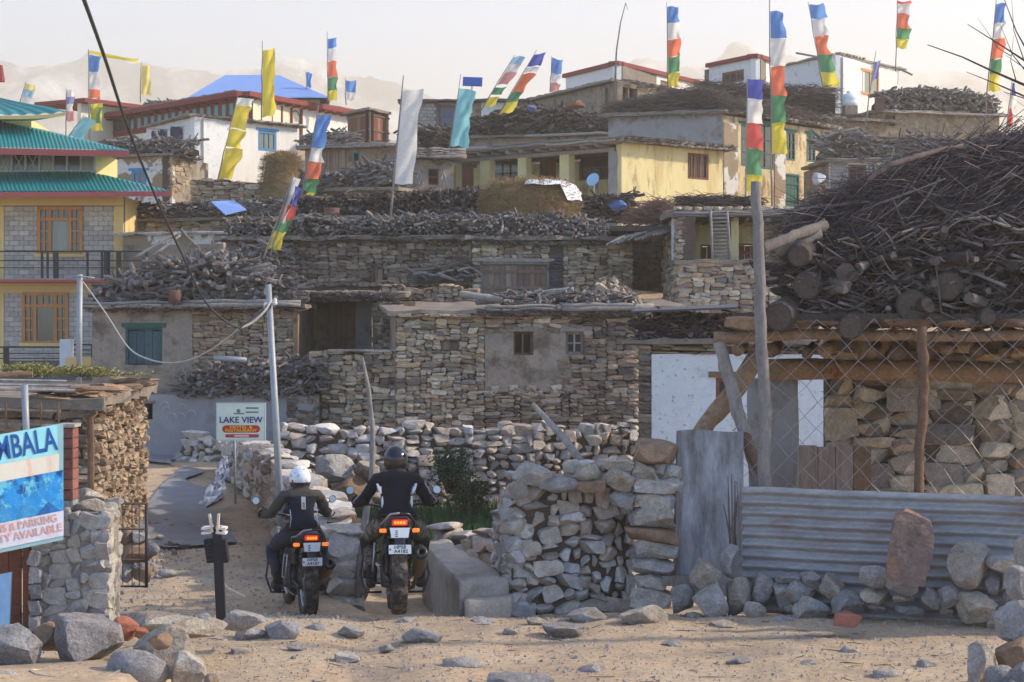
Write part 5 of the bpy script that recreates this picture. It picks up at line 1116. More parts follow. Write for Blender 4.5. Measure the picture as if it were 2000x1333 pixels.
# ---- dark alley and terrace house right of the barn
T = house('terrace_house', 'low house with yellow veranda above a stone terrace wall', 1450, 600, 48)
A = W(1325,47.5,1600,47.5); zf = A.z(1440,514)
swall(T, A, 1.4, zf, [], (.15,.36), (.07,.15), ST_MID, 151, zv=A.z(1440,612), name='terrace_wall')
As = W(1296,52,1325,47.5); swall(T, As, 1.4, A.z(1325,425), [], (.15,.4), (.06,.13), ST_MID, 152, zv=A.z(1325,612), name='alley_wall')
slope_roof(T, A, zf, .08, 3.0, 0, over=.12, side=.1, mat=ROOFE, name='terrace_floor')
V = W(1338,48.4,1650,48.4); Vb = W(1338,50.3,1680,50.3); zt = V.z(1440,426)
panel(T, Vb, 0, Vb.L, zf, zt, [Vb.rect(1368,478,1395,512), Vb.rect(1440,476,1495,512)], YEL, o=0, name='back_wall')
door(T, Vb, Vb.rect(1368,478,1395,512), 2, BRPAINT, WOODB, fw=.04, ledges=0); door(T, Vb, Vb.rect(1440,476,1495,512), 4, BRPAINT, WOODB, fw=.04, ledges=1)
for x0, x1, m in [(1312,1341,WHITE),(1427,1442,YEL),(1530,1546,YEL),(1620,1640,YEL)]: MB().wbox(V, V.u(x0), V.u(x1), zf, zt, -.12, .1).build('pillar', m, T)
wroof(T, V, zt, .16, 4.5, over=.5, side=.45); eave_poles(T, V, -.3, V.L, zt+.04, .55, n=2, rad=.04); rafter_ends(T, V, 0, V.L, zt-.05, 9, .05, .4, 1.8)
for k in range(16): put('eave_stone', stones(ST_MID)[k], T, V.p(-.2+V.L*k/16, zt+.2, .4), (0,0,k), (.22,.2,.09))
T = thing('wooden_ladder', 'grey wooden ladder leaning on the yellow veranda', 'ladder', P(1410,510,48.2))
for x0, x1 in ((1388,1392),(1420,1427)): bar(x0,412,x1,512,47.8,.035,'side_rail',WOODG,T,6,d1=47.5)
for k in range(13): bar(1390+.2*k,420+7.2*k,1421+.4*k,419+7.2*k,47.78-.02*k,.028,'rung',WOODG,T,5)
T = thing('alley_back_wall', 'stone wall at the back of the alley beside the barn, shade put into its dark colour', 'wall', P(1262,600,55)); A = W(1195,55,1310,54); swall(T, A, 2.5, A.z(1250,440), [], (.2,.45), (.1,.2), M('stone_alley_shade',[c(60,54,52),c(76,68,64),c(50,44,44)],mott=.3,msc=9,bump=.5,bsc=18), 153)  # darkened palette puts the alley's shade into the stone colour
A = W(1225,49.8,1325,48.6); T = house('alley_roof', 'low stone lean-to with pale earth roof at the mouth of the dark alley', 1290, 612, 44.5); B3 = W(1236,44.4,1345,44.6); zt = B3.z(1290,606); swall(T, B3, 1.5, zt, [], (.15,.35), (.06,.13), ST_DARK, 155); mass(T, B3, 1.5, zt-.02, 2.6, MUD, o=-.41); slope_roof(T, B3, zt, .08, 3, .2, over=.15, side=.05)
T = thing('pole_awning', 'ragged awning of thin poles and bark over the dark alley', 'awning', A.p(1,A.z(1270,460),0))
r = random.Random(15)
for k in range(16):
    x = 1215+k*7; MB().tube([P(x-30,474-k*1.2+r.uniform(-5,5),48.4),P(x+40,448-k*.8+r.uniform(-6,6),50.2),P(x+62,440,51.5)],[.03,.04,.035],6).build('pole',WOODG,T)
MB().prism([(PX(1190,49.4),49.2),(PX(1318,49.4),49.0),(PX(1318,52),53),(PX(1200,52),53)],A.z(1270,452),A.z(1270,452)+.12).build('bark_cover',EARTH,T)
T = thing('brush_pile', 'reddish brushwood piled on the roof beside the terrace house', 'brushwood', P(1285,430,50)); A = W(1238,50.5,1335,50.5)
brush(T, A, 0, A.L, lambda t: A.z(1285,434), lambda t: .5*math.sin(math.pi*max(.05,min(.95,t)))+.05, 900, .7, .009, TWIGR, dep=.9, pitch=.35); heap('heap_core', M('red_brush_core',[c(84,54,46)],mott=.4,bump=.8), P(1285,434,51), .5,.4,.4,T,5)
T = thing('brush_pile', 'dark brushwood strip on the roof above the wooden ladder', 'brushwood', P(1400,410,51)); A = W(1330,51,1480,51)
brush(T, A, 0, A.L, lambda t: A.z(1400,412), lambda t: .36, 900, .7, .009, TWIGD, dep=1.0, pitch=.2)
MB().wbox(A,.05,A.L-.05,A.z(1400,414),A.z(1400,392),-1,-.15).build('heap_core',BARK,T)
# ---- whitewashed house behind the shed
T = house('white_house', 'whitewashed house wall behind the firewood shed', 1430, 900, 34)
A = W(1247,34.3,1670,33.9); zt = A.z(1340,672); zw = A.z(1340,692); ux = A.u(1272); wn_ = A.rect(1398,738,1442,800)
swall(T, A, -.6, zt, [], (.14,.34), (.05,.11), ST_DARK, 161, 0, ux, zv=.2)
panel(T, A, ux+.004, A.L, -.6, zw, [wn_], WHITE, o=.0, name='whitewashed_wall')
stone_face(T, A, ux, A.L, zw, zt, (.2,.5), (.04,.07), ST_DARK, dep=.4, proud=.08, seed=162)
window(T, A, wn_, 2, 2, BRPAINT, GLASS, fw=.06, o=-.03, lintel=WOODB); mass(T, A, -.6, zt-.02, 2.2, MUD, o=-.41); wroof(T, A, zt, .08, 2.4, over=.15)
woodpile('roof_firewood', 'dark matted firewood on the roof of the whitewashed house', A, .0, A.L-.8, zt+.08, .42, 300, L=(.25,.5), mat=LOGD, dep=1.0, seed=16, crook=.18, along=.6)
o = MB().add([P(1232,608,33.6),P(1440,600,33.6),P(1440,594,36),P(1245,602,36),P(1232,612,33.6),P(1440,604,33.6),P(1440,598,36),P(1245,606,36)],[(0,1,2,3),(7,6,5,4),(0,4,5,1),(1,5,6,2),(2,6,7,3),(3,7,4,0)]).build('tin_cover', M('dark_tin',[c(70,68,72)],rough=.5,metal=.3,mott=.2)); tag(o,'thin dark tin cover laid over the firewood of the white house','metal sheet')
# ---- tier behind the long house
T = house('wood_stack_house', 'low stone house topped by the longest firewood row, left of the haystack', 760, 440, 58)
A = W(556,58,955,57.2); zt = A.z(760,428); swall(T, A, 4, zt, [], (.15,.4), (.06,.12), ST_MID, 171, zv=A.z(760,446)); mass(T, A, 4, zt-.02, 4, MUD, o=-.41); wroof(T, A, zt, .08, 4)
woodpile('roof_firewood', 'long row of dense dark firewood left of the haystack, behind the white flag pole', A, 0, A.L, zt+.06, .74, 460, L=(.25,.5), thick=(.9,1.5), mat=LOGD, dep=1, seed=17, crook=.14, along=.12, prof=lambda t: .7+.3*t+.06*math.sin(t*30))
B_ = W(1120,58,1235,57.5); woodpile('roof_firewood', 'short firewood row with a blue bag, right of the haystack', B_, 0, B_.L, B_.z(1180,432), .8, 160, mat=LOGD, dep=.9, seed=18, along=.5)
rock(1190,392,1224,412,57,'blue plastic bag on the firewood right of the haystack',mat=fcol('blue_plastic', c(56,84,136), .4),name='plastic_bag',cat='bag')
A = W(246,64.5,560,63); T = house('rubble_roof_house', 'low rubble roofed house left of the long house, with scattered wood', 400, 450, 64); zt = A.z(400,432); swall(T, A, 4.6, zt, [], (.2,.4), (.08,.16), ST_MID, 172, zv=A.z(400,452)); mass(T, A, 4.6, zt-.02, 2.0, MUD, o=-.41); wroof(T, A, zt, .1, 2.2)
woodpile('roof_firewood', 'scattered wood and brush around the tilted blue sheet', A, 0, A.L, zt+.08, .55, 300, L=(.3,.8), mat=LOGM, dep=1.4, seed=19, along=.7, crook=.16)
o = MB().add([P(412,394,62.8),P(456,391,63.4),P(481,409,62.6),P(440,419,62.2)]+[q-Vector((0,0,.03)) for q in (P(412,394,62.8),P(456,391,63.4),P(481,409,62.6),P(440,419,62.2))],[(0,3,2,1),(4,5,6,7),(0,1,5,4),(1,2,6,5),(2,3,7,6),(3,0,4,7)]).build('blue_sheet', BLUER); tag(o,'tilted light blue metal sheet lying on the wood left of centre','metal sheet')
o = MB().lathe([(0,0),(.2,0),(.22,.3),(.2,.3),(.18,.04)],16,Matrix.Translation(P(648,428,56.4))).build('rusty_bucket',M('rust', [c(98,72,64)],mott=.3,bump=.3),smooth=True); tag(o,'rusty brown bucket on the firewood row below the tricolour flags','bucket')
A = W(240,61.5,436,60.6); T = house('half_white_house', 'small mud house with a whitewashed top and thin metal roof', 340, 500, 61); zt = A.z(340,458); zm = A.z(340,478)
panel(T, A, 0, A.L, 4.0, zm, [], MUD, o=0, name='lower_wall'); panel(T, A, 0, A.L, zm+.002, zt, [], PEEL, o=.01, name='upper_wall'); mass(T, A, 4, zt-.02, 1.4, MUD)
slope_roof(T, A, zt, .05, 1.6, .1, mat=GALV, jag=.02)
for k, (x0,y0,x1,y1) in enumerate([(262,505,345,455),(300,500,352,460),(352,448,400,500)]):
    o = tubex([P(x0,y0,59.6),P(x1,y1,60.0)],[.05,.035],WOODG,'leaning_pole',None,7,seed=k); tag(o,'thin pole leaning on the half white house, %s from left' % ORD[k],'pole')
woodpile('corner_firewood', 'twisted firewood spilling down at the right of the half white house', W(395,51.5,560,51.2), 0, 2.1, 4.1, .8, 180, L=(.35,.8), mat=LOGM, dep=1, seed=20, crook=.18, along=.6, prof=lambda t: .6+.4*t)
# ---- small stone wall and conical haystack under the white house
A = W(372,68.5,532,67.5); stonewall('pale_wall', 'rubble wall below the white house with blue windows', A, 5.4, A.z(450,350), (.2,.45), (.1,.2), ST_MID, th=.5, near=False, seed=181, top=lambda u: A.z(450,352)+.1*math.sin(u*2))
T = house('haystack', 'cone shaped brown haystack below the white house with blue windows', 550, 400, 66, 'haystack'); cen = P(551,402,66.2); heap('hay', HAY, cen, .7, .6, 1.7, T, 8, power=1.7); hayfuzz(T, cen, .66, .58, 1.62, 900, 9)
A = W(590,66,770,65); T = house('rubble_house', 'tumbled low house with firewood behind the five colour leaning flag', 680, 390, 66); zt = A.z(680,374); swall(T, A, 5.3, zt, [], (.2,.4), (.08,.16), ST_DARK, 182, zv=A.z(680,395)); mass(T, A, 5.3, zt-.02, 3, MUD, o=-.41); wroof(T, A, zt, .1, 3)
woodpile('roof_firewood', 'untidy firewood behind the leaning five colour flag', A, 0, A.L, zt+.08, .8, 260, L=(.3,.9), mat=LOGM, dep=1.2, seed=22, crook=.18, along=.7, prof=lambda t: .5+.5*t)
# ---- little mud house and yellow veranda house
A = W(783,68,886,68.6); T = house('small_mud_house', 'small grey mud house with one window left of the yellow veranda', 835, 370, 68); zt = A.z(835,312); w_ = A.rect(836,330,857,362)
panel(T, A, 0, A.L, 5, zt, [w_], MUD, o=0); window(T, A, w_, 1, 2, BRPAINT, DARK, fw=.05, o=-.05, lintel=WOODG); mass(T, A, 5, zt-.02, 3, MUD); wroof(T, A, zt, .12, 3.2, over=.4); eave_poles(T, A, -.2, A.L+.2, zt+.05, .45, n=4, rad=.055); eave_twigs(T, A, 0, A.L, zt+.15, .4, 200, zr=.2)
for k, (x,y) in enumerate([(818,340),(866,342),(822,352),(870,356)]): MB().tube([A.p(*A.uz(x-4,y+8),.01),A.p(*A.uz(x,y-6),.01),A.p(*A.uz(x+5,y+8),.01)],[.03,.04,.02],4).build('chalk_mark',WP,T)
T = house('yellow_house', 'yellow plastered house with a pillared veranda and flat pole roof', 1150, 400, 68)
A = W(878,71,1200,66.2); Ab = W(868,74,1215,69.2); zb = 6.0; zt = A.z(1100,303)
Y2 = M('buff_pillar', [c(204,190,142)], mott=.12, msc=3, bump=.2)
o1, o2, o3, o4 = Ab.rect(893,322,925,375), Ab.rect(958,305,1012,372), Ab.rect(1052,305,1086,375), Ab.rect(1130,302,1188,352)
panel(T, Ab, 0, Ab.L, zb, zt, [o1,o2,o3,o4], YEL, o=0, name='back_wall')
door(T, Ab, o1, 3, BRPAINT, WOODB, ledges=0, name='door'); window(T, Ab, o2, 3, 2, BRPAINT, GLASS); door(T, Ab, o3, 3, BRPAINT, WOODB); window(T, Ab, o4, 3, 2, BRPAINT, GLASS)
for x0, x1 in ((876,891),(937,956),(1011,1027),(1093,1111)): MB().wbox(A, A.u(x0), A.u(x1), zb, zt, -.3, 0).build('pillar', Y2, T)
MB().wbox(A, A.u(1188), A.L+.1, zb, zt, -.5, 0).build('corner_pier', MUD2, T)  # shade on this corner face is put in as grey colour
MB().wbox(A, 0, A.L, zt, zt+.12, -.3, .02).build('lintel_beam', WOODG, T)
pts = [A.p(-.2,0,.55),A.p(A.L+.5,0,.55),Ab.p(Ab.L+.5,0,-1.5),Ab.p(-.2,0,-1.5)]
roof(T, [(q.x,q.y) for q in pts], zt+.22, .16, ROOFE, jag=.08); rafter_ends(T, A, .2, A.L, zt+.17, 11, .07, .55, 3.0); eave_poles(T, A, -.2, A.L+.4, zt+.3, .62, n=2, rad=.05, seg=3)
B_ = W(1214,66,1412,69.4); zt2 = B_.z(1300,286); w_ = B_.rect(1343,300,1384,351)
panel(T, B_, 0, B_.L, zb-.5, zt2, [w_], YEL, o=0, name='side_wall'); wi = window(T, B_, w_, 3, 1, BRPAINT, GLASS, fw=.08, bar=.05, o=-.02)
for k in range(6): MB().wbox(B_, w_[0]+.1+k*(w_[1]-w_[0]-.2)/5-.012, w_[0]+.1+k*(w_[1]-w_[0]-.2)/5+.012, w_[2]+.06, w_[3]-.06, -.02, .0).build('grille_bar', BRPAINT, wi)
pts = [B_.p(-.4,0,.4),B_.p(B_.L+.2,0,.4),B_.p(B_.L+.2,0,-4),B_.p(-.4,0,-4)]; roof(T, [(q.x,q.y) for q in pts], zt2, .16, ROOFE, jag=.06, seed=6); eave_twigs(T, B_, -.3, B_.L+.2, zt2+.08, .42, 420, L=.35, zr=.1); eave_poles(T, B_, -.3, B_.L+.2, zt2+.0, .42, n=1, rad=.04)
T = thing('satellite_dish', 'pale blue satellite dish in front of the yellow veranda', 'satellite dish', P(1158,368,63))
mt = Matrix.Translation(P(1159,352,63)) @ Euler((math.radians(68),0,math.radians(-32))).to_matrix().to_4x4()
MB().lathe([(.0,0),(.08,.004),(.15,.018),(.21,.04),(.215,.043),(.21,.036),(.15,.012),(.0,-.008)],24,mt).build('reflector', fcol('dish_paint', c(140,176,206), .4), T, smooth=True)
MB().tube([mt @ Vector((0,-.2,.02)), mt @ Vector((0,-.1,.22)), mt @ Vector((0,0,.24))],.008,6).build('feed_arm',POLEG,T); MB().tube([P(1160,356,63.1),P(1160,385,63.1)],.02,8).build('mast',POLEG,T)
# ---- grey mud upper house with the sunlit green window facade
T = house('green_window_house', 'tall peeling buff house with dark green windows and door', 1520, 405, 75)
A = W(1188,73.6,1412,72.2); B_ = W(1412,72.2,1624,78); zt = A.z(1300,226)
panel(T, A, 0, A.L, 6, zt, [], MUD2, o=0, name='grey_wall')
g1,g2,g3,g4,g0 = B_.rect(1479,243,1511,331), B_.rect(1536,258,1553,314), B_.rect(1575,263,1593,317), B_.rect(1532,340,1561,412), B_.rect(1447,243,1462,325)
us = B_.u(1440); panel(T, B_, 0, B_.L, 5, zt-.05, [g0,g1,g2,g3,g4], PEELY, o=0, name='peeling_wall')
for x0, x1 in ((1413,1440),(1512,1533)): MB().wbox(B_, B_.u(x0), B_.u(x1), 5.6, zt-.3, .003, .03).build('white_strip', PEEL, T)
for g_, a, b in ((g0,1,3),(g1,2,3),(g2,2,3),(g3,2,3)): window(T, B_, g_, a, b, GREENP, GLASS, fw=.07, o=0, lintel=GREENP)
door(T, B_, g4, 4, GREENP, GREENP, o=-.02)
MB().prism([(A.p(.05,0,-.3).x,A.p(.05,0,-.3).y),(A.p(A.L-.3,0,-.3).x,A.p(A.L-.3,0,-.3).y),(B_.p(B_.L,0,-.3).x,B_.p(B_.L,0,-.3).y),(A.p(0,0,-7).x,A.p(0,0,-7).y)],5.5,zt-.1).build('rear_wall',MUD,T)
rp = [A.p(-.3,0,.25),A.p(A.L+.15,0,.3),B_.p(B_.L+.3,0,.3),B_.p(B_.L+.2,0,-4),A.p(-.3,0,-6)]; roof(T, [(q.x,q.y) for q in rp], zt, .12, ROOFE, jag=.05)
rafter_ends(T, A, .3, A.L-.2, zt-.07, 7, .05, .2, .6); eave_twigs(T, B_, 0, B_.L, zt+.05, .3, 400, L=.3); eave_poles(T, A, -.2, A.L+.1, zt+.04, .27, n=1, rad=.04)
T = thing('roof_brush', 'rounded brushwood heap on the grey mud wall above the yellow house', 'brushwood', A.p(2,zt,-1)); hb = lambda t: (.32+.7*t if t < .75 else .85-2.2*(t-.75))+.1
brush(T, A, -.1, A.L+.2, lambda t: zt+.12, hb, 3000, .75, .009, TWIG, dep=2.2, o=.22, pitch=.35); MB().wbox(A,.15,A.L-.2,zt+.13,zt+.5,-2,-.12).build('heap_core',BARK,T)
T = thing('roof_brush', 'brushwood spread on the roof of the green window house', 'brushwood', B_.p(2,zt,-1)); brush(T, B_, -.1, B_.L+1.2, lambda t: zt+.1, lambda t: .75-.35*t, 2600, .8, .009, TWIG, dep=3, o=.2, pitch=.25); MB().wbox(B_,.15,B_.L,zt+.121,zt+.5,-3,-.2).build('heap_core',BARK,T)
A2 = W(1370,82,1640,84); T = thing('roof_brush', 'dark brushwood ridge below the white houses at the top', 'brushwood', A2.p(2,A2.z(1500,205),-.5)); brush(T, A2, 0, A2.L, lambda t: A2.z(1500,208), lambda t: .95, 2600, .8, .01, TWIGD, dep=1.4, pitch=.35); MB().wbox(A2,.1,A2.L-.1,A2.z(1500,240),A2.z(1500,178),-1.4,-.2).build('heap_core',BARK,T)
# ---- right side
T = house('window_hole_house', 'low whitewashed house with a dark window at right, half hidden by brushwood', 1750, 370, 70)
A = W(1622,70,1905,70.4); zt = A.z(1750,318); w_ = A.rect(1656,322,1692,374); ux = A.u(1660)
panel(T, A, 0, A.L, 5, zt, [w_], WHITE, o=0); MB().wbox(A, 0, w_[0]-.02, 5.2, zt-.01, .003, .04).build('mud_strip', MUD2, T); window(T, A, w_, 2, 1, WOODB, DARK, fw=.08, o=-.05); mass(T, A, 5, zt-.02, 4, MUD); wroof(T, A, zt, .12, 4, over=.3); eave_poles(T, A, -.2, A.L, zt+.03, .35, n=2, rad=.045)
woodpile('roof_firewood', 'broad stack of pale weathered firewood on the window hole house at right', A, -.1, A.L-.3, zt+.1, .95, 300, L=(.5,1.1), thick=(.45,.8), mat=LOGM, dep=2, seed=23, crook=.1, along=.8)
T = thing('stone_heap', 'heap of stones with a white pot beside the green door', 'stone heap', P(1600,400,69)); rr_ = random.Random(19)
for k in range(80):
    q = rr_.random(); a = rr_.uniform(-1,1); put('stone', stones(ST_DARK,True)[k % 14], T, P(1605+42*a,402-46*(1-abs(a))*q,69+.6*q), (a,q,a*5), (rr_.uniform(.15,.35),.2,rr_.uniform(.1,.18)))
rock(1588,338,1612,362,68.8,'whitish round pot on the stone heap beside the green door',mat=fcol('pot_white', c(176,180,190), .6),name='water_pot',cat='pot')
T = house('hilltop_mud_house', 'buff mud house on the right skyline under stacked firewood', 1840, 252, 86)
A = W(1724,86,1952,88); zt = A.z(1840,224); w_ = A.rect(1730,226,1748,246); panel(T, A, 0, A.L, 8.5, zt, [w_], MUDW, o=0); MB().wbox(A,*w_,-.2,-.12).build('opening_shade',DARK,T); mass(T, A, 8.5, zt-.02, 4, MUD); wroof(T, A, zt, .1, 4); eave_poles(T, A, -.2, A.L+.2, zt+.0, .28, n=1, rad=.05)  # the opening's dark box paints the shade of the hollow
woodpile('roof_firewood', 'firewood stacked along the skyline on the hilltop mud house', A, .1, A.L, zt+.1, .98, 300, L=(.35,.7), thick=(.8,1.3), mat=LOGM, dep=1.2, seed=24, crook=.14, along=.5, prof=lambda t: .75+.25*math.sin(math.pi*t))
T = house('flat_mud_house', 'lit flat topped mud house below the orange window house', 1670, 255, 82); A = W(1620,82,1735,83); zt = A.z(1670,238); panel(T, A, 0, A.L, 8, zt, [], MUDW, o=0); mass(T, A, 8, zt-.02, 3, MUD); wroof(T, A, zt, .12, 3.4, over=.35); eave_twigs(T, A, 0, A.L, zt+.1, .3, 260, zr=.15)
T = thing('water_tank', 'white roof tank beside the orange window house', 'water tank', P(1660,212,84)); MB().lathe([(0,0),(.3,0),(.32,.2),(.3,.24),(.32,.28),(.3,.44),(.22,.5),(.12,.52),(.11,.62),(0,.63)],20,Matrix.Translation(P(1659,208,84))).build('barrel', fcol('tank_white', c(200,204,208), .5), T, smooth=True); MB().prism([(PX(1648,84),83.6),(PX(1672,84),83.6),(PX(1672,84),84.4),(PX(1648,84),84.4)],PZ(226,84),PZ(208.3,84)).build('stand',ST_MID,T)
o = MB().bbox(PX(1708,84),PX(1726,84),83.7,84,PZ(217,84),PZ(193,84)).build('rusty_tin_box', M('rust', [c(98,72,64)],mott=.3,bump=.3)); tag(o,'square rust brown tin box left of the skyline firewood','tin box')
# ---- top row: white houses
T = house('orange_window_house', 'white block house with an orange framed window on the right skyline', 1640, 190, 90)
A = W(1530,94,1632,90); B_ = W(1632,90,1755,95); zt = B_.z(1632,108); w_ = B_.rect(1667,135,1716,186)
panel(T, A, 0, A.L-.0, 9, zt, [], WHITE, o=0, name='shaded_wall'); panel(T, B_, .0, B_.L, 9, zt, [w_], WHITE2, o=.0, name='lit_wall'); window(T, B_, w_, 3, 1, ORW, CURT, fw=.13, o=.03)
MB().prism([(q.x,q.y) for q in (A.p(.1,0,-.3),A.p(A.L,0,-.4),B_.p(B_.L,0,-.3),A.p(.1,0,-6))],9,zt-.05).build('rear_wall',WHITE,T)
roof(T,[(q.x,q.y) for q in (A.p(-.15,0,.15),A.p(A.L+.05,0,.2),B_.p(B_.L+.4,0,.2),B_.p(B_.L,0,-4),A.p(0,0,-5))],zt,.07,WOODG,jag=.03)
for k in range(8): MB().wbox(B_, .3+k*.32, .45+k*.32, zt+.08, zt+.16, -.2, .1).build('coping_block', ST_MID, T)
tubex([P(1555,104,93),P(1600,112,92)],[.05,.05],WOODG,'roof_pole',T,6); tubex([P(1752,132,95),P(1782,147,95)],[.06,.05],WOODG,'roof_pole',T,6)
T = house('maroon_trim_house', 'white flat roofed house with maroon parapet at the top centre', 1300, 170, 98)
bl = [(W(1105,104,1205,99),122,1205),(W(1205,99,1385,108),122,1205),(W(1385,101,1476,97.5),108,1476),(W(1476,97.5,1522,100),108,1476)]
for k, (Wl,y,x) in enumerate(bl):
    zt = Wl.z(x,y+6); hs = []
    if k == 2: hs = [Wl.rect(1410,139,1453,162)]
    if k == 1: hs = [Wl.rect(1250,158,1273,170), Wl.rect(1290,159,1312,170)]
    panel(T, Wl, 0, Wl.L, 11, zt, hs, WHITE2 if k % 2 else WHITE, o=0)
    for h in hs: window(T, Wl, h, 3 if k == 2 else 2, 1, WOODB, GLASS, fw=.1, o=-.02)
    MB().wbox(Wl, -.12, Wl.L+.1*(k % 2), zt+.002, zt+.2, -.4, .15).build('parapet_band', MAROON, T)
for a, b, y in ((bl[0][0],bl[1][0],122),(bl[2][0],bl[3][0],108)): MB().prism([(q.x,q.y) for q in (a.p(.1,0,-.26),a.p(a.L,0,-.3),b.p(b.L,0,-.26),b.p(b.L,0,-4),a.p(0,0,-5))],11,a.z(a is bl[0][0] and 1205 or 1476,y+6)).build('roof_slab',ROOFE,T)
T = house('brown_flat_house', 'brown mud house with a flat roof and open corner under the white houses', 1205, 215, 88)
A = W(1032,96,1206,88); B_ = W(1206,88,1392,95); zt = A.z(1206,160)
ho = B_.rect(1212,172,1245,215); panel(T, A, 0, A.L, 9.5, zt, [], MUD, o=0); panel(T, B_, 0, B_.L, 9.5, zt, [ho], MUDW, o=0); MB().wbox(B_,*ho,-.9,-.8).build('recess_wall',MUD,T); MB().wbox(B_,(ho[0]+ho[1])/2-.05,(ho[0]+ho[1])/2+.05,ho[2],ho[3],-.15,-.02).build('recess_post',WOODO,T)
roof(T,[(q.x,q.y) for q in (A.p(-.3,0,.3),A.p(A.L+.1,0,.35),B_.p(B_.L+.2,0,.3),B_.p(B_.L,0,-5),A.p(0,0,-5))],zt,.12,ROOFE,jag=.05); eave_twigs(T,B_,0,B_.L,zt+.05,.3,260); eave_poles(T,A,-.2,A.L,zt+.03,.32,n=1,rad=.05); rafter_ends(T,B_,.2,B_.L,zt-.06,8,.05,.25,.6)
A = W(880,84,1195,82); T = house('mud_terrace_house', 'grey mud wall with a rubble and wood covered roof above the veranda', 1060, 290, 83); zt = A.z(1060,268); panel(T, A, 0, A.L, 7, zt, [], MUD, o=0); mass(T, A, 7, zt-.02, 4, MUD); wroof(T, A, zt, .1, 4, over=.25); eave_poles(T, A, 0, A.L, zt+.03, .3, n=1, rad=.05)
woodpile('roof_firewood', 'dark rubble and firewood covering the roof above the yellow veranda', A, .6, A.L+.1, zt+.08, 1.15, 320, L=(.4,.9), thick=(.6,1.1), mat=LOGD, dep=2, seed=25, crook=.16, along=.7, prof=lambda t: .55+.45*math.sin(math.pi*min(1,t*1.1)))
rock(1104,196,1142,214,81.5,'orange brown cloth bundle on the rubble roof below the brown flat house',mat=fcol('rust_cloth', c(124,84,68), .9),name='cloth_bundle',cat='bundle'); rock(1030,206,1048,218,81.5,'blue cloth bundle on the rubble roof above the veranda',mat=fcol('blue_cloth', c(90,110,160), .9),name='cloth_bundle',cat='bundle')
T = house('brick_shed', 'pale block shed with a dark flat roof right of the white flag', 900, 250, 90)
A = W(796,90,1030,90); zt = A.z(900,200); panel(T, A, 0, A.L, 8.5, zt, [A.rect(856,204,905,250)], MUD, o=-.1)
br = MB().wbox(A, A.u(808), A.u(855), A.z(830,250), zt-.02, -.09, -.04).build('block_wall', GROUT, T)
for j in range(7):
    for i in range(6):
        u = A.u(808)+(i+(.5 if j % 2 else 0)*.8)*.185; 
        if u+.17 < A.u(856): MB().wbox(A, u, u+.17, A.z(830,250)+.03+j*.15, A.z(830,250)+.16+j*.15, -.06, -.01).build('block', ST_CEM, br)
door(T, A, A.rect(856,204,905,250), 5, fcol('slate_blue_boards', c(96,100,116), mott=.2), WOODB, o=-.12, ledges=1); MB().wbox(A, A.u(940), A.u(1010), zt-1.2, zt-.02, -.09, .0).build('plaster_patch', WHITE, T)
roof(T,[(q.x,q.y) for q in (A.p(-.4,0,.4),A.p(A.L+.1,0,.4),A.p(A.L,0,-4),A.p(-.4,0,-4))],zt,.1,M('dark_roof_tin',[c(74,72,76)],rough=.6,mott=.2),jag=.02); mass(T, A, 8.5, zt-.02, 3.5, MUD, o=-.5)
A = W(785,80,895,79.5); woodpile('ground_firewood', 'dark wood heap between the white flag and the light blue flag', A, 0, A.L, A.z(840,296), 1.0, 200, L=(.35,.8), mat=LOGD, dep=1.5, seed=26, along=.6, crook=.18)
T = house('plank_hut', 'brown plank clad hut between the maroon house and the white flag', 720, 275, 88)
for Wl in (W(678,90,722,88), W(722,88,760,90)):
    zt = Wl.z(722,216); MB().wbox(Wl,.02,Wl.L-.02,8.6,zt,-.2,-.05).build('wall',DARK,T); n = 7
    for i in range(n): MB().wbox(Wl, Wl.L*i/n+.01, Wl.L*(i+1)/n-.01, 8.6, zt-R.uniform(0,.06), -.05, -.01+R.uniform(-.01,.01)).build('plank', BRPAINT if i % 3 else PLANK, T)
    for zz in (zt-.2, zt-.85): MB().wbox(Wl, 0, Wl.L, zz, zz+.08, -.008, .03).build('rail', PLANK, T)
A = W(676,90,762,90); roof(T,[(PX(672,90),89.7),(PX(722,88),87.6),(PX(764,90),89.7),(PX(740,93),93),(PX(690,93),93)],zt,.1,ROOFE,jag=.04)
T = house('reed_shed', 'mud shed with a reed panel and a small teal window', 690, 345, 78)
A = W(596,79,772,78); zt = A.z(680,290); w_ = A.rect(688,297,703,319); panel(T, A, 0, A.L, 6.2, zt, [w_], MUDW, o=0); window(T, A, w_, 1, 1, fcol('teal_frame', c(44,120,120)), DARK, fw=.06, o=.0)
rd = A.rect(606,293,680,342)
for k in range(26): MB().wbox(A, rd[0]+(rd[1]-rd[0])*k/26+.003, rd[0]+(rd[1]-rd[0])*(k+1)/26-.003, rd[2], rd[3]-R.uniform(0,.05), .005, .03).build('reed_strip', PLANK, T)
wroof(T, A, zt, .12, 3.5, over=.4); eave_twigs(T, A, 0, A.L, zt+.08, .4, 300, zr=.14); eave_poles(T, A, -.2, A.L, zt+.02, .45, n=2, rad=.05); mass(T, A, 6.2, zt-.02, 3, MUD)
A = W(596,84,690,84); woodpile('roof_firewood', 'little wood heap below the maroon cornice house', A, 0, A.L, A.z(640,290), .75, 120, L=(.4,.9), mat=LOGM, dep=1.5, seed=27, along=.8)
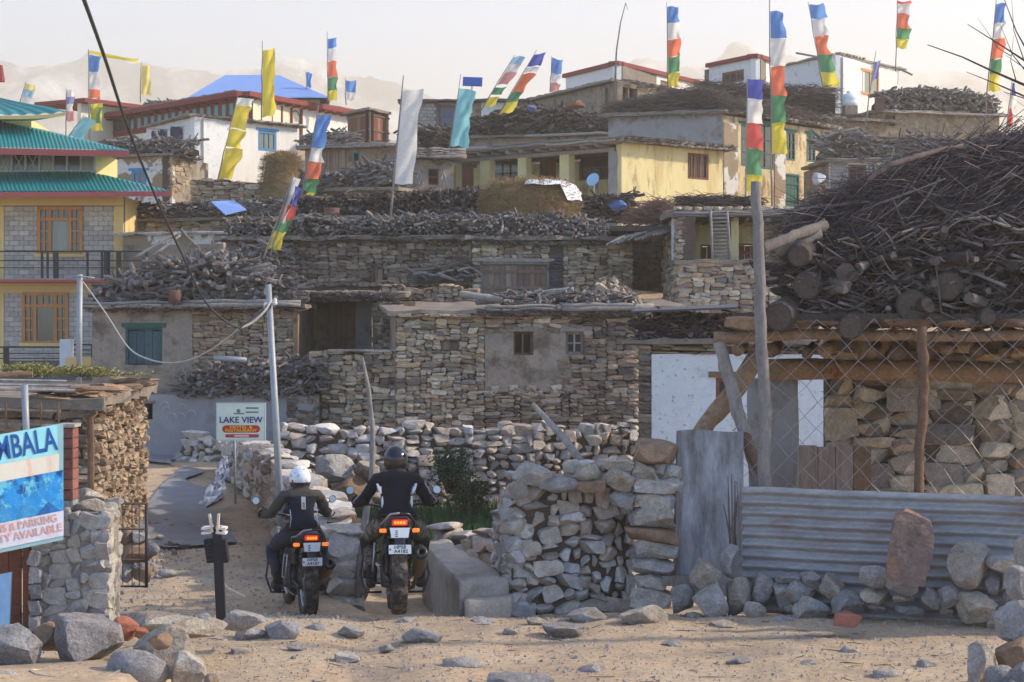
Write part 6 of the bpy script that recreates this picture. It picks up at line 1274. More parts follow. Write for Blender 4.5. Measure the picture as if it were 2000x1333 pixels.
# ---- white house with blue windows
T = house('blue_window_house', 'white house with two blue windows and rust streaks, upper left', 430, 350, 84)
A = W(286,89,380,84); B_ = W(380,84,581,88.6); zt = B_.z(380,228); a1, a2 = B_.rect(420,254,441,292), B_.rect(504,256,540,296)
panel(T, A, 0, A.L, 7, zt, [], WHITE, o=0, name='shaded_wall'); panel(T, B_, 0, B_.L, 7, zt, [a1,a2], WHITE2, o=0, name='lit_wall'); window(T, B_, a1, 2, 1, BLUEP, GLASS, fw=.12, o=-.01, lintel=BLUEP); window(T, B_, a2, 3, 1, BLUEP, CURT, fw=.12, o=-.01, lintel=BLUEP)
MB().prism([(q.x,q.y) for q in (A.p(.1,0,-.3),A.p(A.L,0,-.4),B_.p(B_.L,0,-.3),B_.p(B_.L,0,-4),A.p(.1,0,-3))],7,zt-.05).build('rear_wall',WHITE,T)
roof(T,[(q.x,q.y) for q in (A.p(-.3,0,.25),A.p(A.L+.1,0,.3),B_.p(B_.L+.3,0,.25),B_.p(B_.L,0,-4),A.p(0,0,-4))],zt,.1,ROOFE,jag=.05); eave_twigs(T,B_,0,B_.L,zt+.03,.28,240); eave_poles(T,B_,-.2,B_.L+.2,zt+.05,.28,n=1,rad=.04); eave_poles(T,A,-.2,A.L,zt+.05,.28,n=1,rad=.04)
T = thing('clothes_line', 'dark clothes drying on the shaded white wall, upper left', 'clothes line', A.p(1,A.z(330,280),.1)); CL = fcol('dark_laundry', c(50,50,72), .9)
MB().tube([A.p(*A.uz(296,252),.12),A.p(*A.uz(330,254),.12),A.p(*A.uz(366,247),.12)],.008,4).build('line',CBL,T)
for x0,x1,y0,y1 in ((302,310,256,275),(311,317,256,273),(318,327,254,274),(339,358,248,277)):
    mb = MB()
    for j in range(5):
        for i in range(5): u, z = A.uz(x0+(x1-x0)*i/4, y0+(y1-y0)*j/4); mb.v.append(A.p(u,z,.12+.04*math.sin(i*2+j)))
    mb.f = [(j*5+i,j*5+i+1,(j+1)*5+i+1,(j+1)*5+i) for j in range(4) for i in range(4)]; mb.build('garment', CL, T, smooth=True)
T = house('peeling_house', 'peeling whitewashed house behind the green roofed hotel', 280, 370, 78)
A = W(170,78,336,77); B_ = W(336,77,378,79); zt = A.z(280,307); a1, a2 = A.rect(257,334,286,362), A.rect(190,334,218,352)
panel(T, A, 0, A.L, 5.5, zt, [a1,a2], PEEL, o=0); swall(T, B_, 5.5, zt, [], (.2,.45), (.08,.18), ST_WARM, 191, zv=A.z(280,375))
for a in (a1,a2): window(T, A, a, 2, 1, BLUEP, GLASS, fw=.1, o=-.01, lintel=BLUEP)
mass(T, A, 5.5, zt-.02, 3, MUD); roof(T,[(q.x,q.y) for q in (A.p(-.2,0,.3),A.p(A.L+.1,0,.35),B_.p(B_.L+.2,0,.3),B_.p(B_.L,0,-3),A.p(0,0,-4))],zt,.1,ROOFE,jag=.06); eave_twigs(T,B_,0,B_.L,zt+.05,.3,120)
woodpile('roof_firewood', 'grey firewood on the roof of the peeling house', A, .5, A.L+.7, zt+.1, .62, 200, L=(.35,.8), mat=LOGM, dep=1, seed=28, along=.6)
# ---- big house with maroon cornice and blue hipped roof
T = house('maroon_cornice_house', 'large house with maroon cornice and blue hipped roof, upper left', 470, 265, 95)
A = W(214,103,476,93); B_ = W(476,93,702,102); zt = A.z(476,190); zm = zt-.95
w_ = A.rect(218,221,262,258); q1 = A.rect(255,221,274,262)
CRM = M('cream_wall', [c(214,204,180)], mott=.08, msc=2, bump=.1); panel(T, A, 0, A.L, 8.5, zm, [w_], CRM, o=0); panel(T, B_, 0, B_.L, 8.5, zt, [], WHITE2, o=0, name='wing_wall'); window(T, A, w_, 4, 2, BRPAINT, GLASS, fw=.08, o=0)
MB().wbox(A, 0, A.L, zm, zt, -.25, -.06).build('frieze', MAROON, T)
for k in range(16):
    u0 = A.u(254)+(A.L-A.u(254))*k/16; MB().wbox(A, u0+.07, u0+.37, zm+.25, zt-.18, -.055, -.02).build('frieze_panel', TEALP, T)
for Wl in (A, B_): MB().wbox(Wl, -.3, Wl.L+.3, zt+.002, zt+.22, -.4, .55).build('cornice', MAROON, T); rafter_ends(T, Wl, .1, Wl.L, zt-.08, 14, .045, .5, .3, mat=MAROON)
for k in range(6): MB().wbox(B_, .4+k*.85, .5+k*.85, 9, zt-.12, .02, .12).build('post', BRPAINT, T)
for k in range(5): MB().lathe([(.34,.0),(.40,.0)],20,Matrix.Translation(B_.p(.85+k*.85+.02,zt-.6,.03)) @ Matrix.Rotation(B_.ang,4,'Z') @ Matrix.Rotation(math.pi/2,4,'X')).build('arch', BRPAINT, T)
MB().prism([(q.x,q.y) for q in (A.p(.1,0,-.3),A.p(A.L,0,-.5),B_.p(B_.L,0,-.3),B_.p(B_.L,0,-5),A.p(.1,0,-5))],8.5,zt-.01).build('rear_wall',CRM,T)
roof(T,[(q.x,q.y) for q in (A.p(-.3,0,.5),A.p(A.L+.1,0,.5),B_.p(B_.L+.3,0,.5),B_.p(B_.L,0,-5.5),A.p(-.3,0,-5.5))],zt+.225,.06,ROOFE,jag=.02)
zr1 = PZ(196,98); e = [P(365,196,97),P(645,196,97),P(640,196,107),P(370,196,107)]; tp_ = [P(440,147,102),P(545,147,102)]
for q in e: q.z = zr1
MB().add([e[0],e[1],tp_[1],tp_[0],e[2],e[3]],[(0,1,2,3),(1,4,2),(4,5,3,2),(5,0,3)]).build('hipped_roof', BLUER, T); MB().prism([(PX(385,98),98),(PX(625,98),98),(PX(625,106),106),(PX(385,106),106)],zt+.28,zr1+.02).build('attic_wall',CRM,T)
C_ = W(158,101,262,104); zc = C_.z(200,207); panel(T, C_, 0, C_.L, 8.5, zc, [], CRM, o=0, name='wing_wall'); MB().wbox(C_, -.3, C_.L+.6, zc+.002, zc+.2, -3, .6).build('cornice', MAROON, T)
woodpile('roof_firewood', 'neat stick stack on the maroon cornice roof behind the pale yellow flag', W(285,100,366,99), 0, 2.0, zt+.29, .32, 90, L=(.3,.6), mat=LOGM, dep=.8, seed=29)
# ---- green roofed hotel
T = house('green_roof_hotel', 'two storey yellow hotel with teal sheet roofs and red fascias', 110, 720, 62, 'hotel')
A = W(-170,62,241,62); zg, z1, z1b, z2, z2b, z3 = A.z(0,720), A.z(0,573), A.z(0,548), A.z(0,548), A.z(0,402), A.z(0,384)
uw, lw = A.rect(73,404,162,496), A.rect(43,571,134,670)
wl = panel(T, A, 0, A.L, zg-.5, z3, [uw,lw], GROUT, o=-.04, th=.25, name='wall'); mass(T, A, zg-.5, z3, 7, YELH, in0=.0, o=-.3)
for u0, u1 in ((A.u(-4),A.u(8)),(A.u(222),A.L),(0,.3)): MB().wbox(A, u0, u1, zg-.5, z3-.3, -.035, .03).build('column', YELH, T)
for za, zb_ in ((z2b,z3),(z1,z1b-.02)): MB().wbox(A, .0, A.L, za, zb_, -.035, .032).build('beam', YELH, T)
mb_ = MB().wbox(A,-.5,.5,-.5,.5,-.5,.5)
def clad(u0,u1,za,zb_,holes):
    j = 0; z = za; bh, bw_ = .148, .30
    while z+bh*.7 < zb_:
        u = u0-(bw_/2 if j % 2 else 0)
        while u < u1:
            a, b = max(u,u0)+.006, min(u+bw_,u1)-.006
            for h in holes:
                if z+bh > h[2] and z < h[3]:
                    if a < h[0] < b: b = h[0]
                    if a < h[1] < b: a = h[1]
                    if a >= h[0] and b <= h[1]: b = a
            if b-a > .05: put('block', blk, wl, A.p((a+b)/2, z+min(bh,zb_-z)/2, -.02), (0,0,0), (b-a, .045+R.uniform(0,.012), min(bh,zb_-z)-.012))
            u += bw_
        z += bh; j += 1
blk = MB().box((0,0,0),(1,1,1)).mesh('block', BLOCK)
clad(A.u(8), A.u(222), z2+.02, z2b, [uw]); clad(A.u(8), A.u(222), A.z(0,705), z1, [lw])
def grand_window(rc):
    u0,u1,z0,z1_ = rc; L_ = u1-u0; H_ = z1_-z0; mb = MB(); o0, o1 = -.06, .05; f = .07*L_
    mb.wbox(A,u0,u0+f,z0,z1_,o0,o1).wbox(A,u1-f,u1,z0,z1_,o0,o1).wbox(A,u0+f,u1-f,z1_-f,z1_,o0,o1); zm_ = z0+H_*.70
    win = mb.build('window', ORW, T); ua, ub = u0+.28*L_, u0+.72*L_
    MB().wbox(A,u0+f,u1-f,zm_,zm_+f*.9,o0,o1-.005).build('transom',ORW,win)
    for uu in (ua,ub): MB().wbox(A,uu-f/2,uu+f/2,z0,z1_-f,o0,o1-.01).build('mullion',ORW,win)
    MB().wbox(A,u0+f,u1-f,z0,z0+f*.6,o0,o1-.008).build('bottom_rail',ORW,win)
    for (a,b,nx_,za,zb_,ny_) in ((u0+f,ua-f/2,2,z0+f*.6,zm_,3),(ub+f/2,u1-f,2,z0+f*.6,zm_,3),(u0+f,ua-f/2,2,zm_+f*.9,z1_-f,1),(ua+f/2,ub-f/2,3,zm_+f*.9,z1_-f,1),(ub+f/2,u1-f,2,zm_+f*.9,z1_-f,1)):
        for i in range(1,nx_): MB().wbox(A,a+(b-a)*i/nx_-.02,a+(b-a)*i/nx_+.02,za,zb_,-.03,.03).build('glazing_bar',ORW,win)
        for j in range(1,ny_): MB().wbox(A,a,b,za+(zb_-za)*j/ny_-.02,za+(zb_-za)*j/ny_+.02,-.028,.028).build('glazing_bar',ORW,win)
        for i in range(nx_):
            for j in range(ny_): MB().wbox(A,a+(b-a)*i/nx_,a+(b-a)*(i+1)/nx_,za+(zb_-za)*j/ny_,za+(zb_-za)*(j+1)/ny_,-.045,-.031).build('pane',GLASS,win)
    MB().wbox(A,ua+f/2,ub-f/2,z0+f*.6,zm_,-.045,-.031).build('pane',CURT if rc is uw else GLASS,win)
    MB().wbox(A,u0-.08,u1+.08,z0-.1,z0-.003,-.05,.1).build('sill',YELH,win)
grand_window(uw); grand_window(lw)
# balcony slab and railings
MB().wbox(A,-.3,A.L+.75,z2-.08,z2,-.02,1.1).build('balcony_slab', REDP, T); MB().wbox(A,-.3,A.L+.7,z2+.002,z2+.03,.0,1.05).build('balcony_floor', CONC, T)
RL = W(-170,61,290,61)
def railing(Wl,x0,x1,y0,y1,posts,wide=()):
    rl = MB().wbox(Wl,Wl.u(x0),Wl.u(x1),Wl.z(100,y0+3),Wl.z(100,y0),-.03,.03).build('railing', BLK, T)
    for k in (.35,.6): MB().wbox(Wl,Wl.u(x0),Wl.u(x1),Wl.z(100,y0+(y1-y0)*k)-.015,Wl.z(100,y0+(y1-y0)*k)+.015,-.012,.012).build('rail',BLK,rl)
    for p in posts: MB().wbox(Wl,Wl.u(p)-(.075 if p in wide else .03),Wl.u(p)+(.075 if p in wide else .03),Wl.z(100,y1),Wl.z(100,y0+3),-.029,.029).build('post',BLK,rl)
railing(RL,-170,288,490,546,(-60,82,93,109,171,199,208,213,232,286),(109,208,232)); RB = W(-170,56,128,56); railing(RB,-170,128,677,716,(12,126),(12,))
RB2 = W(140,61.5,181,61.5); railing(RB2,140,181,672,705,(180,))
# teal ribbed roofs
def ribroof(EL, ER, TL, hip, mat, name, n=44, amp=.035):
    """ribs run up from the eave EL-ER; past hip (0..1 along the eave) the slope is cut by the hip line"""
    mb = MB(); up = TL-EL; nr = up.cross(ER-EL).normalized(); nr = -nr if nr.z < 0 else nr; cols = n*4
    for i in range(cols+1):
        t = i/cols; f = 1 if t <= hip else max(.0,(1-t)/(1-hip)); b = EL.lerp(ER,t)+nr*amp*(0,1,1,0)[i % 4]
        mb.v += [b-up*.0, b+up*f]
    mb.f = [(2*i,2*i+2,2*i+3,2*i+1) for i in range(cols)]; return mb.build(name, mat, T)
EL, ER = P(-170,376,60), P(334,374,60); TL = P(-170,336,63.6); ribroof(EL,ER,TL,.70,TEAL,'lower_roof',60)
MB().add([ER,P(322,371,68),P(182,336,66),EL.lerp(ER,.70)+(TL-EL)],[(0,1,2,3)]).build('lower_roof_side',TEAL,T)
MB().add([EL,ER,ER-Vector((0,0,.15)),EL-Vector((0,0,.15))],[(0,3,2,1)]).build('fascia',REDP,T); MB().add([EL-Vector((0,0,.15)),ER-Vector((0,0,.15)),P(322,384,68),P(-170,384,68)],[(0,3,2,1)]).build('soffit',YELH,T)
PW = W(-170,63.4,187,63.4); za, zb_ = PW.z(0,337), PW.z(0,300)
fr = MB().wbox(PW,0,PW.L,za-.3,za+.06,-.1,.02).wbox(PW,0,PW.L,zb_-.05,zb_+.1,-.1,.02).build('clerestory', fcol('grey_white_frame', c(176,172,168)), T)
for k in range(12):
    x0 = 187-k*27; MB().wbox(PW,PW.u(x0-4),PW.u(x0),za,zb_,-.1,.03).build('mullion', fcol('grey_white_frame', c(176,172,168)), fr); MB().wbox(PW,PW.u(x0-27),PW.u(x0-4),za,zb_,-.06,-.04).build('pane', GLASS if k % 3 else CURT, fr)
    if k in (4,5,6):
        for s in (0,1): MB().tube([PW.p(PW.u(x0-25 if s else x0-6),za,-.03),PW.p(PW.u(x0-6 if s else x0-25),zb_,-.03)],.02,4).build('brace', fcol('grey_white_frame', c(176,172,168)), fr)
mass(T, PW, za-.4, zb_+.1, 3.5, YELH, o=-.12)
EL, ER = P(-170,286,61.4), P(252,295,61.4); TL = P(-170,232,65.5); ribroof(EL,ER,TL,.40,TEAL,'upper_roof',54)
MB().add([ER,P(240,291,69),P(20,238,67),EL.lerp(ER,.40)+(TL-EL)],[(0,1,2,3)]).build('upper_roof_side',TEAL,T)
MB().add([EL,ER,ER-Vector((0,0,.19)),EL-Vector((0,0,.19))],[(0,3,2,1)]).build('fascia',REDP,T); MB().add([EL-Vector((0,0,.19)),ER-Vector((0,0,.19)),P(240,300,69),P(-170,300,69)],[(0,3,2,1)]).build('soffit',YELH,T)
# small pagoda roof on top
mb = MB(); cxp, dp = -38, 66.5; cols = 48
for j in range(7):
    t = j/6; hw = 165*(1-t)**1.25+6; y = 226-38*t-(4 if j else 0); 
    for i in range(cols+1):
        s = -1+2*i/cols; lift = 7*(abs(s)**4)*(1-t); rib = .04*(0,1,1,0)[i % 4]; mb.v.append(P(cxp+s*hw, y-lift, dp-3.2*(1-t))+Vector((0,-rib,rib)))
mb.f = [(j*(cols+1)+i,j*(cols+1)+i+1,(j+1)*(cols+1)+i+1,(j+1)*(cols+1)+i) for j in range(6) for i in range(cols)]; mb.build('pagoda_roof',TEAL,T)
pf = [P(cxp+(-1+2*i/24)*165, 227-7*abs(-1+2*i/24)**4, dp-3.15) for i in range(25)]; mb = MB(); mb.v = [tuple(q) for q in pf]+[tuple(q-Vector((0,0,.1))) for q in pf]+[tuple(Vector((PX(cxp+(-1+2*i/24)*120,dp),dp-1.2,PZ(244,dp)))) for i in range(25)]
mb.f = [(i,25+i,26+i,i+1) for i in range(24)]+[(25+i,50+i,51+i,26+i) for i in range(24)]; mb.build('pagoda_eave',YELH,T)
MB().prism([(PX(-150,66),65.4),(PX(70,66),65.4),(PX(70,67),69),(PX(-150,67),69)],PZ(262,66),PZ(238,66)).build('pagoda_wall',YELH,T)
MB().tube([P(-2,128,66.5),P(-2,160,66.5)],[.12,.2],8).build('finial',MAROON,T)
o = MB().bbox(PX(120,50),PX(142,50),49.8,50.1,PZ(720,50),PZ(663,50)).build('meter_box', fcol('box_white', c(196,200,206), .5)); tag(o,'white electric meter cabinet left of the blue grey pole','cabinet')
o = MB().bbox(PX(131,47),PX(182,47),46.8,47.4,PZ(730,47),PZ(699,47)).build('yellow_plinth', YELH); tag(o,'yellow plinth behind the blue grey pole','plinth')
# ------------------------------------------------------------------ prayer flags on poles
def flag(label, base, top, d, panels, w, name='prayer_flag', side=1, lean=0., wav=1., pr=.028, seed=1, skew=0.):
    """panels: (colour, y0, y1) down the pole, w = cloth width in photo pixels"""
    r = random.Random(seed); T = thing(name, label, 'flag', P(base[0],base[1],d))
    (xb,yb),(xt,yt) = base, top
    px = lambda y: xt+(xb-xt)*(y-yt)/(yb-yt)
    pts = [P(px(yt+(yb-yt)*k/6)+r.uniform(-1,1)*(k not in (0,6)), yt+(yb-yt)*k/6, d) for k in range(7)]
    MB().tube(pts, [pr*(.45+.55*k/6) for k in range(7)], 6).build('pole', WOODG, T, smooth=True)
    for i, (col,y0,y1) in enumerate(panels):
        mb = MB(); nx_, ny_ = 7, 8; ph = r.uniform(0,6)
        for jj in range(ny_+1):
            for ii in range(nx_+1):
                s = ii/nx_; t = jj/ny_; y = y0+(y1-y0)*t; yy = y+lean*s*w*.35+skew*s*w+(1.6*math.sin(s*9+ph) if (i == len(panels)-1 and jj == ny_) else 0)+s*w*.1*math.sin(seed*2.3)
                wob = 1.2*math.sin(y*.09+ph)*s; x = px(y)+side*(s*w*(1-.06*math.sin(t*math.pi)+.07*math.sin(y*.06+seed)+.05*math.sin(y*.21+ph))+wob+1.0)
                mb.v.append(P(x, yy+.8*math.sin(s*5+ph), d)+Vector((0,wav*d/F*(11*s*math.sin(s*5+y*.05+ph)-5*s*math.sin(y*.13+seed)),0)))
        mb.f = [(jj*(nx_+1)+ii,jj*(nx_+1)+ii+1,(jj+1)*(nx_+1)+ii+1,(jj+1)*(nx_+1)+ii) for jj in range(ny_) for ii in range(nx_)]
        mb.build('cloth', fm(col), T, smooth=True)
    return T
five = lambda y, c5='bwogy': [(k, y[i], y[i+1]) for i, k in enumerate(c5)]
flag('five colour flag on a tall pole left of the maroon cornice house', (174,270), (172,98), 96, [('b',108,141),('w',141,174),('o',174,192)], 21, seed=1)
flag('bright yellow cloth below the maroon roof corner, far left', (176,275), (176,200), 95, [('g',212,244),('y',204,256)], 22, seed=2)
flag('yellow streamer blown level from a pole top, upper left', (175,140), (173,96), 96.5, [('y',100,106)], 88, seed=3, skew=.1, wav=2)
flag('pale yellow flag behind the maroon cornice roof', (274,200), (276,122), 104, [('p',128,186)], 19, seed=4)
flag('pink, blue and white flag beside the teal upper roof', (128,270), (129,172), 80, [('w',176,190),('v',190,204),('w',204,218),('k',218,237)], 15, seed=5)
flag('faded pale flag with a blue square behind the pagoda roof', (36,215), (50,160), 90, [('p',164,174),('h',174,188),('w',188,205)], 22, seed=6, lean=.3)
flag('light blue cloth draped low behind the teal upper roof', (128,275), (165,225), 78, [('l',228,266)], 22, seed=7, skew=.4)
flag('tall plain yellow banner above the blue window house', (511,262), (512,80), 88, [('y',98,228)], 25, seed=8, pr=.035)
flag('wavy yellow banner with a white tip before the blue window house', (425,352), (464,188), 80, [('w',191,206),('y',206,250),('y',252,287),('y',289,348)], 30, seed=9, wav=1.6)
flag('slim five colour flag on a tall pole above the maroon cornice', (640,205), (639,62), 97, [('b',76,95),('w',97,121),('o',121,152),('g',152,178),('y',178,197)], 17, seed=10)
flag('tiny light blue flag on the blue hipped roof', (600,196), (597,138), 99, [('b',142,172)], 10, seed=11)
flag('small blue and white flag right of the blue hipped roof', (676,205), (674,152), 98, [('b',158,180),('w',180,196)], 20, seed=12)
flag('leaning five colour flag in front of the reed shed', (588,388), (623,203), 63.5, [('b',224,288),('w',288,316),('o',316,350),('g',350,376),('y',376,388)], 27, seed=13, lean=.5)
flag('leaning flag of blue, white, red, green and yellow above the long stone house', (515,505), (572,346), 50.5, [('r',362,398),('d',400,428),('g',428,452),('y',450,486)], 25, seed=14, lean=.25)
flag('loose white cloth beside the leaning flag above the long stone house', (528,500), (574,344), 50.4, [('w',348,438)], 12, seed=15, side=1, wav=2)
flag('long plain white banner, tallest cloth at centre left', (762,430), (788,148), 57, [('w',178,362)], 39, seed=16, pr=.04)
flag('long light blue banner left of the solar panel', (876,300), (900,145), 70.5, [('l',172,284)], 33, seed=17, wav=1.5, lean=.3)
flag('strongly leaning faded flag right of the solar panel', (940,215), (1005,108), 82, [('h',112,128),('w',128,142),('k',142,166),('g',172,186),('y',190,210)], 22, seed=18)
flag('strongly leaning five colour flag right of the faded one', (972,226), (1048,98), 80.5, [('r',106,130),('w',132,142),('o',144,180),('g',180,200),('y',200,222)], 24, seed=19)
flag('blue, white and red flag left of the maroon trim house', (1074,180), (1077,110), 99, [('b',113,143),('w',143,160),('k',160,178)], 21, seed=20, lean=.4)
T = thing('bare_flag_pole', 'bare thin pole with a bent tip above the brown flat house', 'pole', P(1200,192,90)); MB().tube([P(1200,195,87.5),P(1204,100,87.5),P(1212,45,87.5),P(1222,6,87.5),P(1226,20,87.5)],[.05,.04,.03,.018,.01],6).build('shaft',WOODG,T,smooth=True)
flag('tall five colour flag in front of the maroon trim house', (1305,210), (1302,5), 86, five([14,46,78,112,144,171]), 24, seed=21)
flag('tallest five colour flag with printed white panel beside the shed post', (1508,410), (1503,-6), 66, five([22,75,130,187,240,300]), 29, seed=22, pr=.035)
flag('five colour flag with royal blue top just behind the tall shed post', (1456,400), (1459,146), 62, five([154,191,240,289,340,374],'rwdgy'), 31, seed=23, lean=.25, pr=.03)
flag('leaning five colour flag before the orange window house', (1612,200), (1578,4), 88, five([10,38,72,108,142,173]), 28, seed=24)
flag('five colour flag with a red tip on the right skyline', (1749,140), (1752,-6), 93, [('d',2,8),('w',8,26),('o',26,55),('g',55,76),('y',76,95)], 25, seed=25)
flag('small violet rag on a leaning stick before the orange window house', (1690,245), (1711,100), 80, [('v',120,156)], 10, seed=26)
flag('five colour flag at the right edge among the bare branches', (1920,268), (1946,-4), 72, [('b',8,46),('w',46,76),('o',76,116),('g',116,146),('y',146,180)], 22, seed=27)
flag('small blue, white and red flag at the far right edge', (1966,252), (1977,158), 70, [('r',162,186),('w',186,212),('d',212,246)], 9, seed=28)
T = thing('solar_street_light', 'flat blue solar panel on a thin post on the skyline', 'street light', P(921,215,89)); mb = MB().box(P(923,160,86),(.82,.5,.04),Euler((math.radians(52),math.radians(2),0)).to_matrix()); mb.build('solar_panel', fcol('solar_blue', c(40,70,140), .3), T); MB().tube([P(921,220,86.2),P(922,160,86.2)],.03,8).build('mast',POLEG,T)
# fine stuff on the white panel of the tallest flag
# ------------------------------------------------------------------ riders and motorcycles (built at the origin, then set down)
BLKP = M('bike_black', [c(26,26,30)], rough=.35, mott=.15, msc=12, bump=.03, spec=.5); RUB = M('tyre_rubber', [c(50,48,48)], rough=.9, mott=.2, msc=25, bump=.5, bsc=80, stain=(c(112,98,84), 10., .46, .66))
ENG = M('engine_metal', [c(74,74,78)], rough=.5, metal=.5, mott=.25, msc=20, bump=.2, bsc=50); CHR = M('bike_steel', [c(150,150,152)], rough=.3, metal=.8, mott=.15, bump=0)
EXH = M('exhaust_bronze', [c(120,96,78)], rough=.4, metal=.6, mott=.25, msc=12, bump=.05); SEAT = M('seat_vinyl', [c(34,30,32)], rough=.6, mott=.15, msc=20, bump=.15, bsc=60)
TAILR = fcol('tail_shell', c(60,30,34), .4); PLATE = fcol('plate_white', c(226,226,222), .5); INK = fcol('plate_ink', c(30,30,34)); AMB = fcol('amber_lens', c(230,120,40), .3, emit=(c(255,120,40),.35)); TLIT = fcol('tail_lamp_lit', c(240,90,30), .3, emit=(c(255,120,30),.9)); TRED = fcol('tail_lens_red', c(190,40,30), .3, emit=(c(255,60,20),.15)); MIRR = M('mirror_glass', [c(170,166,156)], rough=.25, metal=1., mott=0, bump=0)
def base_empty(name, label, cat):
    o = bpy.data.objects.new(name, None); COL.objects.link(o); o.empty_display_size = .2; WM[o.name] = Matrix(); return tag(o, label, cat)
def revolve(prof, n, cen, tread=0.):
    mb = MB(); m = len(prof)
    for k in range(n):
        a = k*2*math.pi/n
        for j, (r_, x) in enumerate(prof):
            rr = r_+(tread if (k//2+(j > m//2)) % 2 and 2 <= j <= m-3 else 0); mb.v.append((cen[0]+x, cen[1]+math.cos(a)*rr, cen[2]+math.sin(a)*rr))
    mb.f = [(k*m+j, k*m+j+1, ((k+1) % n)*m+j+1, ((k+1) % n)*m+j) for k in range(n) for j in range(m-1)]; return mb
def bevel_box(name, mat, parent, cen, size, bev=.03, rot=None, seg=3):
    bm = bmesh.new(); bmesh.ops.create_cube(bm, size=1)
    for v in bm.verts: v.co = Vector((v.co.x*size[0], v.co.y*size[1], v.co.z*size[2]))
    bmesh.ops.bevel(bm, geom=bm.edges[:], offset=bev, segments=seg, affect='EDGES', profile=.6); me = bpy.data.meshes.new(name); bm.to_mesh(me); bm.free(); me.materials.append(mat)
    me.polygons.foreach_set('use_smooth', [True]*len(me.polygons)); return put(name, me, parent, cen, rot or (0,0,0))
def motorcycle(label, plate2, loc, yaw, pitch, lean, scl=1.):
    T = base_empty('motorcycle', label, 'motorcycle'); V = Vector
    for nm, cy, Rr, hw in (('rear_wheel',0,.335,.078),('front_wheel',1.42,.345,.05)):
        wh = revolve([(Rr-.1,-hw*.75),(Rr-.055,-hw),(Rr-.02,-hw*.95),(Rr-.006,-hw*.55),(Rr,0),(Rr-.006,hw*.55),(Rr-.02,hw*.95),(Rr-.055,hw),(Rr-.1,hw*.75)],72,(0,cy,Rr),.009).build(nm,RUB,T)
        revolve([(Rr-.105,-hw*.72),(Rr-.125,-hw*.5),(Rr-.125,hw*.5),(Rr-.105,hw*.72)],40,(0,cy,Rr)).build('rim',CHR,wh,smooth=True)
        revolve([(.0,-.07),(.05,-.07),(.06,-.03),(.035,0),(.06,.03),(.05,.07),(0,.07)],16,(0,cy,Rr)).build('hub',ENG,wh,smooth=True)
        for k in range(18):
            a = k*2*math.pi/18; b = a+(.35 if k % 2 else -.35); s = .045*(1 if k % 2 else -1); MB().tube([V((s,cy+math.cos(b)*.055,Rr+math.sin(b)*.055)),V((s*.3,cy+math.cos(a)*(Rr-.12),Rr+math.sin(a)*(Rr-.12)))],.0025,4,cap=False).build('spoke',CHR,wh)
        revolve([(.0,-.062),(.11,-.062),(.115,-.06),(.0,-.058)],24,(0,cy,Rr)).build('brake_disc',CHR,wh)
    for s in (-1,1):
        MB().tube([V((s*.095,0,.335)),V((s*.1,.3,.36)),V((s*.09,.55,.42))],[.024,.03,.03],8).build('swingarm',BLKP,T,smooth=True)
        MB().tube([V((s*.1,1.42,.345)),V((s*.1,1.3,.62)),V((s*.1,1.12,1.02))],[.026,.03,.026],10).build('fork_leg',ENG,T,smooth=True)
        MB().tube([V((s*.12,.5,.42)),V((s*.15,.25,.62)),V((s*.14,-.05,.80)),V((s*.1,-.2,.86))],[.016]*4,8).build('subframe',BLKP,T,smooth=True)
        MB().tube([V((s*.13,.35,.80)),V((s*.17,.1,.9)),V((s*.15,-.16,.93)),V((s*.09,-.25,1.0)),V((0,-.27,1.01))],[.012]*5,8).build('rear_rack',CHR if s < 0 else BLKP,T,smooth=True)
        MB().tube([V((s*.16,.55,.3)),V((s*.3,.58,.3))],.014,8).build('foot_peg',BLKP,T)
        MB().tube([V((s*.14,.9,.62)),V((s*.33,.88,.56)),V((s*.36,.86,.38)),V((s*.3,.84,.2)),V((s*.14,.8,.2))],[.014]*5,8).build('crash_guard',BLKP,T,smooth=True)
        MB().tube([V((0,1.08,1.06)),V((s*.1,1.07,1.09)),V((s*.26,1.03,1.12)),V((s*.42,.95,1.10))],[.014]*4,8).build('handlebar',BLKP,T,smooth=True)
        MB().tube([V((s*.31,1.005,1.115)),V((s*.43,.945,1.10))],.02,10).build('grip',SEAT,T,smooth=True)
        MB().tube([V((s*.3,1.06,1.12)),V((s*.44,1.01,1.09))],.006,6).build('lever',CHR,T)
        MB().tube([V((s*.29,1.02,1.12)),V((s*.36,1.03,1.2)),V((s*.44,1.0,1.25))],.007,6).build('mirror_stem',BLKP,T,smooth=True)
        mh = MB().lathe([(0,-.022),(.034,-.018),(.046,-.004),(.046,.004)],20,Matrix.Translation((s*.46,.99,1.27)) @ Euler((math.radians(-82),0,math.radians(s*14))).to_matrix().to_4x4() @ Matrix.Scale(-1,4,(0,0,1))).build('mirror',BLKP,T,smooth=True)
        MB().lathe([(0,.0),(.041,.0)],20,Matrix.Translation((s*.46,.984,1.27)) @ Euler((math.radians(82),0,math.radians(s*14))).to_matrix().to_4x4()).build('mirror_glass',MIRR,mh)
        MB().tube([V((s*.07,-.16,.84)),V((s*.16,-.19,.84))],.009,6).build('indicator_stalk',BLKP,T); bevel_box('indicator',AMB,T,(s*.165,-.2,.838),(.07,.05,.04),.012)
        bevel_box('side_panel',BLKP,T,(s*.125,.3,.68),(.06,.42,.2),.025,(0,0,0)); bevel_box('tank_guard',CHR if s < 0 else ENG,T,(s*.2,.88,.84),(.05,.2,.24),.02)
        bevel_box('shock_cover',ENG,T,(s*.1,.42,.5),(.05,.12,.2),.02)
    MB().tube([V((.02,.36,.42)),V((.02,.28,.7))],.035,10).build('shock',ENG,T)
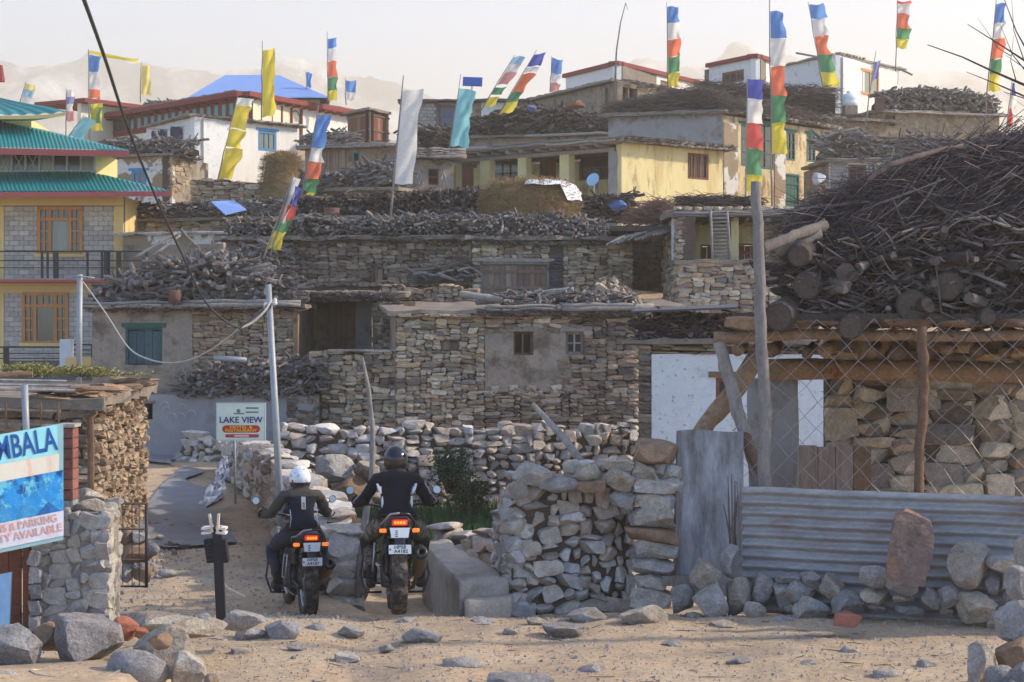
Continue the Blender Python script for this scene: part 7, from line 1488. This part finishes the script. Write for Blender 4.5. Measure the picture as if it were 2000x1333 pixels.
    bevel_box('seat',SEAT,T,(0,.32,.83),(.27,.72,.1),.04); bevel_box('pillion_step',SEAT,T,(0,.02,.88),(.24,.34,.08),.035,(.12,0,0)); bevel_box('tail_fairing',TAILR,T,(0,-.13,.93),(.2,.22,.09),.03,(.1,0,0)); bevel_box('fuel_tank',BLKP,T,(0,.86,.92),(.3,.42,.24),.07); bevel_box('engine',ENG,T,(0,.74,.42),(.3,.4,.34),.04)
    for k in range(5): MB().bbox(-.165,.165,.66,.9,.46+k*.035,.472+k*.035).build('cooling_fin',ENG,T)
    MB().bbox(-.09,.09,.5,.9,.19,.21).build('bash_plate',CHR,T)
    # rear mudguard, curved
    mb = MB()
    for j in range(11):
        a = math.radians(20+j*5.2); r_ = .40
        for i in range(7): x = -.085+.17*i/6; mb.v.append((x, -math.sin(a-.55)*r_*.95+.02, .335+math.cos(a-.55)*r_-.02*abs(i-3)/3))
    mb.f = [(j*7+i,j*7+i+1,(j+1)*7+i+1,(j+1)*7+i) for j in range(10) for i in range(6)]; mb.build('rear_mudguard',BLKP,T,smooth=True)
    bevel_box('plate_bracket',BLKP,T,(0,-.255,.72),(.1,.03,.26),.01,(-.15,0,0)); tl = bevel_box('tail_light',TRED,T,(0,-.25,.915),(.155,.05,.062),.018)
    for k in range(4): MB().bbox(-.056+k*.03,-.056+k*.03+.022,-.2795,-.274,.9,.93).build('lamp_element',TLIT,tl)
    up = MB().add([V((-.1,-.285,.865)),V((.1,-.285,.865)),V((.085,-.288,.765)),V((-.085,-.288,.765))],[(0,3,2,1)]).add([V((-.1,-.279,.865)),V((.1,-.279,.865)),V((.085,-.282,.765)),V((-.085,-.282,.765))],[(0,1,2,3)]).build('rear_reflector',PLATE,T)
    for k in range(4): MB().bbox(-.045,-.02,-.2905,-.2885,.775+k*.018,.783+k*.018).build('printed_mark',INK,up)
    npl = MB().bbox(-.112,.112,-.305,-.299,.605,.695).build('number_plate',PLATE,T)
    MB().bbox(-.106,-.09,-.3065,-.3055,.64,.66).build('printed_mark',fcol('plate_blue', c(60,90,160)),npl)
    rt_ = Matrix.Rotation(math.pi/2,4,'X'); glyphs('lettering','HP58',.048,INK,npl,Matrix.Translation((0,-.3065,.672)) @ rt_,.0008,1.1); glyphs('lettering',plate2,.048,INK,npl,Matrix.Translation((.01,-.3065,.63)) @ rt_,.0008,1.1)
    ex = MB().tube([V((.215,-.24,.62)),V((.215,-.2,.605)),V((.21,.05,.49)),V((.2,.25,.4))],[.058,.064,.066,.05],16,cap=False).build('exhaust',EXH,T,smooth=True)
    d_ = (V((.215,-.24,.62))-V((.21,.05,.49))).normalized(); mt = Matrix.Translation((.215,-.243,.622)) @ d_.to_track_quat('Z','Y').to_matrix().to_4x4()
    MB().lathe([(.066,-.04),(.067,.0),(.05,.012),(.03,.012),(.026,0),(.026,-.05)],20,mt).build('exhaust_cap',BLKP,ex,smooth=True); MB().tube([V((.2,.25,.4)),V((.17,.45,.26)),V((.1,.7,.22))],.022,8).build('exhaust_pipe',EXH,ex,smooth=True)
    for k in range(3): MB().tube([V((-.1,.02+k*.18,.3)),V((-.1,.2+k*.18,.31))],.012,6).build('chain_run',ENG,T)
    MB().tube([V((-.24,-.02,.72)),V((-.26,-.02,.45)),V((-.25,.3,.43)),V((-.22,.32,.7))],.011,8).build('luggage_rail',CHR,T,smooth=True); MB().tube([V((.13,-.02,.74)),V((.15,.0,.62)),V((.15,.3,.6)),V((.13,.32,.74))],.011,8).build('luggage_rail',BLKP,T,smooth=True)
    bevel_box('headlamp',BLKP,T,(0,1.24,.98),(.2,.16,.2),.06); mb = MB()
    for j in range(6):
        for i in range(7): x = -.11+.22*i/6; mb.v.append((x*(1-.06*j),1.3-.03*j-.05*(abs(i-3)/3)**2,1.05+.05*j))
    mb.f = [(j*7+i,j*7+i+1,(j+1)*7+i+1,(j+1)*7+i) for j in range(5) for i in range(6)]; mb.build('windscreen',fcol('smoked_screen', c(90,94,98), .15),T,smooth=True)
    bevel_box('front_mudguard',BLKP,T,(0,1.36,.72),(.13,.4,.03),.012,(-.12,0,0))
    T.location = loc; T.rotation_euler = Euler((pitch,lean,yaw),'XYZ'); T.scale = (scl,scl,scl); return T
def skin_figure(nodes, edges, root):
    me = bpy.data.meshes.new('sk'); names = list(nodes); me.from_pydata([nodes[k][0] for k in names],[(names.index(a),names.index(b)) for a,b in edges],[])
    o = bpy.data.objects.new('sk', me); COL.objects.link(o); o.modifiers.new('s','SKIN'); sd = o.modifiers.new('u','SUBSURF'); sd.levels = 2; sd.render_levels = 2
    bpy.context.view_layer.update()
    for i, k in enumerate(names):
        sv = me.skin_vertices[0].data[i]; rr = nodes[k][1]; sv.radius = rr if isinstance(rr,tuple) else (rr,rr); sv.use_root = (k == root)
    o.data.update(); bpy.context.view_layer.update(); out = bpy.data.meshes.new_from_object(o.evaluated_get(bpy.context.evaluated_depsgraph_get())); bpy.data.objects.remove(o); return out
def rider(label, loc, yaw, pitch, lean, jacket, sleeve, trouser, helmet, dark, scl=1.):
    T = base_empty('person', label, 'person'); V = Vector; N = dict(pel=((0,.36,.93),(.17,.13)), waist=((0,.40,1.06),(.15,.115)), chest=((0,.47,1.22),(.182,.13)), upch=((0,.51,1.345),(.16,.11)), neck=((0,.545,1.43),.07), head=((0,.575,1.54),.1), crown=((0,.585,1.61),.07)); Ed = [('pel','waist'),('waist','chest'),('chest','upch'),('upch','neck'),('neck','head'),('head','crown')]
    for s, q in ((-1,'l'),(1,'r')):
        N.update({q+'sh':((s*.215,.53,1.345),.078), q+'ua':((s*.265,.59,1.24),.07), q+'el':((s*.33,.68,1.12),.06), q+'fa':((s*.37,.83,1.11),.053), q+'wr':((s*.372,.945,1.115),.042), q+'hip':((s*.13,.42,.9),.115), q+'th':((s*.22,.62,.82),.1), q+'kn':((s*.275,.84,.72),.078), q+'cf':((s*.265,.76,.52),.072), q+'an':((s*.25,.66,.33),.055), q+'he':((s*.25,.62,.27),.048), q+'to':((s*.265,.84,.265),.042)})
        Ed.extend([('upch',q+'sh'),(q+'sh',q+'ua'),(q+'ua',q+'el'),(q+'el',q+'fa'),(q+'fa',q+'wr'),('pel',q+'hip'),(q+'hip',q+'th'),(q+'th',q+'kn'),(q+'kn',q+'cf'),(q+'cf',q+'an'),(q+'an',q+'he'),(q+'he',q+'to')])
    me = skin_figure(N, Ed, 'pel'); me.name = 'body'; me.materials.clear()
    BOOT = M('boot_leather', [c(34,32,34)], rough=.6, mott=.2, msc=15, bump=.2); SKIN = fcol('dark_balaclava', c(40,36,40))
    for m in (jacket, sleeve, trouser, BOOT, SKIN): me.materials.append(m)
    for p in me.polygons:
        q = p.center
        p.material_index = 4 if q.z > 1.425 and abs(q.x) < .1 else (3 if q.z < .36 else (2 if (q.z < .93 or (q.z < .98 and q.y > .5)) and not (q.z > 1.0) else (1 if (abs(q.x) > .2 and q.z > .98) or q.z > 1.335 else 0)))
        p.use_smooth = True
    for v in me.vertices:  # cloth folds
        v.co += v.normal*(noise.noise(v.co*13)*.014+noise.noise(v.co*29)*.007)
    body = put('body', me, T)
    # helmet
    mb = MB(); n, m = 28, 16; hc = V((0,.585,1.545))
    for j in range(m+1):
        ph = -.95+(math.pi/2+.95)*j/m
        for i in range(n):
            a = i*2*math.pi/n; fy = 1.12 if math.sin(a) > 0 else 1.02; mb.v.append(hc+V((math.cos(a)*math.cos(ph)*.128,math.sin(a)*math.cos(ph)*.14*fy,math.sin(ph)*.148)))
    mb.f = [(j*n+i,j*n+(i+1) % n,(j+1)*n+(i+1) % n,(j+1)*n+i) for j in range(m) for i in range(n)]; h = mb.build('helmet',helmet,T,smooth=True)
    rim = [hc+V((math.cos(k*2*math.pi/28)*.098,math.sin(k*2*math.pi/28)*.112,-.128)) for k in range(29)]; MB().tube(rim,.014,6,cap=False).build('helmet_trim',BLKP,h,smooth=True)
    band = MB()
    for i in range(15):
        a = math.pi*1.06+i*math.pi*.88/14
        for z_, r_ in ((-.105,.1085),(-.045,.1285)): band.v.append(hc+V((math.cos(a)*r_,math.sin(a)*r_*1.06*1.02,z_)))
    band.f = [(2*i,2*i+2,2*i+3,2*i+1) for i in range(14)]; band.build('neck_roll',fcol('helmet_lining', c(60,44,46)) if not dark else BLKP,h,smooth=True)
    if not dark: MB().lathe([(0,.001),(.016,.001)],14,Matrix.Translation(hc+V((-.1,-.085,-.03))) @ V((-.75,-.66,-.1)).to_track_quat('Z','Y').to_matrix().to_4x4()).build('red_sticker',fcol('sticker_red', c(190,60,60)),h)
    else:
        sp = MB()
        for i in range(13):
            a = math.pi*1.12+i*math.pi*.76/12
            for z_ in (-.05,-.01,.015): k_ = math.sqrt(max(.01,1-(z_/.148)**2)); sp.v.append(hc+V((math.cos(a)*.1295*k_,math.sin(a)*.1445*k_,z_)))
        sp.f = [(3*i+j,3*i+3+j,3*i+4+j,3*i+1+j) for i in range(12) for j in range(2)]; sp.build('helmet_spoiler',fcol('smoke_brown', c(58,52,48), .2),h,smooth=True)
    GL = M('glove_leather', [c(30,30,34)], rough=.6, mott=.2, msc=20, bump=.2)
    for s in (-1,1):
        hd = T; w = V((s*.372,.945,1.118)); gl = bevel_box('glove',GL,T,w+V((s*.005,.035,.006)),(.085,.085,.045),.018,(-.15,0,-s*.35))
        for k in range(4):
            b = w+V((s*(.037-.024*k),.065+s*0-.012*(3-k)*.5,.014)); MB().tube([b,b+V((0,.03,.004)),b+V((0,.045,-.02)),b+V((0,.03,-.042)),b+V((0,.008,-.046))],[.0105,.0105,.01,.0095,.008],7).build('finger',GL,gl,smooth=True)
        b = w+V((-s*.04,.02,-.005)); MB().tube([b,b+V((-s*.012,.03,-.012)),b+V((-s*.004,.05,-.035))],[.012,.011,.009],7).build('thumb',GL,gl,smooth=True)
        bevel_box('boot',BOOT,T,(s*.258,.72,.275),(.1,.3,.1),.04,(.05,0,0)); bevel_box('boot_shaft',BOOT,T,(s*.25,.66,.38),(.115,.13,.16),.045)
        bevel_box('knee_guard',M('knee_guard_black', [c(24,24,28)], rough=.6, mott=.2, bump=.1) if dark else trouser,T,(s*.285,.82,.64),(.15,.14,.24),.055,(.25,s*.12,0))
    # jacket details: seams, collar, waist hem, brake and clutch cables run on the bike
    SEAM = fcol('seam_dark', c(16,16,18), .8)
    MB().tube([V((.07*math.cos(a)*1.1,.545+.085*math.sin(a),1.415+.01*math.sin(a))) for a in [k*2*math.pi/20 for k in range(21)]],.016,6,cap=False).build('collar',jacket,T,smooth=True)
    MB().tube([V((.178*math.cos(a),.375+.14*math.sin(a),.975-.01*math.sin(a))) for a in [k*2*math.pi/24 for k in range(25)]],.014,6,cap=False).build('jacket_hem',SEAM,T,smooth=True)
    for s in (-1,1):
        MB().tube([V((s*(.375+.003*k),.88+.012*math.sin(k),1.115)) + V((.05*math.cos(a),0,.05*math.sin(a))) for k, a in enumerate([j*2*math.pi/14 for j in range(15)])],.008,5,cap=False).build('cuff',SEAM,T,smooth=True)
    if dark:
        for s in (-1,1):
            for pts in ([V((s*.2,.395,1.30)),V((s*.175,.36,1.24)),V((s*.162,.345,1.2))],[V((s*.15,.33,1.17)),V((s*.15,.315,1.1)),V((s*.155,.305,1.06))],[V((s*.3,.52,1.3)),V((s*.36,.6,1.2)),V((s*.43,.68,1.12)),V((s*.44,.8,1.1))]):
                MB().tube(pts,[.014,.024,.012] if len(pts) == 3 else .006,6,flat=.5).build('pale_stripe',fcol('jacket_pale', c(196,200,208)),T,smooth=True)
    else:
        lab = MB().bbox(-.025,.025,.319,.325,1.2,1.345).build('back_label',fcol('jacket_label', c(176,176,178)),T)
        lab.rotation_euler = (-.18,0,0)
        glyphs('lettering','RYNOX',.036,INK,lab,Matrix.Translation((.0,.3175,1.272)) @ Matrix.Rotation(-.18,4,'X') @ Matrix.Rotation(math.pi/2,4,'X') @ Matrix.Rotation(-math.pi/2,4,'Z'),.0008,1.05)
        for s in (-1,1): MB().tube([V((s*.16,.31,1.2)),V((s*.15,.29,1.1)),V((s*.165,.28,1.0))],.006,6,flat=.5).build('pale_stripe',fcol('jacket_pale', c(196,200,208)),T,smooth=True)
    T.location = loc; T.rotation_euler = Euler((pitch,lean,yaw),'XYZ'); T.scale = (scl,scl,scl); return T
JB = M('jacket_black', [c(26,26,32)], rough=.85, mott=.15, msc=10, bump=.2, bsc=40); JN = M('jacket_navy', [c(30,34,46)], rough=.85, mott=.15, msc=10, bump=.2, bsc=40); JO = M('jacket_olive', [c(70,67,63)], rough=.9, mott=.15, msc=10, bump=.2, bsc=40)
TRC = M('trousers_camouflage', [c(74,68,62)], rough=.9, mott=.3, msc=12, bump=.2, stain=(c(120,110,98),16.,.5,.56)); TRB = M('trousers_blue_grey', [c(50,54,66)], rough=.9, mott=.2, msc=8, bump=.2)
HB = M('helmet_blue_black', [c(15,18,36)], rough=.12, mott=.3, msc=8, bump=0, spec=.6); HW = M('helmet_white', [c(222,222,222)], rough=.3, mott=.08, msc=14, bump=0, spec=.5, stain=(c(170,174,180),22.,.56,.6))
def set_down(px, d, yaw, lean):
    x = PX(px,d); fx, fy = x-math.sin(yaw)*1.42, d+math.cos(yaw)*1.42; z0, z1 = ground_z(x,d), ground_z(fx,fy); return Vector((x,d,z0)), math.atan2(z1-z0,1.42)
l_, p_ = set_down(779,20.0,math.radians(6),0); l_.z = 0.0
motorcycle('black adventure motorcycle of the rider in the dark helmet', 'A4182', l_, math.radians(6), max(p_,-.1), 0, .97); rider('rider in a black jacket with pale side stripes and dark helmet', l_, math.radians(6), max(p_,-.1)*.5, 0, JB, JB, TRC, HB, True, .97)
l_, p_ = set_down(602,22.0,math.radians(15),0)
motorcycle('black adventure motorcycle of the rider in the white helmet', 'A4187', l_, math.radians(15), p_, 0, .94); rider('rider in an olive and navy jacket and white helmet', l_, math.radians(15), p_*.5, 0, JN, JO, TRB, HW, False, .94)
